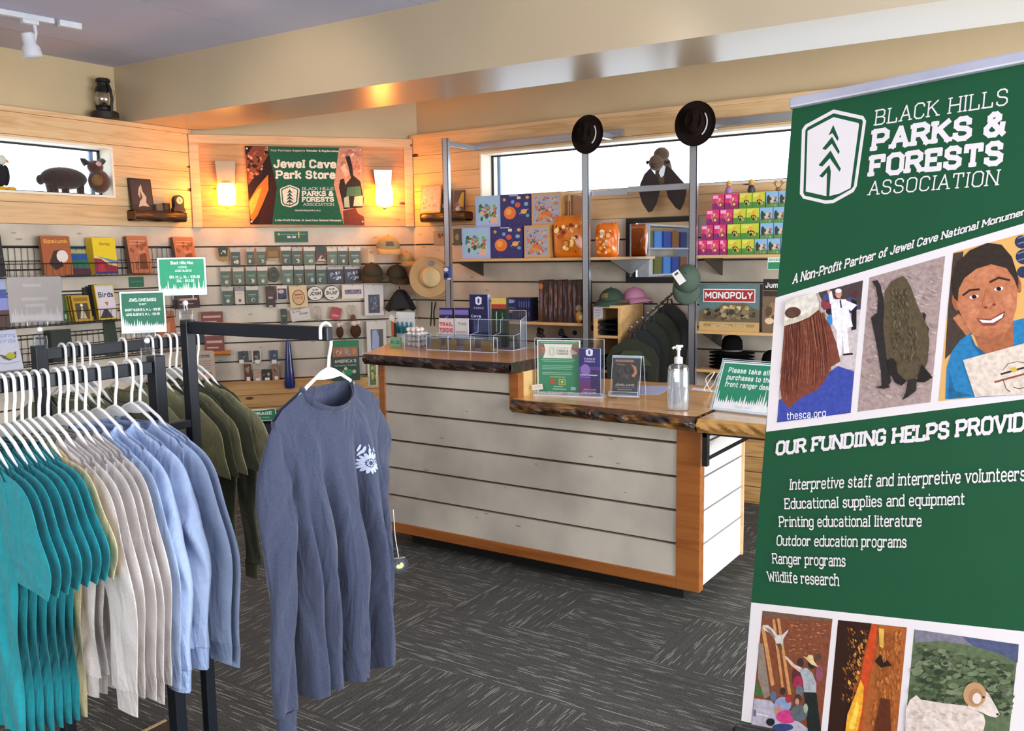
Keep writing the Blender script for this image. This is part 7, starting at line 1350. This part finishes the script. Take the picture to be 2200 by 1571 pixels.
# ================================================================ left wall
def olw(off): return Vector((XL + off, 0, 0))
def lwat(q, off): return at_face(*q, olw(off), RZL)
WIRE = M('black_wire', '#1b1b1c', .45)
def basket(label, y0, y1, z0, dep=.14, h=.2):
    t = T('wire_basket', label, 'basket', (XL + .004, (y0 + y1) / 2, z0), RZL); w = (y1 - y0) / 2
    for z, yy, r in ((0, -dep, .004), (h * .45, -dep - .008, .0035), (h, -.006, .004), (h * .55, -.006, .003), (0, -.006, .003)): MB().tube([(-w, yy, z), (w, yy, z)], r, WIRE, 6).obj('long_wire', t)
    n = max(3, min(36, int(w * 2 / .03)))
    for i in range(n + 1): x = -w + 2 * w * i / n; MB().tube([(x, -.006, h), (x, -.006, 0), (x, -dep, 0), (x, -dep - .008, h * .45)], .0019, WIRE, 4).obj('cross_wire', t)
    return t
def lbook(label, q, off, z, face, side, ops, d=.03, tilt=-10, grp=None, cat='book', name='book'):
    p, w, h = lwat(q, off); h = p.z + h - z; p.z = z; return boxbook(name, label, cat, p, RZL, w, d, h, face, side, ops, grp, RAD(tilt))
ZW1 = onx(200, 589, XL + .12).z; ZW2 = onx(200, 689, XL + .12).z; ZW3 = onx(200, 768, XL + .1).z
basket('black wire basket holding the upper row of guide books', onx(0, 560, XL + .1).y - .2, 4.45, ZW1 - .013)
basket('black wire basket holding the middle row of bird books', onx(0, 660, XL + .1).y - .2, 4.35, ZW2 - .013)
basket('black wire basket holding the lowest row of boxes', onx(0, 750, XL + .1).y - .2, 4.4, ZW3 - .013)
BR1 = [('t', 'Spelunk', .1, .9, .82, .1, '#e0a04a', 2.2), ('p', ((.2, .3), (.4, .62), (.72, .66), (.6, .45), (.62, .2), (.4, .12)), '#2e1c1a'), ('e', .68, .48, .2, .16, '#dcd2cc'), ('p', ((.5, .25), (.7, .2), (.64, .36)), '#2e1c1a')]
for i in range(3): lbook('brown cave book with a pale moon shape, %s in its stack' % ('front', 'middle', 'back')[i], (93, 507, 155, 586), (.125 - .032 * i), ZW1, '#a0552a', '#7a4a20', BR1 if i == 0 else [], .03, -5, 'brown cave books')
lbook('striped blue and green book lying behind the yellow ones', (150, 523, 196, 586), .07, ZW1, '#4a6a6c', '#3a4a4c', [('r', 0, .72, 1, .86, '#b8b088'), ('r', 0, .5, 1, .68, '#2a5aa0'), ('r', 0, .3, 1, .44, '#2a7a5c'), ('r', 0, .0, 1, .2, '#5a3440')], .03, -20)
YB = [('t', 'Geology', .3, .75, .8, .08, '#8a7414', 2), ('p', ((0, 0), (1, 0), (1, .2), (.6, .26), (.3, .42), (0, .44)), '#8a1c3a'), ('p', ((0, .44), (.3, .42), (.6, .26), (1, .2), (1, .26), (.62, .34), (.34, .48), (0, .5)), '#e0c070'), ('p', ((.1, .5), (.4, .42), (.7, .32), (1, .28), (1, .36), (.6, .42)), '#4a86b8'), ('p', ((.1, .02), (.5, .02), (.4, .3), (.2, .36)), '#b82a3a'), ('r', 0, 0, 1, .06, '#3a2a6a')]
for i in range(3): lbook('yellow guide book with a striped hill, %s in its stack' % ('front', 'middle', 'back')[i], (203 - 5 * i, 511, 252 - 5 * i, 582), .125 - .03 * i, ZW1, '#e0c41c', '#c8a818', YB if i == 0 else [], .028, -5, 'yellow guide books')
RB = [('s', .05, .05, .95, .95, 40, ['#a86a4c', '#8a4e34', '#c08468', '#7a4630'], .05, .14, 2), ('r', .1, .86, .9, .88, '#d0a088'), ('r', .1, .78, .7, .8, '#d0a088'), ('p', ((.4, .1), (.85, .1), (.8, .55), (.5, .5)), '#6a3a24')]
lbook('terracotta coloured book alone right of the yellow guides', (281, 506, 325, 571), .11, ZW1, '#b0694a', '#5a4438', RB, .04, -10); lbook('terracotta coloured book at the right end of the upper basket', (381, 508, 424, 586), .11, ZW1, '#b0694a', '#5a4438', RB, .04, -10)
lbook('black book at the left edge of the picture on the upper row', (-26, 492, 10, 590), .11, ZW1, '#1c1a1c', '#121112', [('r', .1, .4, .9, .45, '#3a3a3c')], .05, -8)
for i in range(3): lbook('gold nature book, %s of three in the middle row' % ('front', 'second', 'rear')[i], (160 - 6 * i, 634, 198 - 6 * i, 681), .11 - .025 * i, ZW2, '#b8942a', '#6a5218', [('r', .1, .78, .9, .92, '#8a6a1c'), ('r', .14, .08, .86, .7, '#4a4430'), ('p', ((.3, .1), (.5, .6), (.7, .1)), '#c8bca0'), ('e', .5, .62, .08, .06, '#e0d8c0')] if i == 0 else [], .022, -12, 'gold nature books')
lbook('pale bird guide with a yellow border', (211, 611, 252, 675), .09, ZW2, '#d8c04c', '#a8841c', [('r', .05, .04, .95, .96, '#d4d0da'), ('t', 'Birds', .16, .9, .64, .15, '#2a2a3a', 2), ('p', ((.05, .04), (.75, .04), (.5, .3), (.3, .28)), '#3a3a3e'), ('p', ((.4, .5), (.62, .5), (.52, .38)), '#b86a3a')], .035, -10)
for i in range(3): lbook('dark volume behind the bird guide, %s from the left' % order[i], (185 + 7 * i, 617 - 3 * i, 200 + 7 * i, 655), .05, ZW2 + .03, '#1c1c20', '#3a3018', [], .03, -10, 'dark volumes by the bird guide')
lbook('blue and purple book cover at the left edge of the middle row', (-20, 590, 20, 692), .11, ZW2, '#4a5aa0', '#1a1c24', [('r', 0, .72, 1, 1, '#a8b4d8'), ('r', 0, .3, 1, .55, '#8a94d0'), ('r', 0, 0, 1, .32, '#5a4440')], .03, -8)
lbook('dark green book at the left of the gold ones', (133, 634, 147, 682), .07, ZW2, '#3a5a34', '#2a3a24', [('e', .6, .2, .2, .1, '#a8b890')], .02, -12)
p, w, h = lwat((277, 595, 309, 617), .004); boxbook('shelf_label', 'small green label on the slats above the dark green price sign', 'label', p, RZL, w, .003, h, '#2f6a50', None, [('r', .1, .5, .9, .56, '#5a8a74')])
lbook('pale blue bird colouring book at the left edge of the low row', (-8, 708, 48, 796), .2, onx(20, 796, XL + .2).z, '#c8ccdc', '#a8acc0', [('t', 'Coloring', .15, .92, .82, .11, '#8a98c8', 1.8), ('t', 'Birds', .2, .9, .68, .11, '#9aa4cc', 1.8), ('p', ((.15, .42), (.45, .36), (.85, .46), (.8, .3), (.5, .24), (.3, .3)), '#5a5c4c'), ('e', .6, .36, .18, .08, '#b0b038'), ('l', ((.05, .22), (.4, .16), (.9, .2)), .012, '#8a8c94')], .02, -14)
tag(MB().box(-.12, -.1, 0, .12, .0, .012, WIRE).obj('display_ledge', None, onx(20, 797, XL + .2) - Vector((-.03, 0, .013)), RZL), 'black ledge under the pale blue colouring book', 'shelf')
lbook('dark green box with a tan stripe in the lowest basket', (112, 708, 156, 762), .11, ZW3, '#1e2c24', '#141c18', [('e', .5, .28, .4, .12, '#b8955a')], .08, -4, cat='box', name='gift_box')
lbook('narrow dark green book left of the dark green price sign', (236, 688, 256, 762), .08, ZW3, '#22362c', '#4a5a4c', [], .05, -10)
for i, (q, c, l) in enumerate((((322, 640, 345, 662), '#8a6a3c', 'small tan box'), ((343, 668, 380, 745), '#a86a4a', 'coppery book with a white circle'), ((382, 634, 430, 662), '#3a3a40', 'dark stack of trays'), ((432, 668, 478, 700), '#8a4038', 'red-brown box above the high rail'), ((440, 722, 500, 760), '#70382c', 'red-brown box below the high rail'))):
    lbook(l + ' right of the rack signs', q, .10 if i < 3 else .12, onx((q[0] + q[2]) / 2, q[3], XL + (.10 if i < 3 else .12)).z, c, None, ([('e', .4, .86, .16, .07, '#d8d4cc'), ('p', ((.2, .1), (.6, .1), (.7, .7), (.4, .6)), '#c88a64')] if i == 1 else [('r', .1, .6, .9, .75, '#c8a090'), ('r', .1, .3, .7, .36, '#c8a090')]), .05, -6, None, 'box' if i != 1 else 'book', 'stacked_box' if i != 1 else 'book') if i < 3 else None
p, w, h = at_face(432, 670, 479, 702, ocw(.06), RZC); p2, w2_, h2_ = at_face(440, 722, 482, 760, ocw(.06), RZC)
for i, (pp, ww, hh_, l) in enumerate(((p, w, h, 'red-brown booklet above the high rail at the left of the centre wall'), (p2, w2_, h2_, 'red-brown booklet below the high rail at the left of the centre wall'))):
    t = T('booklet', l, 'booklet', pp, RZC); mb = MB().box(-ww / 2, 0, 0, ww / 2, .01, hh_, '#74382c'); cover(mb, ww, hh_, -.0002, [('r', .1, .6, .9, .74, '#c89c8c'), ('r', .1, .3, .7, .38, '#c89c8c'), ('r', 0, 0, 1, .12, '#4a2420')]); mb.obj('cover', t); MB().tube([(0, -.01, hh_ * .95), (0, .045, hh_)], .003, HOOK, 5).obj('peg', t)
t = T('bark_shelf', 'honey wood live-edge shelf on the slats behind the rack', 'shelf', hit(430, 762, ocw(.12), NCW), RZC)
def hs(u, v): a = 2 * pi * u; x = (v - .5) * .46; return (x, .07 + .07 * cos(a) * (1 + .06 * sin(25 * x)), .02 * sin(a) * (1 + .15 * sin(33 * x)))
MB().grid(hs, 20, 24, barkmat('honey_bark', '#b0702c', '#c88a3c', '#dca858', .3), wrap=True).obj('live_edge_board', t)
p, w, h = at_face(408, 754, 462, 826, ocw(.30), RZC); t = T('info_card', 'tan information sheet with dark heading standing behind the olive tees', 'sign', p, RZC); mb = MB().prism(rrect(-w / 2, 0, w / 2, h, .02), 0, .004, '#b49c88'); cover(mb, w, h, -.0002, [('t', 'OUR STORE', .2, .8, .8, .08, '#2e2824', 2.4)] + [('r', .12, .68 - .07 * k, .86 - .05 * (k % 2), .7 - .07 * k, '#7a6a5c') for k in range(4)] + [('r', .5, .08, .85, .36, '#8a5a48'), ('e', .66, .24, .1, .1, '#c89a80')]); mb.obj('sheet', t)
MB().box(-w * .3, .004, -p.z, w * .3, .012, .02, M('easel_leg', '#3a3632', .6)).obj('stand_leg', t)
# small bark shelf with the framed print and the clock
oL = olw(.10); pL, wL, hL = barkshelf('dark bark shelf on the left wall holding a framed print and a clock', (290, 453, 402, 476), oL, RZL, .10); zL = pL.z + hL * 1.02
p, w, h = lwat((283, 383, 330, 453), .055); boxbook('picture_frame', 'dark framed print of a pale rock shape on the left bark shelf', 'picture', Vector((p.x, p.y, zL)), RZL, w, .02, p.z + h - zL, '#241d1e', '#1a1414', [('r', .05, .04, .95, .96, '#3e3438'), ('r', .05, .04, .95, .18, '#2a2628'), ('p', ((.4, .7), (.52, .82), (.56, .6), (.7, .42), (.66, .24), (.8, .12), (.5, .14), (.3, .1), (.42, .36), (.34, .5)), '#c8b49c'), ('p', ((.46, .62), (.52, .4), (.4, .28)), '#4a3430')], None, RAD(-7))
p, w, h = lwat((371, 424, 393, 452), .08); t = T('desk_clock', 'small black mantel clock on the left bark shelf', 'clock', Vector((p.x, p.y, zL)), RZL); MB().prism([(-.055, 0), (.055, 0), (.05, .018), (.042, .03), (.042, .07), (-.042, .07), (-.042, .03), (-.05, .018)], -.02, .02, BLK).obj('base', t); mb = MB(); mb.prism(ell(0, .082, .042, .042, 28), -.022, .02, BLK); mb.obj('case', t)
mb = MB(); mb.prism(ell(0, .082, .028, .028, 28), -.0245, -.022, '#e4cfa0'); a = Art(mb, None, -.0246); a.line([(0, .082), (-.004, .1)], .003, '#2a1c10'); a.line([(0, .082), (.012, .076)], .003, '#2a1c10'); a.ell(0, .082, .004, .004, '#2a1c10'); mb.obj('dial', t)
p, w, h = lwat((336, 434, 352, 452), .07); tag(MB().box(-w / 2, 0, 0, w / 2, .03, .05, M('grey_stone_block', '#6a5a4a', .8, var=.3, scale=40), .006).obj('stone_block', None, (p.x, p.y, zL), RZL), 'grey-brown stone block beside the framed print', 'ornament')
p, w, h = lwat((353, 430, 366, 452), .08); tag(MB().box(-w / 2, 0, 0, w / 2, .03, .06, M('dark_block', '#1c1618', .6, var=.2), .005).obj('carved_block', None, (p.x, p.y, zL), RZL), 'black carved block between the stone and the clock', 'ornament')
# lantern on the ledge
lo = onx(226, 252, XL - .03); t = T('storm_lantern', 'dark hurricane lantern on the pine ledge in the corner', 'lantern', (lo.x, lo.y, 2.638)); LM = M('lantern_dark_metal', '#2b2824', .5, metal=.4, var=.2)
MB().lathe([(1.42 * r, z) for r, z in [(.06, 0), (.068, .008), (.066, .05), (.055, .06), (.03, .068), (.03, .085), (.042, .09), (.03, .1)]], LM, 24).obj('fuel_tank', t); MB().lathe([(1.42 * r, z) for r, z in [(.034, .1), (.046, .13), (.044, .17), (.034, .198)]], clearmat('lantern_glass', '#e8e4da', .2, .05), 22).obj('glass_globe', t)
MB().lathe([(1.42 * r, z) for r, z in [(.036, .198), (.042, .205), (.038, .225), (.03, .235), (.028, .262), (.036, .266), (.034, .285), (.026, .292), (0, .292)]], LM, 22).obj('chimney', t)
for s in (-1, 1): MB().tube([(s * .083, 0, .05), (s * .094, 0, .14), (s * .086, 0, .2), (s * .064, 0, .24), (s * .042, 0, .25)], .010, LM, 8).obj('side_tube', t)
MB().tube([(.1 * cos(a_), .02, .2 - .11 * sin(a_)) for a_ in [pi * i / 14 for i in range(15)]], .0018, LM, 5).obj('wire_bail', t); MB().lathe([(1.42 * r, z) for r, z in [(.012, .1), (.014, .112), (.003, .125)]], LM, 10).obj('burner', t)
# soft toys on the window sill
zS = HL[2] + .0005; wo = XL - .055
def sil(px, py): v = onx(px, py, wo); return v
c = sil(175, 400); t = T('plush_animal', 'dark brown four-legged plush with pointed ears on the left window sill', 'soft toy', (wo, c.y, zS), RZL); fl = facemap((wo, 0, 0), RZL); Kp = lambda x, y: (lambda r: (r[0] - c.y, r[1] - zS))(fl(x / 6.83, 200 + y / 6.83)); PB1, PB2 = M('plush_dark_brown', '#2e201c', .95, var=.3, scale=30, bump=.6, bscale=160, sheen=.4), M('plush_red_brown', '#4a2c20', .95, var=.25, scale=30, bump=.6, bscale=160, sheen=.4)
x, z = Kp(900, 1250); x1, z1 = Kp(590, 1250); r_ = x - x1; MB().ball((x + .02, .0, z), (r_ + .02, .05, Kp(900, 1085)[1] - z), PB1, 24, 14).obj('body', t)
for px in (745, 800, 960, 1180): x, z = Kp(px, 1400); MB().tube([(x, (px % 2) * .02, z + .06), (x, 0, .014), (x, 0, .003)], [.03, .026, .028], PB1, 10).obj('leg', t)
x, z = Kp(1420, 1290); hr = Kp(1570, 1250)[0] - x; MB().ball((x, -.03, z - .005), (hr, .05, .085), PB2, 18, 12).ball((x - .03, -.04, Kp(1320, 1090)[1]), (.058, .045, .048), PB2, 16, 10).ball((x - .035, -.06, z - .0), (.045, .03, .045), M('plush_tan', '#7a5a38', .95, var=.25, scale=30, bump=.5), 12, 8).obj('head', t)
xb, zb = Kp(1345, 1050); lab(MB().ball((xb, -.085, zb), (.022, .008, .018), '#c8a0a0', 10, 6).obj('pale_blaze', t), 'pale pink patch on the forehead')
for p0, p1 in (((1230, 1040), (1135, 960)), ((1440, 1020), (1520, 1000))): a_, b_ = Kp(*p0), Kp(*p1); MB().tube([(a_[0], -.03, a_[1]), ((a_[0] + b_[0]) / 2, -.032, (a_[1] + b_[1]) / 2 + .004), (b_[0], -.03, b_[1])], [.026, .02, .001], PB1, 8).obj('ear', t)
MB().ball((*Kp(605, 1270)[:1], .01, Kp(605, 1270)[1]), (.03, .02, .035), PB1, 10, 8).obj('tail', t)
c2 = sil(3, 400); t = T('eagle_plush', 'black and white eagle soft toy with yellow feet at the left edge', 'soft toy', (wo, c2.y, zS), RZL); EB = M('plush_black', '#15151a', .95, bump=.5, bscale=160)
MB().ball((-.01, 0, .1), (.05, .048, .078), EB, 16, 12).obj('body', t); MB().ball((.006, -.004, .198), (.034, .032, .036), M('plush_white', '#d8d4cc', .95, bump=.4), 14, 10).obj('head', t); lab(MB().tube([(.03, -.01, .196), (.046, -.012, .192), (.056, -.013, .18)], [.013, .01, .001], '#d8a848', 8).obj('beak', t), 'pale orange beak')
for s in (-1, 1): MB().ball((s * .028 + .02, -.03, .013), (.032, .028, .0125), M('plush_yellow', '#d8a82c', .9), 10, 6).obj('foot', t); MB().ball((s * .045 - .01, .004, .1), (.018, .042, .07), EB, 12, 8).obj('wing', t)
# track light
ta, tb = onz(-40, 18, 3.035), onz(92, 42, 3.035); t = T('track_light', 'white ceiling track with one downturned spot head', 'track light', (tb.x, tb.y, 3.05)); TW = M('track_white', '#d4d6dc', .4); dv = (ta - tb); L_ = dv.length; rz_ = math.atan2(dv.y, dv.x); t.rotation_euler = (0, 0, rz_)
MB().box(-.06, -.018, -.03, L_ + .5, .018, 0, TW, .003).obj('track', t)
mb = MB().box(-.22, -.02, -.036, -.09, .02, 0, TW, .003); mb.obj('end_connector', t)
mb = MB().box(.03, -.02, -.055, .12, .02, -.03, TW, .003).tube([(.05, 0, -.05), (.05, .012, -.1), (.062, .014, -.15)], .01, TW, 8); mb.obj('stem', t); mb = MB(); mb.X = Matrix.Translation((.085, 0, -.16)) @ Matrix.Rotation(RAD(10), 4, 'Y'); mb.lathe([(.028, .055), (.034, .05), (.036, -.01), (.05, -.03), (.054, -.075), (.046, -.085), (.03, -.086)], TW, 22); mb.obj('spot_head', t)
# stock seen in the mirror
t = T('display_unit', 'pale shelving with cartons beside the left wall, seen only in the mirror', 'shelf', (XL + .05, -1.35, 0), RZL); g = random.Random(9)
for z in (.5, .9, 1.3, 1.7, 2.05): MB().box(-.9, -.36, z, .9, -.02, z + .02, M('pale_shelf', '#c8d0dc', .5)).obj('shelf_board', t)
for x in (-.9, .9): MB().box(x - .012, -.36, 0, x + .012, -.02, 2.07, M('pale_shelf', '#c8d0dc', .5)).obj('side_panel', t)
n = 0
for z in (.92, 1.32, 1.72):
    for k in range(5):
        c_ = ['#2c4aa0', '#4a8ad0', '#6a6a2c', '#c8c8b8', '#2a3a6a', '#8a5a3a'][(n * 5 + k) % 6]; tag(MB().box(-.14, -.02, 0, .14, .12, .26, c_).obj('stock_carton', None, (XL + .28, -1.35 + (-.68 + .34 * k), z + .0005), RZL), '%s carton on the %s shelf reflected in the mirror' % (order[k], ('low', 'middle', 'high')[n]), 'carton', 'cartons reflected in the mirror')
    n += 1
